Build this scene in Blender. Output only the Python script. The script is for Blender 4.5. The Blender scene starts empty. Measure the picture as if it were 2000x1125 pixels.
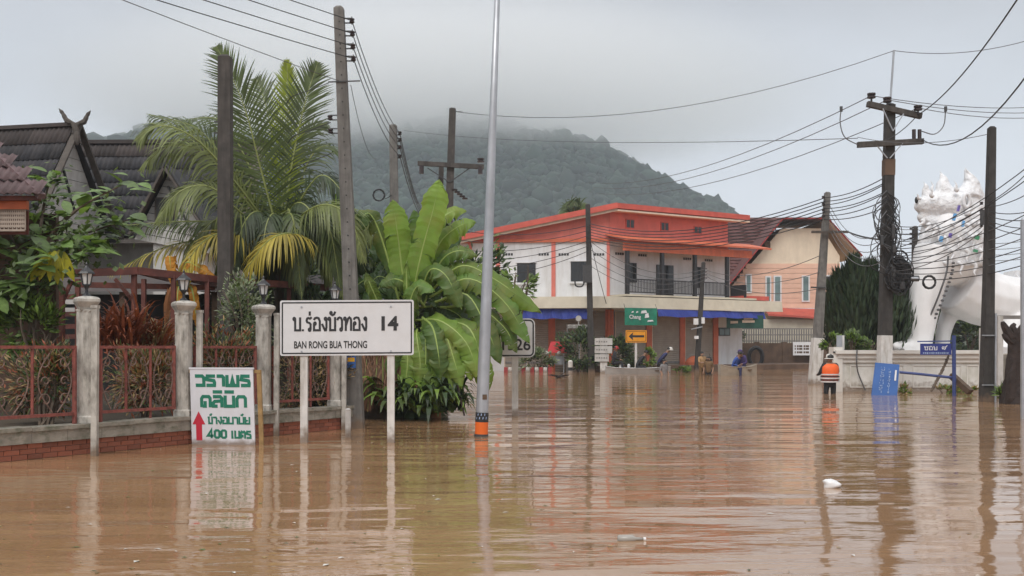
import bpy, math, random
import numpy as np
from mathutils import Vector, Matrix, Quaternion
R = math.radians
random.seed(11)
scene = bpy.context.scene
COL = scene.collection

# ---------------------------------------------------------------- camera, sky, light, exposure
EYE, F, HZ = 1.4, 2000.0, 678.0
cam = bpy.data.cameras.new('camera')
camo = bpy.data.objects.new('camera', cam)
COL.objects.link(camo)
camo.location = (0, 0, EYE)
camo.rotation_euler = (R(90), 0, 0)
cam.sensor_width = 36
cam.lens = 36
cam.shift_y = (HZ - 562.5) / 2000
cam.clip_start = 0.1
cam.clip_end = 12000
scene.camera = camo

SUN_EL, SUN_AZ = 52, 200          # soft light through the cloud, from behind the camera and a little left
w = bpy.data.worlds.new('World')
scene.world = w
w.use_nodes = True
nt = w.node_tree
nt.nodes.clear()
def wn(t, **k):
    n = nt.nodes.new(t)
    for a, b in k.items():
        setattr(n, a, b)
    return n
out = wn('ShaderNodeOutputWorld')
bg = wn('ShaderNodeBackground')
sky = wn('ShaderNodeTexSky', sky_type='NISHITA', sun_disc=False)
sky.sun_elevation = R(SUN_EL)
sky.sun_rotation = R(SUN_AZ)
sky.air_density = 2.0
sky.dust_density = 6.0
tc = wn('ShaderNodeTexCoord')
sep = wn('ShaderNodeSeparateXYZ')
nt.links.new(tc.outputs['Generated'], sep.inputs[0])
# an overcast deck: luminance by height above the horizon, broken by broad soft cloud noise
ramp = wn('ShaderNodeValToRGB')
ramp.color_ramp.interpolation = 'EASE'
els = ramp.color_ramp.elements
els[0].position = 0.0;  els[0].color = (7.3, 7.6, 8.2, 1)
els[1].position = 1.0;  els[1].color = (10.5, 10.5, 10.6, 1)
for p, c in ((0.13, (6.9, 7.25, 7.95, 1)), (0.24, (5.2, 5.4, 5.9, 1)), (0.36, (3.9, 3.95, 4.25, 1)), (0.6, (7.0, 7.0, 7.1, 1))):
    e = els.new(p)
    e.color = c
nt.links.new(sep.outputs['Z'], ramp.inputs[0])
mp = wn('ShaderNodeMapping')
mp.inputs['Scale'].default_value = (2.0, 2.0, 4.5)
mp.inputs['Location'].default_value = (0.35, 0.1, 0.2)
nz = wn('ShaderNodeTexNoise')
nz.inputs['Scale'].default_value = 1.5
nz.inputs['Detail'].default_value = 5
nz.inputs['Roughness'].default_value = 0.5
nt.links.new(tc.outputs['Generated'], mp.inputs[0])
nt.links.new(mp.outputs[0], nz.inputs['Vector'])
mr = wn('ShaderNodeMapRange')
mr.inputs['From Min'].default_value = 0.3
mr.inputs['From Max'].default_value = 0.7
mr.inputs['To Min'].default_value = 0.86
mr.inputs['To Max'].default_value = 1.12
nt.links.new(nz.outputs['Fac'], mr.inputs['Value'])
mul = wn('ShaderNodeVectorMath', operation='MULTIPLY')
nt.links.new(ramp.outputs[0], mul.inputs[0])
nt.links.new(mr.outputs[0], mul.inputs[1])
mixn = wn('ShaderNodeMix', data_type='RGBA')
mixn.inputs[0].default_value = 0.93
nt.links.new(sky.outputs[0], mixn.inputs[6])
nt.links.new(mul.outputs[0], mixn.inputs[7])
nt.links.new(mixn.outputs[2], bg.inputs[0])
bg.inputs[1].default_value = 0.1
nt.links.new(bg.outputs[0], out.inputs[0])

sl = bpy.data.lights.new('sun', 'SUN')
sl.energy = 1.5
sl.angle = R(35)
sl.color = (1.0, 0.97, 0.93)
so = bpy.data.objects.new('sun', sl)
COL.objects.link(so)
so.location = (-20, -40, 60)
so.rotation_euler = (R(90 - SUN_EL), 0, R(-22))
vs = scene.view_settings
vs.view_transform = 'Standard'
vs.look = 'None'
vs.gamma = 1
vs.exposure = 0.42
vs.use_curve_mapping = False
cy = scene.cycles
cy.use_denoising = True
cy.max_bounces = 12
cy.diffuse_bounces = 3
cy.glossy_bounces = 3
cy.transmission_bounces = 3
cy.transparent_max_bounces = 6
cy.volume_bounces = 10
cy.caustics_reflective = False
cy.caustics_refractive = False
cy.volume_step_rate = 1.0
cy.volume_max_steps = 96

# ---------------------------------------------------------------- helpers
def P(px, py, Y):
    return Vector(((px - 1000) * Y / F, Y, EYE + (HZ - py) * Y / F))
def G(px, Y, z=0.0):
    return Vector(((px - 1000) * Y / F, Y, z))
def lerp(a, b, t):
    return a + (b - a) * t

MATS = {}
def mk(name, col, rough=0.7, var=0.18, ns=4.0, bump=0.0, bs=30.0, island=0.0, metal=0.0, trans=0.0, stain=None, rnd=0.0, spec=0.5, wave=None, detail=4, mud=0.0):
    m = bpy.data.materials.new(name)
    MATS[name] = m
    m.use_nodes = True
    t = m.node_tree
    b = t.nodes['Principled BSDF']
    L = t.links
    def n(ty, **k):
        x = t.nodes.new(ty)
        for a, v in k.items():
            setattr(x, a, v)
        return x
    tcn = n('ShaderNodeTexCoord')
    no = n('ShaderNodeTexNoise')
    no.inputs['Scale'].default_value = ns
    no.inputs['Detail'].default_value = detail
    L.new(tcn.outputs['Object'], no.inputs['Vector'])
    r = n('ShaderNodeMapRange')
    r.inputs['From Min'].default_value = 0.28
    r.inputs['From Max'].default_value = 0.72
    r.inputs['To Min'].default_value = 1 - var
    r.inputs['To Max'].default_value = 1 + var
    L.new(no.outputs['Fac'], r.inputs['Value'])
    val = r.outputs[0]
    def mulf(v, src, amt):
        q = n('ShaderNodeMapRange')
        q.inputs['To Min'].default_value = 1 - amt
        q.inputs['To Max'].default_value = 1 + amt
        L.new(src, q.inputs['Value'])
        k = n('ShaderNodeMath', operation='MULTIPLY')
        L.new(v, k.inputs[0])
        L.new(q.outputs[0], k.inputs[1])
        return k.outputs[0]
    if island:
        g = n('ShaderNodeNewGeometry')
        val = mulf(val, g.outputs['Random Per Island'], island)
    if rnd:
        oi = n('ShaderNodeObjectInfo')
        val = mulf(val, oi.outputs['Random'], rnd)
    c = n('ShaderNodeVectorMath', operation='SCALE')
    c.inputs[0].default_value = col[:3]
    L.new(val, c.inputs['Scale'])
    colo = c.outputs[0]
    if stain:
        sc, amt, scl = stain
        mpn = n('ShaderNodeMapping')
        mpn.inputs['Scale'].default_value = scl
        L.new(tcn.outputs['Object'], mpn.inputs[0])
        n2 = n('ShaderNodeTexNoise')
        n2.inputs['Scale'].default_value = 1.0
        n2.inputs['Detail'].default_value = 6
        n2.inputs['Roughness'].default_value = 0.65
        L.new(mpn.outputs[0], n2.inputs['Vector'])
        r2 = n('ShaderNodeMapRange')
        r2.inputs['From Min'].default_value = 0.46
        r2.inputs['From Max'].default_value = 0.68
        r2.inputs['To Max'].default_value = amt
        L.new(n2.outputs['Fac'], r2.inputs['Value'])
        mx = n('ShaderNodeMix', data_type='RGBA')
        L.new(r2.outputs[0], mx.inputs[0])
        L.new(colo, mx.inputs[6])
        mx.inputs[7].default_value = (*sc, 1)
        colo = mx.outputs[2]
    if mud:       # silt left by the flood: an uneven band up to `mud` metres above the water
        sx = n('ShaderNodeSeparateXYZ')
        L.new(tcn.outputs['Object'], sx.inputs[0])
        n3 = n('ShaderNodeTexNoise')
        n3.inputs['Scale'].default_value = 9.0
        n3.inputs['Detail'].default_value = 5
        L.new(tcn.outputs['Object'], n3.inputs['Vector'])
        ad = n('ShaderNodeMath', operation='MULTIPLY_ADD')
        L.new(n3.outputs['Fac'], ad.inputs[0])
        ad.inputs[1].default_value = -mud * 1.3
        L.new(sx.outputs['Z'], ad.inputs[2])
        r3 = n('ShaderNodeMapRange')
        r3.inputs['From Min'].default_value = mud * .1
        r3.inputs['From Max'].default_value = -mud * .45
        r3.inputs['To Max'].default_value = .8
        L.new(ad.outputs[0], r3.inputs['Value'])
        mx3 = n('ShaderNodeMix', data_type='RGBA')
        L.new(r3.outputs[0], mx3.inputs[0])
        L.new(colo, mx3.inputs[6])
        mx3.inputs[7].default_value = (.17, .115, .075, 1)
        colo = mx3.outputs[2]
    L.new(colo, b.inputs['Base Color'])
    b.inputs['Roughness'].default_value = rough
    b.inputs['Metallic'].default_value = metal
    b.inputs['Specular IOR Level'].default_value = spec
    if bump or wave:
        bn = n('ShaderNodeBump')
        bn.inputs['Strength'].default_value = 1.0
        if wave:
            wv = n('ShaderNodeTexWave', bands_direction=wave[0])
            wv.inputs['Scale'].default_value = wave[1]
            L.new(tcn.outputs['Object'], wv.inputs['Vector'])
            bn.inputs['Distance'].default_value = wave[2]
            L.new(wv.outputs['Fac'], bn.inputs['Height'])
        else:
            nb = n('ShaderNodeTexNoise')
            nb.inputs['Scale'].default_value = bs
            nb.inputs['Detail'].default_value = 5
            L.new(tcn.outputs['Object'], nb.inputs['Vector'])
            bn.inputs['Distance'].default_value = bump
            L.new(nb.outputs['Fac'], bn.inputs['Height'])
        L.new(bn.outputs[0], b.inputs['Normal'])
    if trans:
        tr = n('ShaderNodeBsdfTranslucent')
        s2 = n('ShaderNodeVectorMath', operation='MULTIPLY')
        s2.inputs[1].default_value = (1.25, 1.25, 0.7)
        L.new(colo, s2.inputs[0])
        L.new(s2.outputs[0], tr.inputs['Color'])
        ms = n('ShaderNodeMixShader')
        ms.inputs[0].default_value = trans
        o = t.nodes['Material Output']
        L.new(b.outputs[0], ms.inputs[1])
        L.new(tr.outputs[0], ms.inputs[2])
        L.new(ms.outputs[0], o.inputs['Surface'])
    return m

ORG = {}
def put(o, label=None, cat=None, group=None, kind=None):
    if label: o['label'] = label
    if cat: o['category'] = cat
    if group: o['group'] = group
    if kind: o['kind'] = kind
    return o
def thing(name, label, cat, loc=(0, 0, 0), group=None):
    o = bpy.data.objects.new(name, None)
    COL.objects.link(o)
    o.location = loc
    o.empty_display_size = 0.2
    ORG[o.name] = Vector(loc)
    return put(o, label, cat, group)
def link(o, parent=None, org=None):
    COL.objects.link(o)
    if parent is not None:
        o.parent = parent
        ORG[o.name] = ORG[parent.name]
    else:
        ORG[o.name] = Vector((0, 0, 0)) if org is None else Vector(org)
        o.location = ORG[o.name]
    return o

class MB:
    """collects shapes given in world coordinates and links them as one mesh"""
    def __init__(s):
        s.v = []; s.f = []; s.m = []; s.mi = 0
    def add(s, vs_, fs):
        k = len(s.v)
        s.v.extend(tuple(x) for x in vs_)
        for f in fs:
            s.f.append(tuple(i + k for i in f))
            s.m.append(s.mi)
        return s
    def hexa(s, p):      # 8 corners: bottom 4 ccw, top 4 ccw
        return s.add(p, ((3, 2, 1, 0), (4, 5, 6, 7), (0, 1, 5, 4), (1, 2, 6, 5), (2, 3, 7, 6), (3, 0, 4, 7)))
    def box(s, a, b):
        x0, y0, z0 = a; x1, y1, z1 = b
        return s.hexa([(x0, y0, z0), (x1, y0, z0), (x1, y1, z0), (x0, y1, z0), (x0, y0, z1), (x1, y0, z1), (x1, y1, z1), (x0, y1, z1)])
    def cbox(s, c, size, rot=None):
        c = Vector(c); hx, hy, hz = (q / 2 for q in size)
        p = [Vector(q) for q in ((-hx, -hy, -hz), (hx, -hy, -hz), (hx, hy, -hz), (-hx, hy, -hz), (-hx, -hy, hz), (hx, -hy, hz), (hx, hy, hz), (-hx, hy, hz))]
        if rot is not None:
            p = [rot @ q for q in p]
        return s.hexa([c + q for q in p])
    def bar(s, a, b, wd, ht=None, up=(0, 0, 1), w2=None, h2=None):
        a = Vector(a); b = Vector(b); ht = ht or wd
        w2 = w2 or wd; h2 = h2 or (ht if w2 == wd else w2)
        d = (b - a).normalized(); up = Vector(up)
        if abs(d.dot(up)) > 0.97: up = Vector((0, 1, 0))
        sx = d.cross(up).normalized(); sy = sx.cross(d)
        def ring(c, p, q):
            return [c - sx * p / 2 - sy * q / 2, c + sx * p / 2 - sy * q / 2, c + sx * p / 2 + sy * q / 2, c - sx * p / 2 + sy * q / 2]
        return s.hexa(ring(a, wd, ht) + ring(b, w2, h2))
    def tube(s, pts, rad, n=8, cap=True):
        pts = [Vector(p) for p in pts]
        if not hasattr(rad, '__len__'): rad = [rad] * len(pts)
        k = len(pts); ref = None; vv = []; ff = []
        for i, p in enumerate(pts):
            d = (pts[min(i + 1, k - 1)] - pts[max(i - 1, 0)]).normalized()
            if ref is None:
                ref = Vector((0, 0, 1)) if abs(d.z) < 0.9 else Vector((1, 0, 0))
            sx = d.cross(ref)
            if sx.length < 1e-5: sx = d.cross(Vector((0.3, 0.9, 0.1)))
            sx.normalize(); sy = sx.cross(d).normalized(); ref = sy
            for j in range(n):
                a = 2 * math.pi * j / n
                vv.append(p + (sx * math.cos(a) + sy * math.sin(a)) * rad[i])
        for i in range(k - 1):
            for j in range(n):
                ff.append((i * n + j, i * n + (j + 1) % n, (i + 1) * n + (j + 1) % n, (i + 1) * n + j))
        if cap:
            ff.append(tuple(range(n - 1, -1, -1))); ff.append(tuple((k - 1) * n + j for j in range(n)))
        return s.add(vv, ff)
    def lathe(s, c, prof, n=12, sx=1, sy=1, a0=0):
        c = Vector(c); vv = []; ff = []
        for r, z in prof:
            for j in range(n):
                a = a0 + 2 * math.pi * j / n
                vv.append(c + Vector((r * math.cos(a) * sx, r * math.sin(a) * sy, z)))
        k = len(prof)
        for i in range(k - 1):
            for j in range(n):
                ff.append((i * n + j, i * n + (j + 1) % n, (i + 1) * n + (j + 1) % n, (i + 1) * n + j))
        ff.append(tuple(range(n - 1, -1, -1))); ff.append(tuple((k - 1) * n + j for j in range(n)))
        return s.add(vv, ff)
    def ball(s, c, r, n=8, k=6, rot=None):
        c = Vector(c); r = r if hasattr(r, '__len__') else (r, r, r)
        vv = []; ff = []
        def q(v):
            v = Vector(v)
            return c + (rot @ v if rot is not None else v)
        vv.append(q((0, 0, -r[2])))
        for i in range(1, k):
            t = math.pi * i / k - math.pi / 2
            for j in range(n):
                a = 2 * math.pi * j / n
                vv.append(q((r[0] * math.cos(t) * math.cos(a), r[1] * math.cos(t) * math.sin(a), r[2] * math.sin(t))))
        vv.append(q((0, 0, r[2])))
        for j in range(n): ff.append((0, 1 + (j + 1) % n, 1 + j))
        for i in range(k - 2):
            for j in range(n):
                a = 1 + i * n
                ff.append((a + j, a + (j + 1) % n, a + n + (j + 1) % n, a + n + j))
        e = len(vv) - 1; a = 1 + (k - 2) * n
        for j in range(n): ff.append((a + j, a + (j + 1) % n, e))
        return s.add(vv, ff)
    def prism(s, poly, ext):   # planar polygon (list of Vectors) pushed along ext
        k = len(poly); ext = Vector(ext); poly = [Vector(p) for p in poly]
        return s.add(poly + [p + ext for p in poly], [tuple(range(k)), tuple(range(2 * k - 1, k - 1, -1))] + [(i, i + k, (i + 1) % k + k, (i + 1) % k) for i in range(k)])
    def quad(s, a, b, c, d):
        return s.add([a, b, c, d], [(0, 1, 2, 3)])
    def mesh(s, name, mats, org=(0, 0, 0), smooth=False):
        me = bpy.data.meshes.new(name)
        o = Vector(org)
        me.from_pydata([(p[0] - o.x, p[1] - o.y, p[2] - o.z) for p in s.v], [], s.f)
        mats = mats if isinstance(mats, (list, tuple)) else [mats]
        for m in mats: me.materials.append(MATS[m] if isinstance(m, str) else m)
        if len(mats) > 1: me.polygons.foreach_set('material_index', s.m)
        if smooth: me.polygons.foreach_set('use_smooth', [True] * len(me.polygons))
        me.update()
        return me
    def build(s, name, mats, parent=None, org=None, smooth=False):
        if parent is not None: og = ORG[parent.name]
        else: og = Vector(org) if org is not None else Vector((0, 0, 0))
        return link(bpy.data.objects.new(name, s.mesh(name, mats, og, smooth)), parent, og)

def fixn(o):
    import bmesh
    b = bmesh.new(); b.from_mesh(o.data); bmesh.ops.recalc_face_normals(b, faces=b.faces); b.to_mesh(o.data); b.free()
    return o
def piece(name, me, parent, loc, rot=None, scale=None):
    o = bpy.data.objects.new(name, me)
    link(o, parent)
    o.location = Vector(loc) - ORG[parent.name]
    if rot is not None:
        o.rotation_mode = 'QUATERNION'
        o.rotation_quaternion = rot
    if scale is not None: o.scale = scale
    return o
def basis(x, y, z):
    m = Matrix((x, y, z)).transposed()
    return m.to_quaternion()
def spline(cp, n):
    cp = [Vector(p) for p in cp]
    q = [cp[0] * 2 - cp[1]] + cp + [cp[-1] * 2 - cp[-2]]
    res = []
    k = len(cp) - 1
    for i in range(n + 1):
        u = i / n * k; j = min(int(u), k - 1); t = u - j
        a, b, c, d = q[j:j + 4]
        res.append(0.5 * ((2 * b) + (c - a) * t + (2 * a - 5 * b + 4 * c - d) * t * t + (3 * b - a - 3 * c + d) * t ** 3))
    return res
class Fr:
    """a wall frame: a along the wall, z up, d outwards"""
    def __init__(s, A, B):
        s.O = Vector((A[0], A[1], 0)); e = Vector((B[0] - A[0], B[1] - A[1], 0))
        s.len = e.length; s.u = e.normalized(); s.n = Vector((s.u.y, -s.u.x, 0))
    def p(s, a, z, d=0.0):
        q = s.O + s.u * a + s.n * d
        return Vector((q.x, q.y, z))
    def box(s, mb, a0, a1, z0, z1, d0, d1):
        return mb.hexa([s.p(a0, z0, d1), s.p(a1, z0, d1), s.p(a1, z0, d0), s.p(a0, z0, d0), s.p(a0, z1, d1), s.p(a1, z1, d1), s.p(a1, z1, d0), s.p(a0, z1, d0)])
    def hit(s, px):      # distance along the wall under image column px
        k = (px - 1000) / F
        return (k * s.O.y - s.O.x) / (s.u.x - k * s.u.y)
    def z(s, px, py, d=0.0):
        a = s.hit(px); q = s.p(a, 0, d)
        return EYE + (HZ - py) * q.y / F

# ---- lettering built as thin flat strokes
LOOPED = {
 'บ': (.95, [[(.22, .88), (.22, .06), (.82, .06), (.82, 1)]], [(.11, .88, .1)]),
 'ร': (.85, [[(.62, .12), (.62, .5), (.5, .58), (.22, .64), (.14, .75), (.2, .9), (.34, .95), (.55, .9), (.76, 1)]], [(.51, .1, .1)]),
 'อ': (.98, [[(.14, .55), (.14, .06), (.84, .06), (.84, .72), (.7, .93), (.48, .97), (.26, .93), (.12, .8)]], [(.25, .54, .1)]),
 'ง': (.8, [[(.62, .9), (.62, .28), (.56, .06), (.44, .05), (.08, .52)]], [(.51, .88, .1)]),
 'ว': (.85, [[(.08, .78), (.2, .93), (.38, .97), (.56, .92), (.66, .75), (.66, .12)]], [(.55, .1, .1)]),
 'ท': (1.0, [[(.22, .88), (.22, 0)], [(.24, .4), (.52, .9), (.66, .97), (.8, .9), (.86, .75), (.86, 0)]], [(.11, .88, .1)]),
 '.': (.42, [[(.16, .0), (.16, .13)]], []),
 '่': (0, [[(-.38, 1.12), (-.38, 1.42)]], []),
 'ั': (0, [[(-.66, 1.2), (-.5, 1.14), (-.3, 1.2), (-.16, 1.4)]], [(-.68, 1.3, .09)]),
 'ซ': (.95, [[(.16, .9), (.32, .8), (.22, .5), (.24, .06), (.78, .06), (.78, .7), (.95, 1)], [(.7, .75), (.55, .95)]], [(.1, .82, .1)]),
 'ย': (.95, [[(.2, .95), (.16, .65), (.4, .52), (.2, .42), (.2, .06), (.82, .06), (.82, 1)]], [(.1, .88, .09)]),
 '๙': (1.0, [[(.1, .4), (.1, .75), (.25, .9), (.4, .75), (.4, .3), (.55, .15), (.7, .4), (.6, .85), (.8, .8), (1.0, 1.25)]], [(.2, .35, .1)]),
}
BLOCK = {
 'ว': (1.0, [[(.06, .9), (.72, .9), (.88, .76), (.88, .1), (.12, .1)]], []),
 'ร': (1.0, [[(.92, .9), (.2, .9), (.14, .6), (.8, .5), (.86, .34), (.84, .1), (.1, .1)]], []),
 'า': (.85, [[(.05, .9), (.56, .9), (.68, .78), (.68, 0)]], []),
 'พ': (1.3, [[(.14, 1), (.14, .09), (.52, .09), (.64, .8), (.76, .09), (1.14, .09), (1.14, 1)]], []),
 'ค': (1.05, [[(.12, 0), (.12, .72), (.25, .9), (.78, .9), (.9, .76), (.9, 0)], [(.44, .52), (.44, .1), (.2, .1)]], []),
 'ล': (1.05, [[(.1, .9), (.76, .9), (.9, .76), (.9, 0)], [(.9, .54), (.25, .5), (.12, .38), (.12, .1), (.5, .1)]], []),
 'น': (1.05, [[(.14, 1), (.14, .1), (.9, .1), (.9, 1)]], []),
 'ก': (1.05, [[(.14, 0), (.14, .72), (.28, .9), (.78, .9), (.9, .76), (.9, 0)]], []),
 'ข': (1.0, [[(.04, .9), (.28, .9), (.28, .1), (.86, .1), (.86, 1)]], []),
 'ง': (.85, [[(.42, .9), (.66, .9), (.66, .2), (.5, .08), (.1, .55)]], []),
 'อ': (1.05, [[(.42, .5), (.14, .5), (.14, .1), (.88, .1), (.88, .76), (.76, .9), (.12, .9)]], []),
 'ม': (1.1, [[(.16, 1), (.16, .1), (.92, .1), (.92, 1)], [(.04, .9), (.16, .9)]], []),
 'ย': (1.05, [[(.14, 1), (.14, .6), (.4, .5), (.14, .4), (.14, .1), (.9, .1), (.9, 1)]], []),
 'เ': (.6, [[(.2, 1), (.2, .1), (.44, .1)]], []),
 'ต': (1.1, [[(.14, 0), (.14, .74), (.3, .9), (.52, .76), (.74, .9), (.92, .74), (.92, 0)], [(.44, .5), (.44, .14)]], []),
 'ิ': (0, [[(-.98, 1.3), (-.12, 1.3)]], []),
 '้': (0, [[(-.62, 1.22), (-.36, 1.22), (-.22, 1.42)]], []),
 'ั': (0, [[(-.7, 1.26), (-.42, 1.2), (-.24, 1.42)]], []),
 '4': (.95, [[(.62, 0), (.62, 1), (.08, .3), (.9, .3)]], []),
 '0': (.95, [[(.14, .2), (.14, .8), (.3, .92), (.62, .92), (.78, .8), (.78, .2), (.62, .08), (.3, .08), (.14, .2)]], []),
 '1': (.7, [[(.12, .78), (.4, .97), (.4, 0)]], []),
 ' ': (.6, [], []),
}
def ribbon(mb, pts, wd, T, dep):
    """flat stroke in 2-D, mitred, T maps (x, y, depth) to the world"""
    pts = [Vector((p[0], p[1])) for p in pts]
    L = []; Rr = []
    closed = (pts[0] - pts[-1]).length < 1e-6
    for i, p in enumerate(pts):
        if closed:
            a = pts[i] - pts[i - 1 if i > 0 else -2]; b = pts[i + 1 if i < len(pts) - 1 else 1] - pts[i]
        else:
            a = pts[i] - pts[i - 1] if i > 0 else pts[1] - pts[0]
            b = pts[i + 1] - pts[i] if i < len(pts) - 1 else a
        a = a.normalized(); b = b.normalized()
        na = Vector((-a.y, a.x)); nb = Vector((-b.y, b.x)); mm = na + nb
        mm = na if mm.length < 1e-4 else mm.normalized()
        k = wd / 2 / max(0.45, mm.dot(na))
        L.append(p + mm * k); Rr.append(p - mm * k)
    vv = []; ff = []; n = len(pts)
    for i in range(n):
        for q, d in ((L[i], 0), (Rr[i], 0), (L[i], dep), (Rr[i], dep)):
            vv.append(T(q.x, q.y, d))
    for i in range(n - 1):
        a, b = 4 * i, 4 * i + 4
        ff += [(a + 2, a + 3, b + 3, b + 2), (a, a + 2, b + 2, b), (a + 1, b + 1, b + 3, a + 3)]
    ff += [(0, 1, 3, 2), (4 * n - 4, 4 * n - 2, 4 * n - 1, 4 * n - 3)]
    mb.add(vv, ff)
def write(mb, text, font, x0, x1, y0, h, wd, T, gap=0.0):
    """letters of height h (same unit as x) fitted between x0 and x1"""
    tot = sum(font[c][0] for c in text) + gap * sum(1 for c in text if font[c][0])
    sx = (x1 - x0) / tot
    x = x0; dd = 0.003; q = 0
    for c in text:
        adv, st, loops = font[c]
        for s in st:
            q += 1
            ribbon(mb, [(x + p[0] * sx, y0 + p[1] * h) for p in s], wd, T, dd + 0.0004 * (q % 4))
        for (cx, cyy, r) in loops:
            q += 1
            ribbon(mb, [(x + cx * sx + r * h * .75 * math.cos(a), y0 + cyy * h + r * h * math.sin(a)) for a in [i * math.pi / 5 for i in range(11)]], wd * .8, T, dd + 0.0004 * (q % 4))
        x += (adv + (gap if adv else 0)) * sx
def latin(name, body, mat, parent, T, x0, x1, y0, h, offset=0.0):
    """plain lettering with the built-in face, fitted into a box; T maps (x, y, depth) to the world"""
    f = bpy.data.curves.new('lettering', 'FONT')
    f.body = body; f.size = 1; f.offset = offset; f.resolution_u = 4
    o = bpy.data.objects.new('lettering', f)
    COL.objects.link(o)
    dg = bpy.context.evaluated_depsgraph_get()
    dg.update()
    me = bpy.data.meshes.new_from_object(o.evaluated_get(dg))
    bpy.data.objects.remove(o); bpy.data.curves.remove(f)
    co = np.array([v.co for v in me.vertices])
    lo, hi = co.min(0), co.max(0)
    mb = MB()
    vv = [T(x0 + (c[0] - lo[0]) / (hi[0] - lo[0]) * (x1 - x0), y0 + (c[1] - lo[1]) / (hi[1] - lo[1]) * h, 0.004) for c in co]
    mb.add(vv, [tuple(p.vertices) for p in me.polygons])
    bpy.data.meshes.remove(me)
    return mb.build(name, mat, parent)

# ---------------------------------------------------------------- materials
mk('sign_white', (.64, .65, .67), .45, .04, 6, stain=((.55, .52, .48), .25, (3, 3, 1.2)))
mk('board_white', (.66, .67, .72), .6, .05, 3, stain=((.5, .49, .48), .35, (4, 4, 1.2)), mud=.12)
mk('letter_black', (.02, .02, .022), .5, .1)
mk('letter_green', (.01, .17, .105), .5, .12, 12)
mk('letter_red', (.5, .02, .045), .5, .08)
mk('letter_white', (.75, .76, .78), .5, .06)
mk('letter_pale', (.32, .42, .62), .5, .25, 20)
mk('concrete', (.27, .245, .21), .85, .22, 5, .004, 40, stain=((.09, .085, .07), .8, (6, 6, 1.0)))
mk('pillar', (.46, .44, .4), .8, .2, 7, .003, 50, stain=((.13, .12, .1), .85, (9, 9, 3.2)), mud=.3)
mk('coping', (.3, .275, .23), .85, .25, 6, .005, 40, stain=((.09, .1, .06), .8, (5, 5, 9)))
mk('pole_grey', (.165, .158, .148), .85, .25, 6, .003, 40, stain=((.075, .07, .064), .75, (8, 8, .7)), mud=.3)
mk('pole_dark', (.046, .042, .039), .85, .3, 6, .004, 40, stain=((.022, .02, .018), .8, (8, 8, .8)), mud=.3)  # base darkened to paint in the shade of poles silhouetted against the sky
mk('pole_brown', (.068, .06, .054), .85, .3, 6, .004, 40, stain=((.03, .026, .023), .8, (8, 8, .8)))  # silhouette shade of poles and crossarms put into the base colour, under the stains
mk('pole_white', (.62, .61, .59), .7, .12, 5, stain=((.3, .27, .22), .7, (8, 8, 1.5)), mud=.3)
mk('galv', (.42, .44, .47), .42, .12, 4, metal=.55, stain=((.25, .26, .28), .4, (6, 6, 1.5)))
mk('steel_dark', (.05, .05, .052), .6, .2, 8)
mk('cable', (.022, .022, .024), .6, .1)
mk('cable_grey', (.1, .1, .105), .6, .1)
mk('porcelain', (.035, .022, .02), .25, .2)
mk('iron_red', (.25, .068, .052), .65, .3, 15, .001, 60, stain=((.05, .025, .02), .6, (8, 8, 8)))
mk('iron_pale', (.2, .13, .105), .75, .35, 20, stain=((.07, .04, .03), .7, (12, 12, 12)))
mk('brick', (.3, .095, .052), .85, .3, 14, .004, 60, rnd=.3, stain=((.14, .07, .05), .6, (9, 9, 9)))
mk('mortar', (.2, .12, .085), .9, .2, 10)
mk('lamp_black', (.018, .018, .022), .4, .2)
mk('lamp_glass', (.6, .62, .62), .2, .1)
mk('orange_band', (.75, .14, .015), .5, .05)
mk('wood_yellow', (.3, .19, .075), .7, .25, 9)
mk('wood_brown', (.11, .07, .045), .8, .3, 9)
mk('pergola', (.15, .045, .033), .65, .3, 8, stain=((.045, .02, .016), .6, (3, 3, 3)))
mk('roof_sheet', (.026, .026, .031), .8, .3, 2.5, .003, 30, rnd=.4, stain=((.06, .052, .05), .6, (2, 2, 2)))
mk('roof_old', (.058, .046, .043), .85, .35, 3, .003, 30, rnd=.4, stain=((.03, .026, .027), .8, (3, 3, 3)))
mk('roof_brown', (.12, .075, .078), .7, .25, 5, .002, 30, rnd=.2, stain=((.05, .035, .035), .5, (3, 3, 3)))
mk('timber_grey', (.085, .072, .062), .85, .3, 7, .003, 30)
mk('plank_white', (.5, .49, .47), .75, .12, 4, rnd=.08, stain=((.3, .28, .25), .5, (4, 4, 1)))
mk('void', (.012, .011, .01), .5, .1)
mk('glass_dark', (.02, .022, .024), .12, .2, 3)
mk('glass_teal', (.13, .2, .2), .1, .3, 1.2)
mk('fascia_orange', (.42, .105, .042), .7, .2, 5)
mk('lattice', (.36, .3, .25), .8, .25, 6)
mk('wall_white', (.72, .73, .75), .75, .06, 2, stain=((.46, .44, .4), .4, (2.6, 2.6, .35)))
mk('paint_orange', (.62, .15, .07), .65, .14, 3, stain=((.36, .1, .06), .5, (2, 2, .5)))
mk('paint_salmon', (.7, .19, .15), .65, .12, 1.6, stain=((.45, .14, .11), .5, (1.6, 1.6, .4)))
mk('paint_red', (.56, .1, .07), .55, .15, 2)
mk('soffit', (.66, .54, .43), .8, .1)
mk('roof_red', (.46, .085, .06), .5, .2, 1.5)
mk('cream', (.6, .55, .44), .7, .08, 2, stain=((.4, .34, .26), .4, (1, 1, .6)))
mk('awning_blue', (.028, .052, .3), .7, .2, 2)
mk('shutter', (.33, .28, .23), .6, .12, 2, wave=('Z', 2.6, .012))
mk('rail_black', (.025, .025, .028), .5, .2)
mk('banner_green', (.012, .2, .125), .6, .3, 3)
mk('banner_dark', (.012, .07, .05), .6, .4, 3)
mk('house_cream', (.78, .67, .52), .75, .06, 1.5, stain=((.5, .42, .32), .4, (1, 1, .3)))
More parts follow.
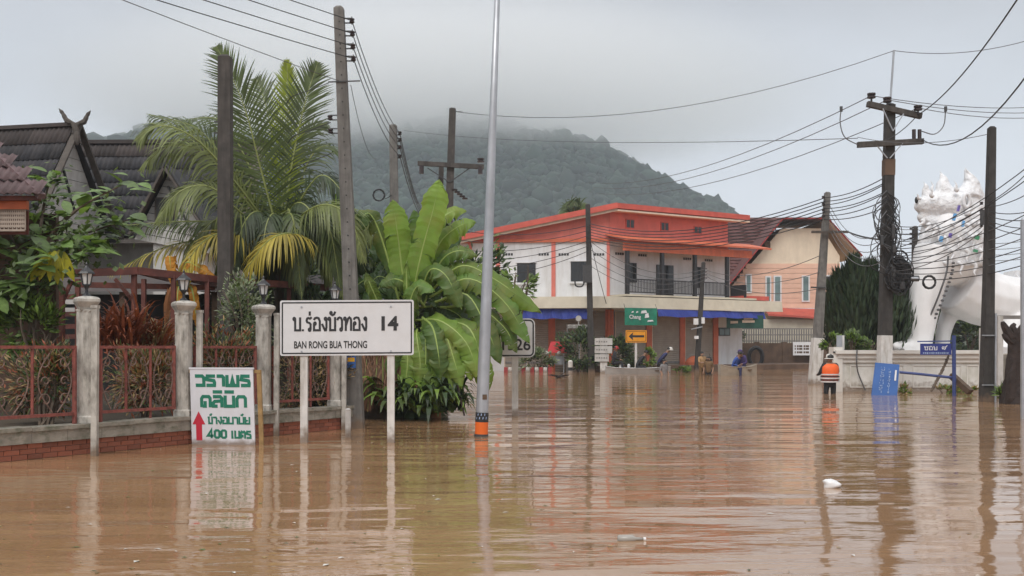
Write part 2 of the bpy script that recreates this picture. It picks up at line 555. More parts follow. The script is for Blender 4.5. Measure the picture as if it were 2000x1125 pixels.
mk('house_peach', (.74, .48, .36), .75, .06, 2, rnd=.06)
mk('roof_maroon', (.115, .045, .042), .65, .25, 4, rnd=.15)
mk('fence_grey', (.2, .19, .18), .7, .2)
mk('wall_brown', (.12, .075, .05), .85, .3, 1.5, stain=((.05, .035, .03), .6, (1, 1, 1)))
mk('wall_flood', (.72, .715, .69), .75, .08, 1.5, stain=((.38, .37, .29), .6, (1.2, 1.2, .8)), mud=.45)
mk('wall_moulding', (.66, .64, .6), .75, .1, 2)
mk('statue', (.8, .8, .81), .5, .03, 2, stain=((.6, .6, .59), .35, (1.2, 1.2, .3)))
mk('statue_ornate', (.76, .77, .79), .45, .06, 3, stain=((.5, .5, .5), .4, (4, 4, 1.5)))
mk('statue_carved', (.78, .79, .81), .5, .05, 2, bump=.22, bs=2.6, stain=((.55, .55, .55), .4, (3, 3, 2)))
mk('mirror_blue', (.12, .36, .68), .3, .15)
mk('mirror_violet', (.14, .1, .4), .3, .15)
mk('mirror_green', (.05, .26, .13), .3, .15)
mk('post_blue', (.045, .07, .22), .5, .15)
mk('sign_blue', (.035, .12, .37), .5, .12, 3)
mk('sign_navy', (.03, .045, .22), .5, .12, 3)
mk('sign_yellow', (.75, .3, .01), .5, .08)
mk('kerb_red', (.3, .03, .03), .7, .2)
mk('boat', (.36, .35, .34), .45, .15, 3, metal=.2)
mk('boat_tan', (.34, .29, .23), .6, .2, 3)
mk('skin', (.3, .17, .11), .6, .08)
mk('hair', (.012, .011, .011), .6, .2)
mk('cloth_black', (.02, .021, .025), .85, .25, 8)
mk('cloth_navy', (.026, .03, .09), .85, .25, 8)
mk('cloth_blue', (.04, .09, .34), .85, .25, 8)
mk('cloth_violet', (.06, .04, .14), .85, .25, 8)
mk('cloth_brown', (.16, .095, .045), .85, .3, 8)
mk('cloth_tan', (.38, .23, .11), .85, .3, 8)
mk('cloth_grey', (.2, .19, .19), .85, .3, 8)
mk('vest_orange', (.85, .13, .02), .6, .1, 6)
mk('vest_silver', (.62, .6, .6), .35, .1)
mk('cap_white', (.6, .58, .54), .8, .15, 10)
mk('plastic_white', (.72, .72, .72), .35, .1, 9)
mk('plastic_clear', (.33, .31, .28), .2, .1, 9)
mk('canopy_red', (.55, .02, .03), .6, .1)
mk('palm_green', (.078, .11, .03), .45, .25, 1.0, island=.35, trans=.25)
mk('palm_light', (.15, .18, .05), .45, .2, 1.0, island=.3, trans=.3)
mk('palm_lime', (.24, .3, .018), .45, .2, 1.0, island=.25, trans=.35)
mk('palm_yellow', (.36, .29, .04), .5, .25, 1.0, island=.35, trans=.25)
mk('palm_dark', (.045, .068, .026), .5, .25, 1.0, island=.35, trans=.2)
mk('palm_dead', (.2, .105, .06), .8, .3, 2, island=.4, trans=.1)
mk('rachis', (.22, .25, .07), .5, .2, 2)
mk('palm_trunk', (.07, .055, .04), .9, .3, 8, .01, 20)
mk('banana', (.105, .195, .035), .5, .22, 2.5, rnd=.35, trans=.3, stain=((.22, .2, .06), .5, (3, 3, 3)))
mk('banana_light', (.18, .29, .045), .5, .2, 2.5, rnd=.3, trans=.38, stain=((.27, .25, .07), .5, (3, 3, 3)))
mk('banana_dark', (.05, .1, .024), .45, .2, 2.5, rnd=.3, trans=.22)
mk('banana_dead', (.25, .1, .035), .8, .3, 4, rnd=.2, trans=.15)
mk('banana_gold', (.5, .22, .02), .7, .2, 4, rnd=.2, trans=.25)
mk('midrib', (.3, .4, .1), .5, .1)
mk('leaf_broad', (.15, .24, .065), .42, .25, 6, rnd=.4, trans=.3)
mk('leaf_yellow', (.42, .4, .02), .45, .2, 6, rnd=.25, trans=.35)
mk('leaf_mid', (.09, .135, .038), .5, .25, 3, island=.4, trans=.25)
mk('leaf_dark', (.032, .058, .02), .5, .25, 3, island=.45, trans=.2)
mk('leaf_silver', (.2, .23, .14), .6, .25, 3, island=.4, trans=.2)
mk('leaf_red', (.26, .075, .035), .55, .25, 3, island=.4, trans=.25)
mk('leaf_dry', (.3, .21, .1), .75, .3, 3, island=.45, trans=.2)
mk('leaf_bright', (.15, .24, .04), .5, .25, 3, island=.4, trans=.3)
mk('leaf_cypress', (.028, .052, .022), .6, .25, 1.5, island=.45, trans=.12)
mk('flower_yellow', (.7, .38, .01), .6, .2, 3, island=.3)
mk('bark', (.13, .1, .075), .9, .3, 10, .006, 25)
mk('bark_dark', (.03, .02, .017), .9, .35, 8, .02, 14)
mk('forest', (.02, .038, .025), .9, .35, .02, island=.5, trans=0)
mk('hill_soil', (.026, .04, .022), .95, .3, .03)
mk('soil', (.06, .045, .03), .95, .3, .6, .01, 12)
mk('land', (.09, .1, .05), .95, .3, .05)
# ---------------------------------------------------------------- the large setting
def sheet(name, x0, x1, y0, y1, z, mat, nx=1, ny=1, zf=None, smooth=True):
    vv = []; ff = []
    for j in range(ny + 1):
        for i in range(nx + 1):
            x = lerp(x0, x1, i / nx); y = lerp(y0, y1, j / ny)
            vv.append((x, y, zf(x, y) if zf else z))
    for j in range(ny):
        for i in range(nx):
            a = j * (nx + 1) + i
            ff.append((a, a + 1, a + nx + 2, a + nx + 1))
    mb = MB(); mb.add(vv, ff)
    return put(mb.build(name, mat, smooth=smooth), kind='structure')
sheet('ground', -4000, 4000, -400, 7000, -1.2, 'land')

def water_material():
    m = bpy.data.materials.new('flood_water')
    m.use_nodes = True
    MATS['flood_water'] = m
    t = m.node_tree; L = t.links; b = t.nodes['Principled BSDF']
    def n(ty, **k):
        x = t.nodes.new(ty)
        for a, v in k.items(): setattr(x, a, v)
        return x
    tcn = n('ShaderNodeTexCoord')
    def noise(scl, detail, rough=.5, dist=0.0, rot=0.0):
        mpn = n('ShaderNodeMapping')
        mpn.inputs['Scale'].default_value = scl
        mpn.inputs['Rotation'].default_value = (0, 0, rot)
        L.new(tcn.outputs['Object'], mpn.inputs[0])
        q = n('ShaderNodeTexNoise')
        q.inputs['Scale'].default_value = 1
        q.inputs['Detail'].default_value = detail
        q.inputs['Roughness'].default_value = rough
        q.inputs['Distortion'].default_value = dist
        L.new(mpn.outputs[0], q.inputs['Vector'])
        return q.outputs['Fac']
    def rng(v, a, b_, c, d):
        q = n('ShaderNodeMapRange')
        for k, x in zip(('From Min', 'From Max', 'To Min', 'To Max'), (a, b_, c, d)): q.inputs[k].default_value = x
        L.new(v, q.inputs['Value'])
        return q.outputs[0]
    def op(kind, a, b_):
        q = n('ShaderNodeMath', operation=kind)
        for i, v in enumerate((a, b_)):
            if isinstance(v, (int, float)): q.inputs[i].default_value = v
            else: L.new(v, q.inputs[i])
        return q.outputs[0]
    silt = noise((.22, .5, 1), 5, .6, .6)
    mx = n('ShaderNodeMix', data_type='RGBA')
    L.new(rng(silt, .32, .68, 0, 1), mx.inputs[0])
    mx.inputs[6].default_value = (.265, .15, .077, 1)
    mx.inputs[7].default_value = (.36, .215, .117, 1)
    L.new(mx.outputs[2], b.inputs['Base Color'])
    b.inputs['Roughness'].default_value = .045
    b.inputs['IOR'].default_value = 1.75
    # broad slow swell, crest lines across the view, fine wind ripple; ruffled and calm patches
    patch = rng(noise((.06, .17, 1), 3, .55, 1.2), .4, .62, .06, 1.0)
    swell = op('ADD', noise((.33, 1.05, 1), 1, .4, .5, .1), op('MULTIPLY', noise((.8, 2.3, 1), 1, .4, .6, -.13), rng(patch, 0, 1, .15, .5)))
    rip = noise((1.5, 5.0, 1), 3, .5, .4, -.06)
    fine = noise((7, 19, 1), 2, .5, .2)
    h = op('ADD', op('MULTIPLY', swell, 1.0), op('MULTIPLY', op('MULTIPLY', rip, .42), patch))
    h = op('ADD', h, op('MULTIPLY', op('MULTIPLY', fine, .035), patch))
    bn = n('ShaderNodeBump')
    bn.inputs['Strength'].default_value = 1
    bn.inputs['Distance'].default_value = .031
    L.new(h, bn.inputs['Height'])
    L.new(bn.outputs[0], b.inputs['Normal'])
water_material()
sheet('flood_water', -260, 260, -60, 132, 0.0, 'flood_water')

def sm(t):
    t = max(0.0, min(1.0, t))
    return t * t * (3 - 2 * t)
sheet('land', -1500, 1500, 128, 420, 0, 'land', 20, 14, lambda x, y: -.35 + .9 * sm((y - 128) / 20) + 8 * sm((y - 200) / 220))
sheet('yard', -60, 0, 0, 1, 0, 'soil', 24, 24, None)
yard = bpy.data.objects['yard']          # the garden ground behind the fence
FA, FB = Vector((-6.22, 12.44, 0)), Vector((-3.03, 17.3, 0))
FD = (FB - FA).normalized()
FN = Vector((FD.y, -FD.x, 0))            # towards the road
rr = random.Random(3)
me = yard.data
for i, v in enumerate(me.vertices):
    a = (i % 25) / 24; b = (i // 25) / 24
    q = FA + FD * lerp(-9, 6.6, a) - FN * (.12 + 34 * b ** 1.6) + FD * (b * 14 * (a - .3))
    v.co = (q.x, q.y, .30 + rr.uniform(-.03, .05) + .25 * b - (.5 * max(0, a - .9) * 10 if a > .9 else 0))

# the wooded hill
OUT = [(-700, 350), (-300, 325), (200, 290), (300, 272), (450, 268), (600, 262), (800, 256), (950, 262), (1100, 288), (1185, 312), (1270, 346), (1330, 376), (1380, 404), (1425, 430), (1470, 470), (1600, 570), (1800, 640), (2600, 668)]
RY = 700.0
ox = np.array([(p[0] - 1000) * RY / F for p in OUT]); oz = np.array([EYE + (HZ - p[1]) * RY / F for p in OUT])
def hillz(x, y):
    h = np.interp(x * RY / np.maximum(y, 300), ox, oz)
    t = np.clip((y - 390) / (RY - 390), 0, 1); s = t * t * (3 - 2 * t)
    t2 = np.clip((y - RY) / 330, 0, 1); s2 = 1 - t2 * t2 * (3 - 2 * t2)
    g = 5 * np.sin(x * .031 + y * .012) + 4 * np.sin(x * .071 - y * .024 + 1) + 3 * np.sin(y * .05 + x * .02)
    return (h - 3) * s * s2 + g * s * s2 * np.clip((RY + 20 - y) / 120, .1, 1) + 4
sheet('hill', -700, 560, 380, 1040, 0, 'hill_soil', 90, 50, lambda x, y: float(hillz(x, y)))

def forest():
    import bmesh
    b = bmesh.new(); bmesh.ops.create_icosphere(b, subdivisions=1, radius=1.0)
    base = np.array([v.co for v in b.verts]); tri = np.array([[v.index for v in f.verts] for f in b.faces]); b.free()
    rng = np.random.default_rng(5)
    n = 36000
    x = rng.uniform(-480, 215, n); y = 400 + 315 * rng.random(n) ** .8
    z = hillz(x, y)
    keep = z > 14
    x, y, z = x[keep], y[keep], z[keep]; n = len(x)
    r = (1.1 + 3.4 * rng.random(n) ** 1.8) * (1 + .5 * (rng.random(n) > .93))
    tall = rng.uniform(.6, 1.1, n)
    nv = len(base)
    jit = 1 + rng.normal(0, .2, (n, nv))
    V = base[None] * (r[:, None] * jit)[..., None]
    V[..., 2] *= tall[:, None]
    V += np.stack([x, y, z + r * .45 * tall], 1)[:, None]
    T = (tri[None] + (np.arange(n) * nv)[:, None, None]).reshape(-1, 3)
    me = bpy.data.meshes.new('forest')
    me.vertices.add(n * nv); me.vertices.foreach_set('co', V.reshape(-1).astype(np.float32))
    me.loops.add(T.size); me.loops.foreach_set('vertex_index', T.reshape(-1).astype(np.int32))
    me.polygons.add(len(T)); me.polygons.foreach_set('loop_start', np.arange(0, T.size, 3, dtype=np.int32))
    me.update(calc_edges=True)
    me.materials.append(MATS['forest'])
    o = bpy.data.objects.new('forest', me); COL.objects.link(o)
    put(o, 'dense green forest canopy covering the misty hill', 'forest', kind='stuff')
forest()

# low cloud lying over the hilltop, and the damp air of the whole place
def cloud():
    mb = MB(); mb.ball((-50, 640, 156), (276, 195, 56), 24, 14)
    m = bpy.data.materials.new('low_cloud'); m.use_nodes = True
    t = m.node_tree; t.nodes.clear(); L = t.links
    o = t.nodes.new('ShaderNodeOutputMaterial'); v = t.nodes.new('ShaderNodeVolumePrincipled')
    v.inputs['Color'].default_value = (.998, .999, 1, 1); v.inputs['Anisotropy'].default_value = 0.55
    tcn = t.nodes.new('ShaderNodeTexCoord'); sp = t.nodes.new('ShaderNodeSeparateXYZ'); L.new(tcn.outputs['Object'], sp.inputs[0])
    mpn = t.nodes.new('ShaderNodeMapping'); mpn.inputs['Scale'].default_value = (.009, .006, .016); L.new(tcn.outputs['Object'], mpn.inputs[0])
    nz = t.nodes.new('ShaderNodeTexNoise'); nz.inputs['Scale'].default_value = 1; nz.inputs['Detail'].default_value = 3; L.new(mpn.outputs[0], nz.inputs['Vector'])
    a = t.nodes.new('ShaderNodeMapRange'); a.interpolation_type = 'SMOOTHSTEP'
    a.inputs['From Min'].default_value = 100; a.inputs['From Max'].default_value = 156
    k = t.nodes.new('ShaderNodeMath'); k.operation = 'MULTIPLY_ADD'; k.inputs[1].default_value = 60; L.new(nz.outputs['Fac'], k.inputs[0]); 
    k.inputs[2].default_value = -30
    s = t.nodes.new('ShaderNodeMath'); s.operation = 'ADD'; L.new(sp.outputs['Z'], s.inputs[0]); L.new(k.outputs[0], s.inputs[1])
    L.new(s.outputs[0], a.inputs['Value'])
    d = t.nodes.new('ShaderNodeMath'); d.operation = 'MULTIPLY'; d.inputs[1].default_value = .04; L.new(a.outputs[0], d.inputs[0])
    mq = t.nodes.new('ShaderNodeMapping'); mq.vector_type = 'TEXTURE'
    mq.inputs['Location'].default_value = (-50, 640, 156); mq.inputs['Scale'].default_value = (270, 190, 54); L.new(tcn.outputs['Object'], mq.inputs[0])
    ln = t.nodes.new('ShaderNodeVectorMath'); ln.operation = 'LENGTH'; L.new(mq.outputs[0], ln.inputs[0])
    fa = t.nodes.new('ShaderNodeMapRange'); fa.interpolation_type = 'SMOOTHSTEP'
    fa.inputs['From Min'].default_value = 1.0; fa.inputs['From Max'].default_value = .35; L.new(ln.outputs['Value'], fa.inputs['Value'])
    d2 = t.nodes.new('ShaderNodeMath'); d2.operation = 'MULTIPLY'; L.new(d.outputs[0], d2.inputs[0]); L.new(fa.outputs[0], d2.inputs[1]); d = d2
    L.new(d.outputs[0], v.inputs['Density']); L.new(v.outputs[0], o.inputs['Volume'])
    m.cycles.volume_step_rate = 1.0
    ob = mb.build('low_cloud', m)
    put(ob, 'pale low cloud lying over the top of the wooded hill', 'cloud', kind='stuff')
cloud()
def haze():
    mb = MB(); mb.box((-1300, -90, -2.4), (1300, 1250, 300))
    m = bpy.data.materials.new('haze'); m.use_nodes = True
    t = m.node_tree; t.nodes.clear()
    o = t.nodes.new('ShaderNodeOutputMaterial'); v = t.nodes.new('ShaderNodeVolumePrincipled')
    v.inputs['Color'].default_value = (.82, .91, 1, 1)
    v.inputs['Density'].default_value = .00048
    t.links.new(v.outputs[0], o.inputs['Volume'])
    put(mb.build('haze', m), 'pale damp haze filling the air over the flooded street', 'haze', kind='stuff')
haze()
# ---------------------------------------------------------------- garden fence along the left
fence_fr = Fr((FA.x, FA.y), (FB.x, FB.y))
def fence_wall():
    f = fence_fr
    t = thing('fence_wall', 'low brick garden wall with a stained concrete coping, standing in the flood', 'wall', f.p(0, 0))
    a0, a1 = -1.6, 6.35
    mb = MB(); f.box(mb, a0, a1, -.9, .2, -.2, -.012); mb.build('wall_core', 'mortar', t)
    mb = MB()
    n = 16
    for i in range(n):           # coping cast in lengths with uneven edges
        b0 = lerp(a0, a1, i / n); b1 = lerp(a0, a1, (i + 1) / n) - .004
        z = .4 + rr.uniform(-.006, .006)
        mb = MB(); f.box(mb, b0, b1, .2, z - .05, -.22, .03); f.box(mb, b0, b1, z - .05, z, -.24, .055)
        mb.build('coping_block', 'coping', t)
    me = MB(); me.box((-.098, -.05, -.0295), (.098, .05, .0295)); me = me.mesh('brick', 'brick')
    q = basis(f.u, -f.n, Vector((0, 0, 1)))
    for c in range(-1, 3):
        z = .0335 + c * .066
        a = a0 + (.1 if c % 2 else .2)
        while a < a1 - .1:
            if a < 6.3:
                piece('brick', me, t, f.p(a, z, -.048 + rr.uniform(-.004, .004)), q)
            a += .206
fence_wall()
PIL = [1.255, 2.83, 4.37, 6.0]
def pillars():
    f = fence_fr
    names = ['grey fluted garden pillar with a lantern, nearest to the left edge', 'grey fluted garden pillar rising behind the green lettered clinic board', 'grey fluted garden pillar just left of the long white road sign', 'grey garden pillar mostly hidden behind the long white road sign']
    lamp = ['black lantern on the pillar nearest the left edge', 'black lantern on the pillar above the clinic board', 'black lantern just left of the long white road sign', 'black lantern peeping over the long white road sign']
    post = ['slim white post in front of the leftmost garden pillar', 'slim white post behind the clinic board', 'slim white post just left of the long white road sign', 'slim white post between the legs of the long white road sign']
    for i, a in enumerate(PIL):
        c = f.p(a, 0, -.12)
        t = thing('garden_pillar', names[i], 'pillar', c, 'garden pillars of the fence')
        prof = []
        mb = MB(); n = 24
        vv = []; zz = [.4, .48, .5, 1.86, 1.88, 1.9]
        for z in zz:
            for j in range(n):
                an = 2 * math.pi * j / n
                r = .112 * (1 - (.1 if (j % 2 and .49 < z < 1.87) else 0)) * (1.12 if z < .49 else 1)
                k = 1 / max(abs(math.cos(an)), abs(math.sin(an))) ** .75
                vv.append(c + Vector((r * k * math.cos(an), r * k * math.sin(an), z)))
        ff = [(i2 * n + j, i2 * n + (j + 1) % n, (i2 + 1) * n + (j + 1) % n, (i2 + 1) * n + j) for i2 in range(len(zz) - 1) for j in range(n)]
        mb.add(vv, ff + [tuple((len(zz) - 1) * n + j for j in range(n))]).build('shaft', 'pillar', t)
        MB().lathe(c, [(.135, 1.89), (.15, 1.93), (.19, 1.98), (.205, 2.0), (.205, 2.035), (.17, 2.06), (.08, 2.075)], 4, a0=math.pi / 4 + .58).build('cap', 'pillar', t)
        # lantern
        l = thing('lantern', lamp[i], 'lamp', c + Vector((0, 0, 2.07)), 'lanterns on the garden pillars')
        b = c + Vector((0, 0, 2.07))
        MB().lathe(b, [(.06, 0), (.055, .02), (.022, .05), (.02, .1), (.035, .13), (.05, .15)], 10).build('stem', 'lamp_black', l)
        MB().lathe(b, [(.05, .16), (.078, .3)], 6).build('glass', 'lamp_glass', l)
        mb = MB()
        for j in range(6):
            an = 2 * math.pi * j / 6
            u = Vector((math.cos(an), math.sin(an), 0))
            mb.bar(b + u * .052 + Vector((0, 0, .155)), b + u * .082 + Vector((0, 0, .305)), .012)
        mb.lathe(b, [(.06, .148), (.06, .162)], 6).build('cage', 'lamp_black', l)
        MB().lathe(b, [(.115, .3), (.1, .325), (.05, .365), (.03, .385), (.014, .41), (.018, .43), (.003, .46)], 6).build('roof', 'lamp_black', l)
        # slim white post in the water in front of it
        x = G((184, 388, 539, 671)[i], (13.2, 14.95, 16.2, 17.45)[i])
        mb = MB(); mb.bar(x + Vector((0, 0, -.8)), x + Vector((.015, 0, 1.9)), .075); mb.bar(x + Vector((.015, 0, 1.9)), x + Vector((.015, 0, 1.94)), .09)
        put(mb.build('white_post', 'pillar', org=x), post[i], 'post', 'slim white posts along the fence')
pillars()
def iron_panels():
    f = fence_fr
    lab = ['rust red wrought iron fence panel at the left edge', 'rust red wrought iron fence panel between the leftmost pillar and the clinic board', 'rust red wrought iron fence panel between clinic board and road sign', 'rust red wrought iron fence panel seen under the long white road sign']
    spans = [(-1.3, PIL[0] - .17), (PIL[0] + .17, PIL[1] - .17), (PIL[1] + .17, PIL[2] - .17), (PIL[2] + .17, PIL[3] - .17)]
    for i, (a0, a1) in enumerate(spans):
        t = thing('iron_fence_panel', lab[i], 'fence', f.p(a0, .4, -.1), 'iron fence panels')
        d = -.1
        for z in (1.4, .53):
            mb = MB(); mb.bar(f.p(a0, z, d), f.p(a1, z, d), .045, .04); mb.build('rail', 'iron_red', t)
        k = 3 if i else 4
        for j in range(k + 1):
            a = lerp(a0 + .02, a1 - .02, j / k)
            w_ = .045 if j in (0, k) else .03
            mb = MB(); mb.bar(f.p(a, .4 if j % 2 == 0 else .54, d), f.p(a, 1.39, d), w_); mb.build('upright', 'iron_red', t)
        for j in range(k):
            b0 = lerp(a0, a1, j / k); b1 = lerp(a0, a1, (j + 1) / k); m = (b0 + b1) / 2; wd = (b1 - b0) * .42
            for s in (-1, 1):     # paired scroll work
                pts = []
                for q in range(15):
                    an = q / 14
                    pts.append(f.p(m + s * wd * (.12 + .8 * math.sin(an * 3.1)), .56 + .8 * an, d + .004 * s))
                MB().tube(pts, .009, 5).build('scroll', 'iron_pale', t)
                for zc, r0, sg in ((.72, .1, 1), (1.22, .09, -1), (.96, .07, 1)):
                    pts = []
                    for q in range(16):
                        an = q / 15 * 5.6
                        r = r0 * (1 - q / 22)
                        pts.append(f.p(m + s * (wd * .5 + r * math.cos(an) * .9), zc + sg * r * math.sin(an), d + .006 * s))
                    MB().tube(pts, .008, 5).build('scroll', 'iron_pale', t)
iron_panels()

# ---------------------------------------------------------------- signs in the water
def clinic_board():
    A = P(375, 866, 14.75); B = P(498, 866, 14.62)
    t = thing('clinic_board', 'white board with green lettering and red arrow standing at the water by the fence', 'sign', (A.x, A.y, 0))
    u = Vector((B.x - A.x, B.y - A.y, 0)); W = u.length; u.normalize(); n = Vector((u.y, -u.x, 0)); H = 1.07
    lean = Vector((-.03, 0, 1)).normalized()
    def T(x, y, d=0): return Vector((A.x, A.y, 0.012)) + u * x + lean * y + n * (d + .001)
    mb = MB(); mb.hexa([T(0, -.35), T(W, -.35), T(W, -.35, -.025), T(0, -.35, -.025), T(0, H), T(W, H), T(W, H, -.025), T(0, H, -.025)])
    mb.build('panel', 'board_white', t)
    mb = MB(); mb.hexa([T(-.012, H + .001, .006), T(W + .012, H + .001, .006), T(W + .012, H + .001, -.03), T(-.012, H + .001, -.03), T(-.012, H + .026, .006), T(W + .012, H + .026, .006), T(W + .012, H + .026, -.03), T(-.012, H + .026, -.03)])
    mb.build('top_batten', 'board_white', t)
    for x in (.04, W + .075):
        mb = MB(); mb.bar(T(x, -.4, -.07), T(x - .01, H - .02, -.07), .06, .05); mb.build('frame_leg', 'wood_yellow', t)
    mb = MB(); mb.bar(T(-.06, H - .03, -.055), T(W + .1, H - .03, -.055), .03, .045); mb.build('frame_rail', 'wood_yellow', t)
    def line(s, x0, x1, y0, h, wd, mat='letter_green'):
        mb = MB(); write(mb, s, BLOCK, x0 * W, x1 * W, y0 * H, h * H, wd * W, T, .02); return mb.build('lettering', mat, t)
    line('วราพร', .07, .965, .77, .155, .052)
    line('คลินิก', .155, .9, .49, .16, .05)
    line('ข้างอนามัย', .26, .94, .265, .1, .026)
    line('400', .25, .57, .075, .115, .034)
    line('เมตร', .63, .95, .075, .105, .03)
    mb = MB()
    pts = [(.08, .045), (.17, .045), (.17, .265), (.22, .265), (.125, .44), (.03, .265), (.08, .265)]
    pts = [(.075, .045), (.17, .045), (.17, .26), (.225, .26), (.1225, .435), (.02, .26), (.075, .26)]
    k = len(pts)
    mb.add([T(x * W, y * H, .004) for x, y in pts], [tuple(range(k))]); mb.build('arrow', 'letter_red', t)
clinic_board()

def rounded(w_, h_, r, n=5):
    pts = []
    for cx, cyy, a0 in ((w_ - r, r, -90), (w_ - r, h_ - r, 0), (r, h_ - r, 90), (r, r, 180)):
        for i in range(n + 1):
            a = R(a0 + 90 * i / n); pts.append((cx + r * math.cos(a), cyy + r * math.sin(a)))
    return pts
def border(mb, w_, h_, r, ins, wd, T, d, n=5):
    o = [(ins + x, ins + y) for x, y in rounded(w_ - 2 * ins, h_ - 2 * ins, r, n)]
    i_ = [(ins + wd + x, ins + wd + y) for x, y in rounded(w_ - 2 * ins - 2 * wd, h_ - 2 * ins - 2 * wd, max(.004, r - wd), n)]
    k = len(o)
    mb.add([T(x, y, d) for x, y in o] + [T(x, y, d) for x, y in i_], [(i, (i + 1) % k, (i + 1) % k + k, i + k) for i in range(k)])
def road_sign():
    Y = 15.0
    A = P(547, 695, Y); B = P(808, 587, Y)
    t = thing('road_sign', 'long white village name sign with black lettering and 14 on two white legs', 'sign', (G(678, Y).x, Y, 0))
    W = B.x - A.x; H = B.z - A.z
    def T(x, y, d=0): return Vector((A.x + x, Y - d, A.z + y + .012 * (x / W)))
    o = rounded(W, H, .03, 4); k = len(o)
    mb = MB(); mb.add([T(x, y, 0) for x, y in o] + [T(x, y, -.012) for x, y in o], [tuple(range(k)), tuple(range(2 * k - 1, k - 1, -1))] + [(i, i + k, (i + 1) % k + k, (i + 1) % k) for i in range(k)])
    mb.build('panel', 'sign_white', t)
    mb = MB(); border(mb, W, H, .018, .024, .02, T, .003, 3); mb.build('border', 'letter_black', t)
    pm = W / 261.0
    def U(px, py): return ((px - 547) * pm, (695 - py) * pm)
    mb = MB(); x0, y0 = U(573, 647); x1, _ = U(719, 647)
    write(mb, 'บ.ร่องบัวทอง', LOOPED, x0, x1, y0, 27 * pm, 4.2 * pm, T, .05); mb.build('lettering', 'letter_black', t)
    x0, y0 = U(745, 647); x1, _ = U(778, 647)
    latin('lettering', '14', 'letter_black', t, T, x0, x1, y0, 28.5 * pm, .035)
    x0, y0 = U(574.5, 681); x1, _ = U(717, 681)
    latin('lettering', 'BAN RONG BUA THONG', 'letter_black', t, T, x0, x1, y0, 14.5 * pm, .022)
    for px in (594, 763.5):
        g = G(px, Y + .045)
        mb = MB(); mb.box((g.x - .052, Y + .016, -.9), (g.x + .052, Y + .085, A.z + H * .93)); mb.build('leg', 'pole_white', t)
        for py in (600, 687):
            x, y = U(px - (5 if px < 700 else 0), py); MB().lathe(T(x, y, 0), [(.012, -.0), (.012, .0)], 8)
            mb = MB(); c = T(x, y, .003); mb.tube([c, c + Vector((0, -.006, 0))], .014, 8); mb.build('bolt', 'galv', t)
road_sign()
def route_sign():
    Y = 20.8
    A = P(972, 698, Y); B = P(1045, 622, Y)
    t = thing('route_sign', 'white rounded route number sign partly hidden by banana leaves', 'sign', (G(1006, Y).x, Y, 0))
    W = B.x - A.x; H = B.z - A.z
    def T(x, y, d=0): return Vector((A.x + x, Y - d, A.z + y))
    o = rounded(W, H, .12, 6); k = len(o)
    mb = MB(); mb.add([T(x, y, 0) for x, y in o] + [T(x, y, -.015) for x, y in o], [tuple(range(k)), tuple(range(2 * k - 1, k - 1, -1))] + [(i, i + k, (i + 1) % k + k, (i + 1) % k) for i in range(k)])
    mb.build('panel', 'sign_white', t)
    mb = MB(); border(mb, W, H, .095, .022, .03, T, .003, 6); mb.build('border', 'letter_black', t)
    latin('lettering', '1326', 'letter_black', t, T, W * .12, W * .88, H * .18, H * .3, .015)
    g = G(1006, Y)
    mb = MB(); mb.box((g.x - .065, Y + .018, -.9), (g.x + .065, Y + .1, A.z + H * .9)); mb.build('leg', 'pole_white', t)
route_sign()
def stub_post():
    g = G(680, 15.9)
    mb = MB(); mb.box((g.x - .04, g.y - .03, -.8), (g.x + .04, g.y + .03, P(680, 800, 15.9).z)); mb.lathe(Vector((g.x, g.y, P(680, 800, 15.9).z)), [(.05, 0), (.03, .02)], 4, a0=.785)
    put(mb.build('marker_post', 'pole_white', org=g), 'short white marker post in the water beside the grey utility pole', 'post')
stub_post()
def street_lamp():
    Y = 16.1
    t = thing('lamp_post', 'tall leaning silver lamp post with orange foot standing in the flood', 'lamp post', (G(940, Y).x, Y, 0))
    b = G(939.5, Y, -.9); tp = P(971, 0, Y) ; top = tp + (tp - G(940, Y)).normalized() * 1.2
    g = G(940, Y)
    ax = (tp - g).normalized()
    MB().tube([g - ax * .9, g + ax * .23, g + ax * 2.5, g + ax * 5, top], [.1, .1, .083, .06, .036], 18).build('shaft', 'galv', t, smooth=True)
    arm = [top, top + Vector((.15, .1, .4)), top + Vector((.7, .3, .62)), top + Vector((1.5, .6, .68))]
    MB().tube(arm, [.036, .034, .03, .028], 8).build('arm', 'galv', t, smooth=True)
    MB().ball(arm[-1] + Vector((.25, .08, -.02)), (.34, .14, .07), 12, 6).build('lamp_head', 'galv', t, smooth=True)
    MB().tube([g + ax * -.05, g + ax * .225], .104, 18).build('orange_band', 'orange_band', t)
    MB().tube([g + ax * -.02, g + ax * .035], [.112, .112], 18).build('foot_ring', 'steel_dark', t)
    MB().tube([g + ax * .225, g + ax * .375], .1045, 18).build('black_band', 'letter_black', t)
    mb = MB()
    for q in range(7):          # unreadable pale scratches on the black band
        a = R(-140 + q * 15); u = Vector((math.cos(a), math.sin(a), 0))
        c = g + ax * (.27 + .055 * ((q * 3) % 2)) + u * .105
        s = Vector((-u.y, u.x, 0))
        mb.add([c - s * .008, c + s * .006 + ax * .004, c + s * .009 + ax * .035, c - s * .003 + ax * .04], [(0, 1, 2, 3)])
    mb.build('marking', 'letter_pale', t)
    u = Vector((math.sin(.35), -math.cos(.35), 0)); c = g + ax * .62 + u * .1; s = Vector((-u.y, u.x, 0))
    mb = MB(); mb.cbox(c, (.07, .012, .08), basis(s, -u, Vector((0, 0, 1))).to_matrix()); mb.build('sticker', 'wood_brown', t)
street_lamp()

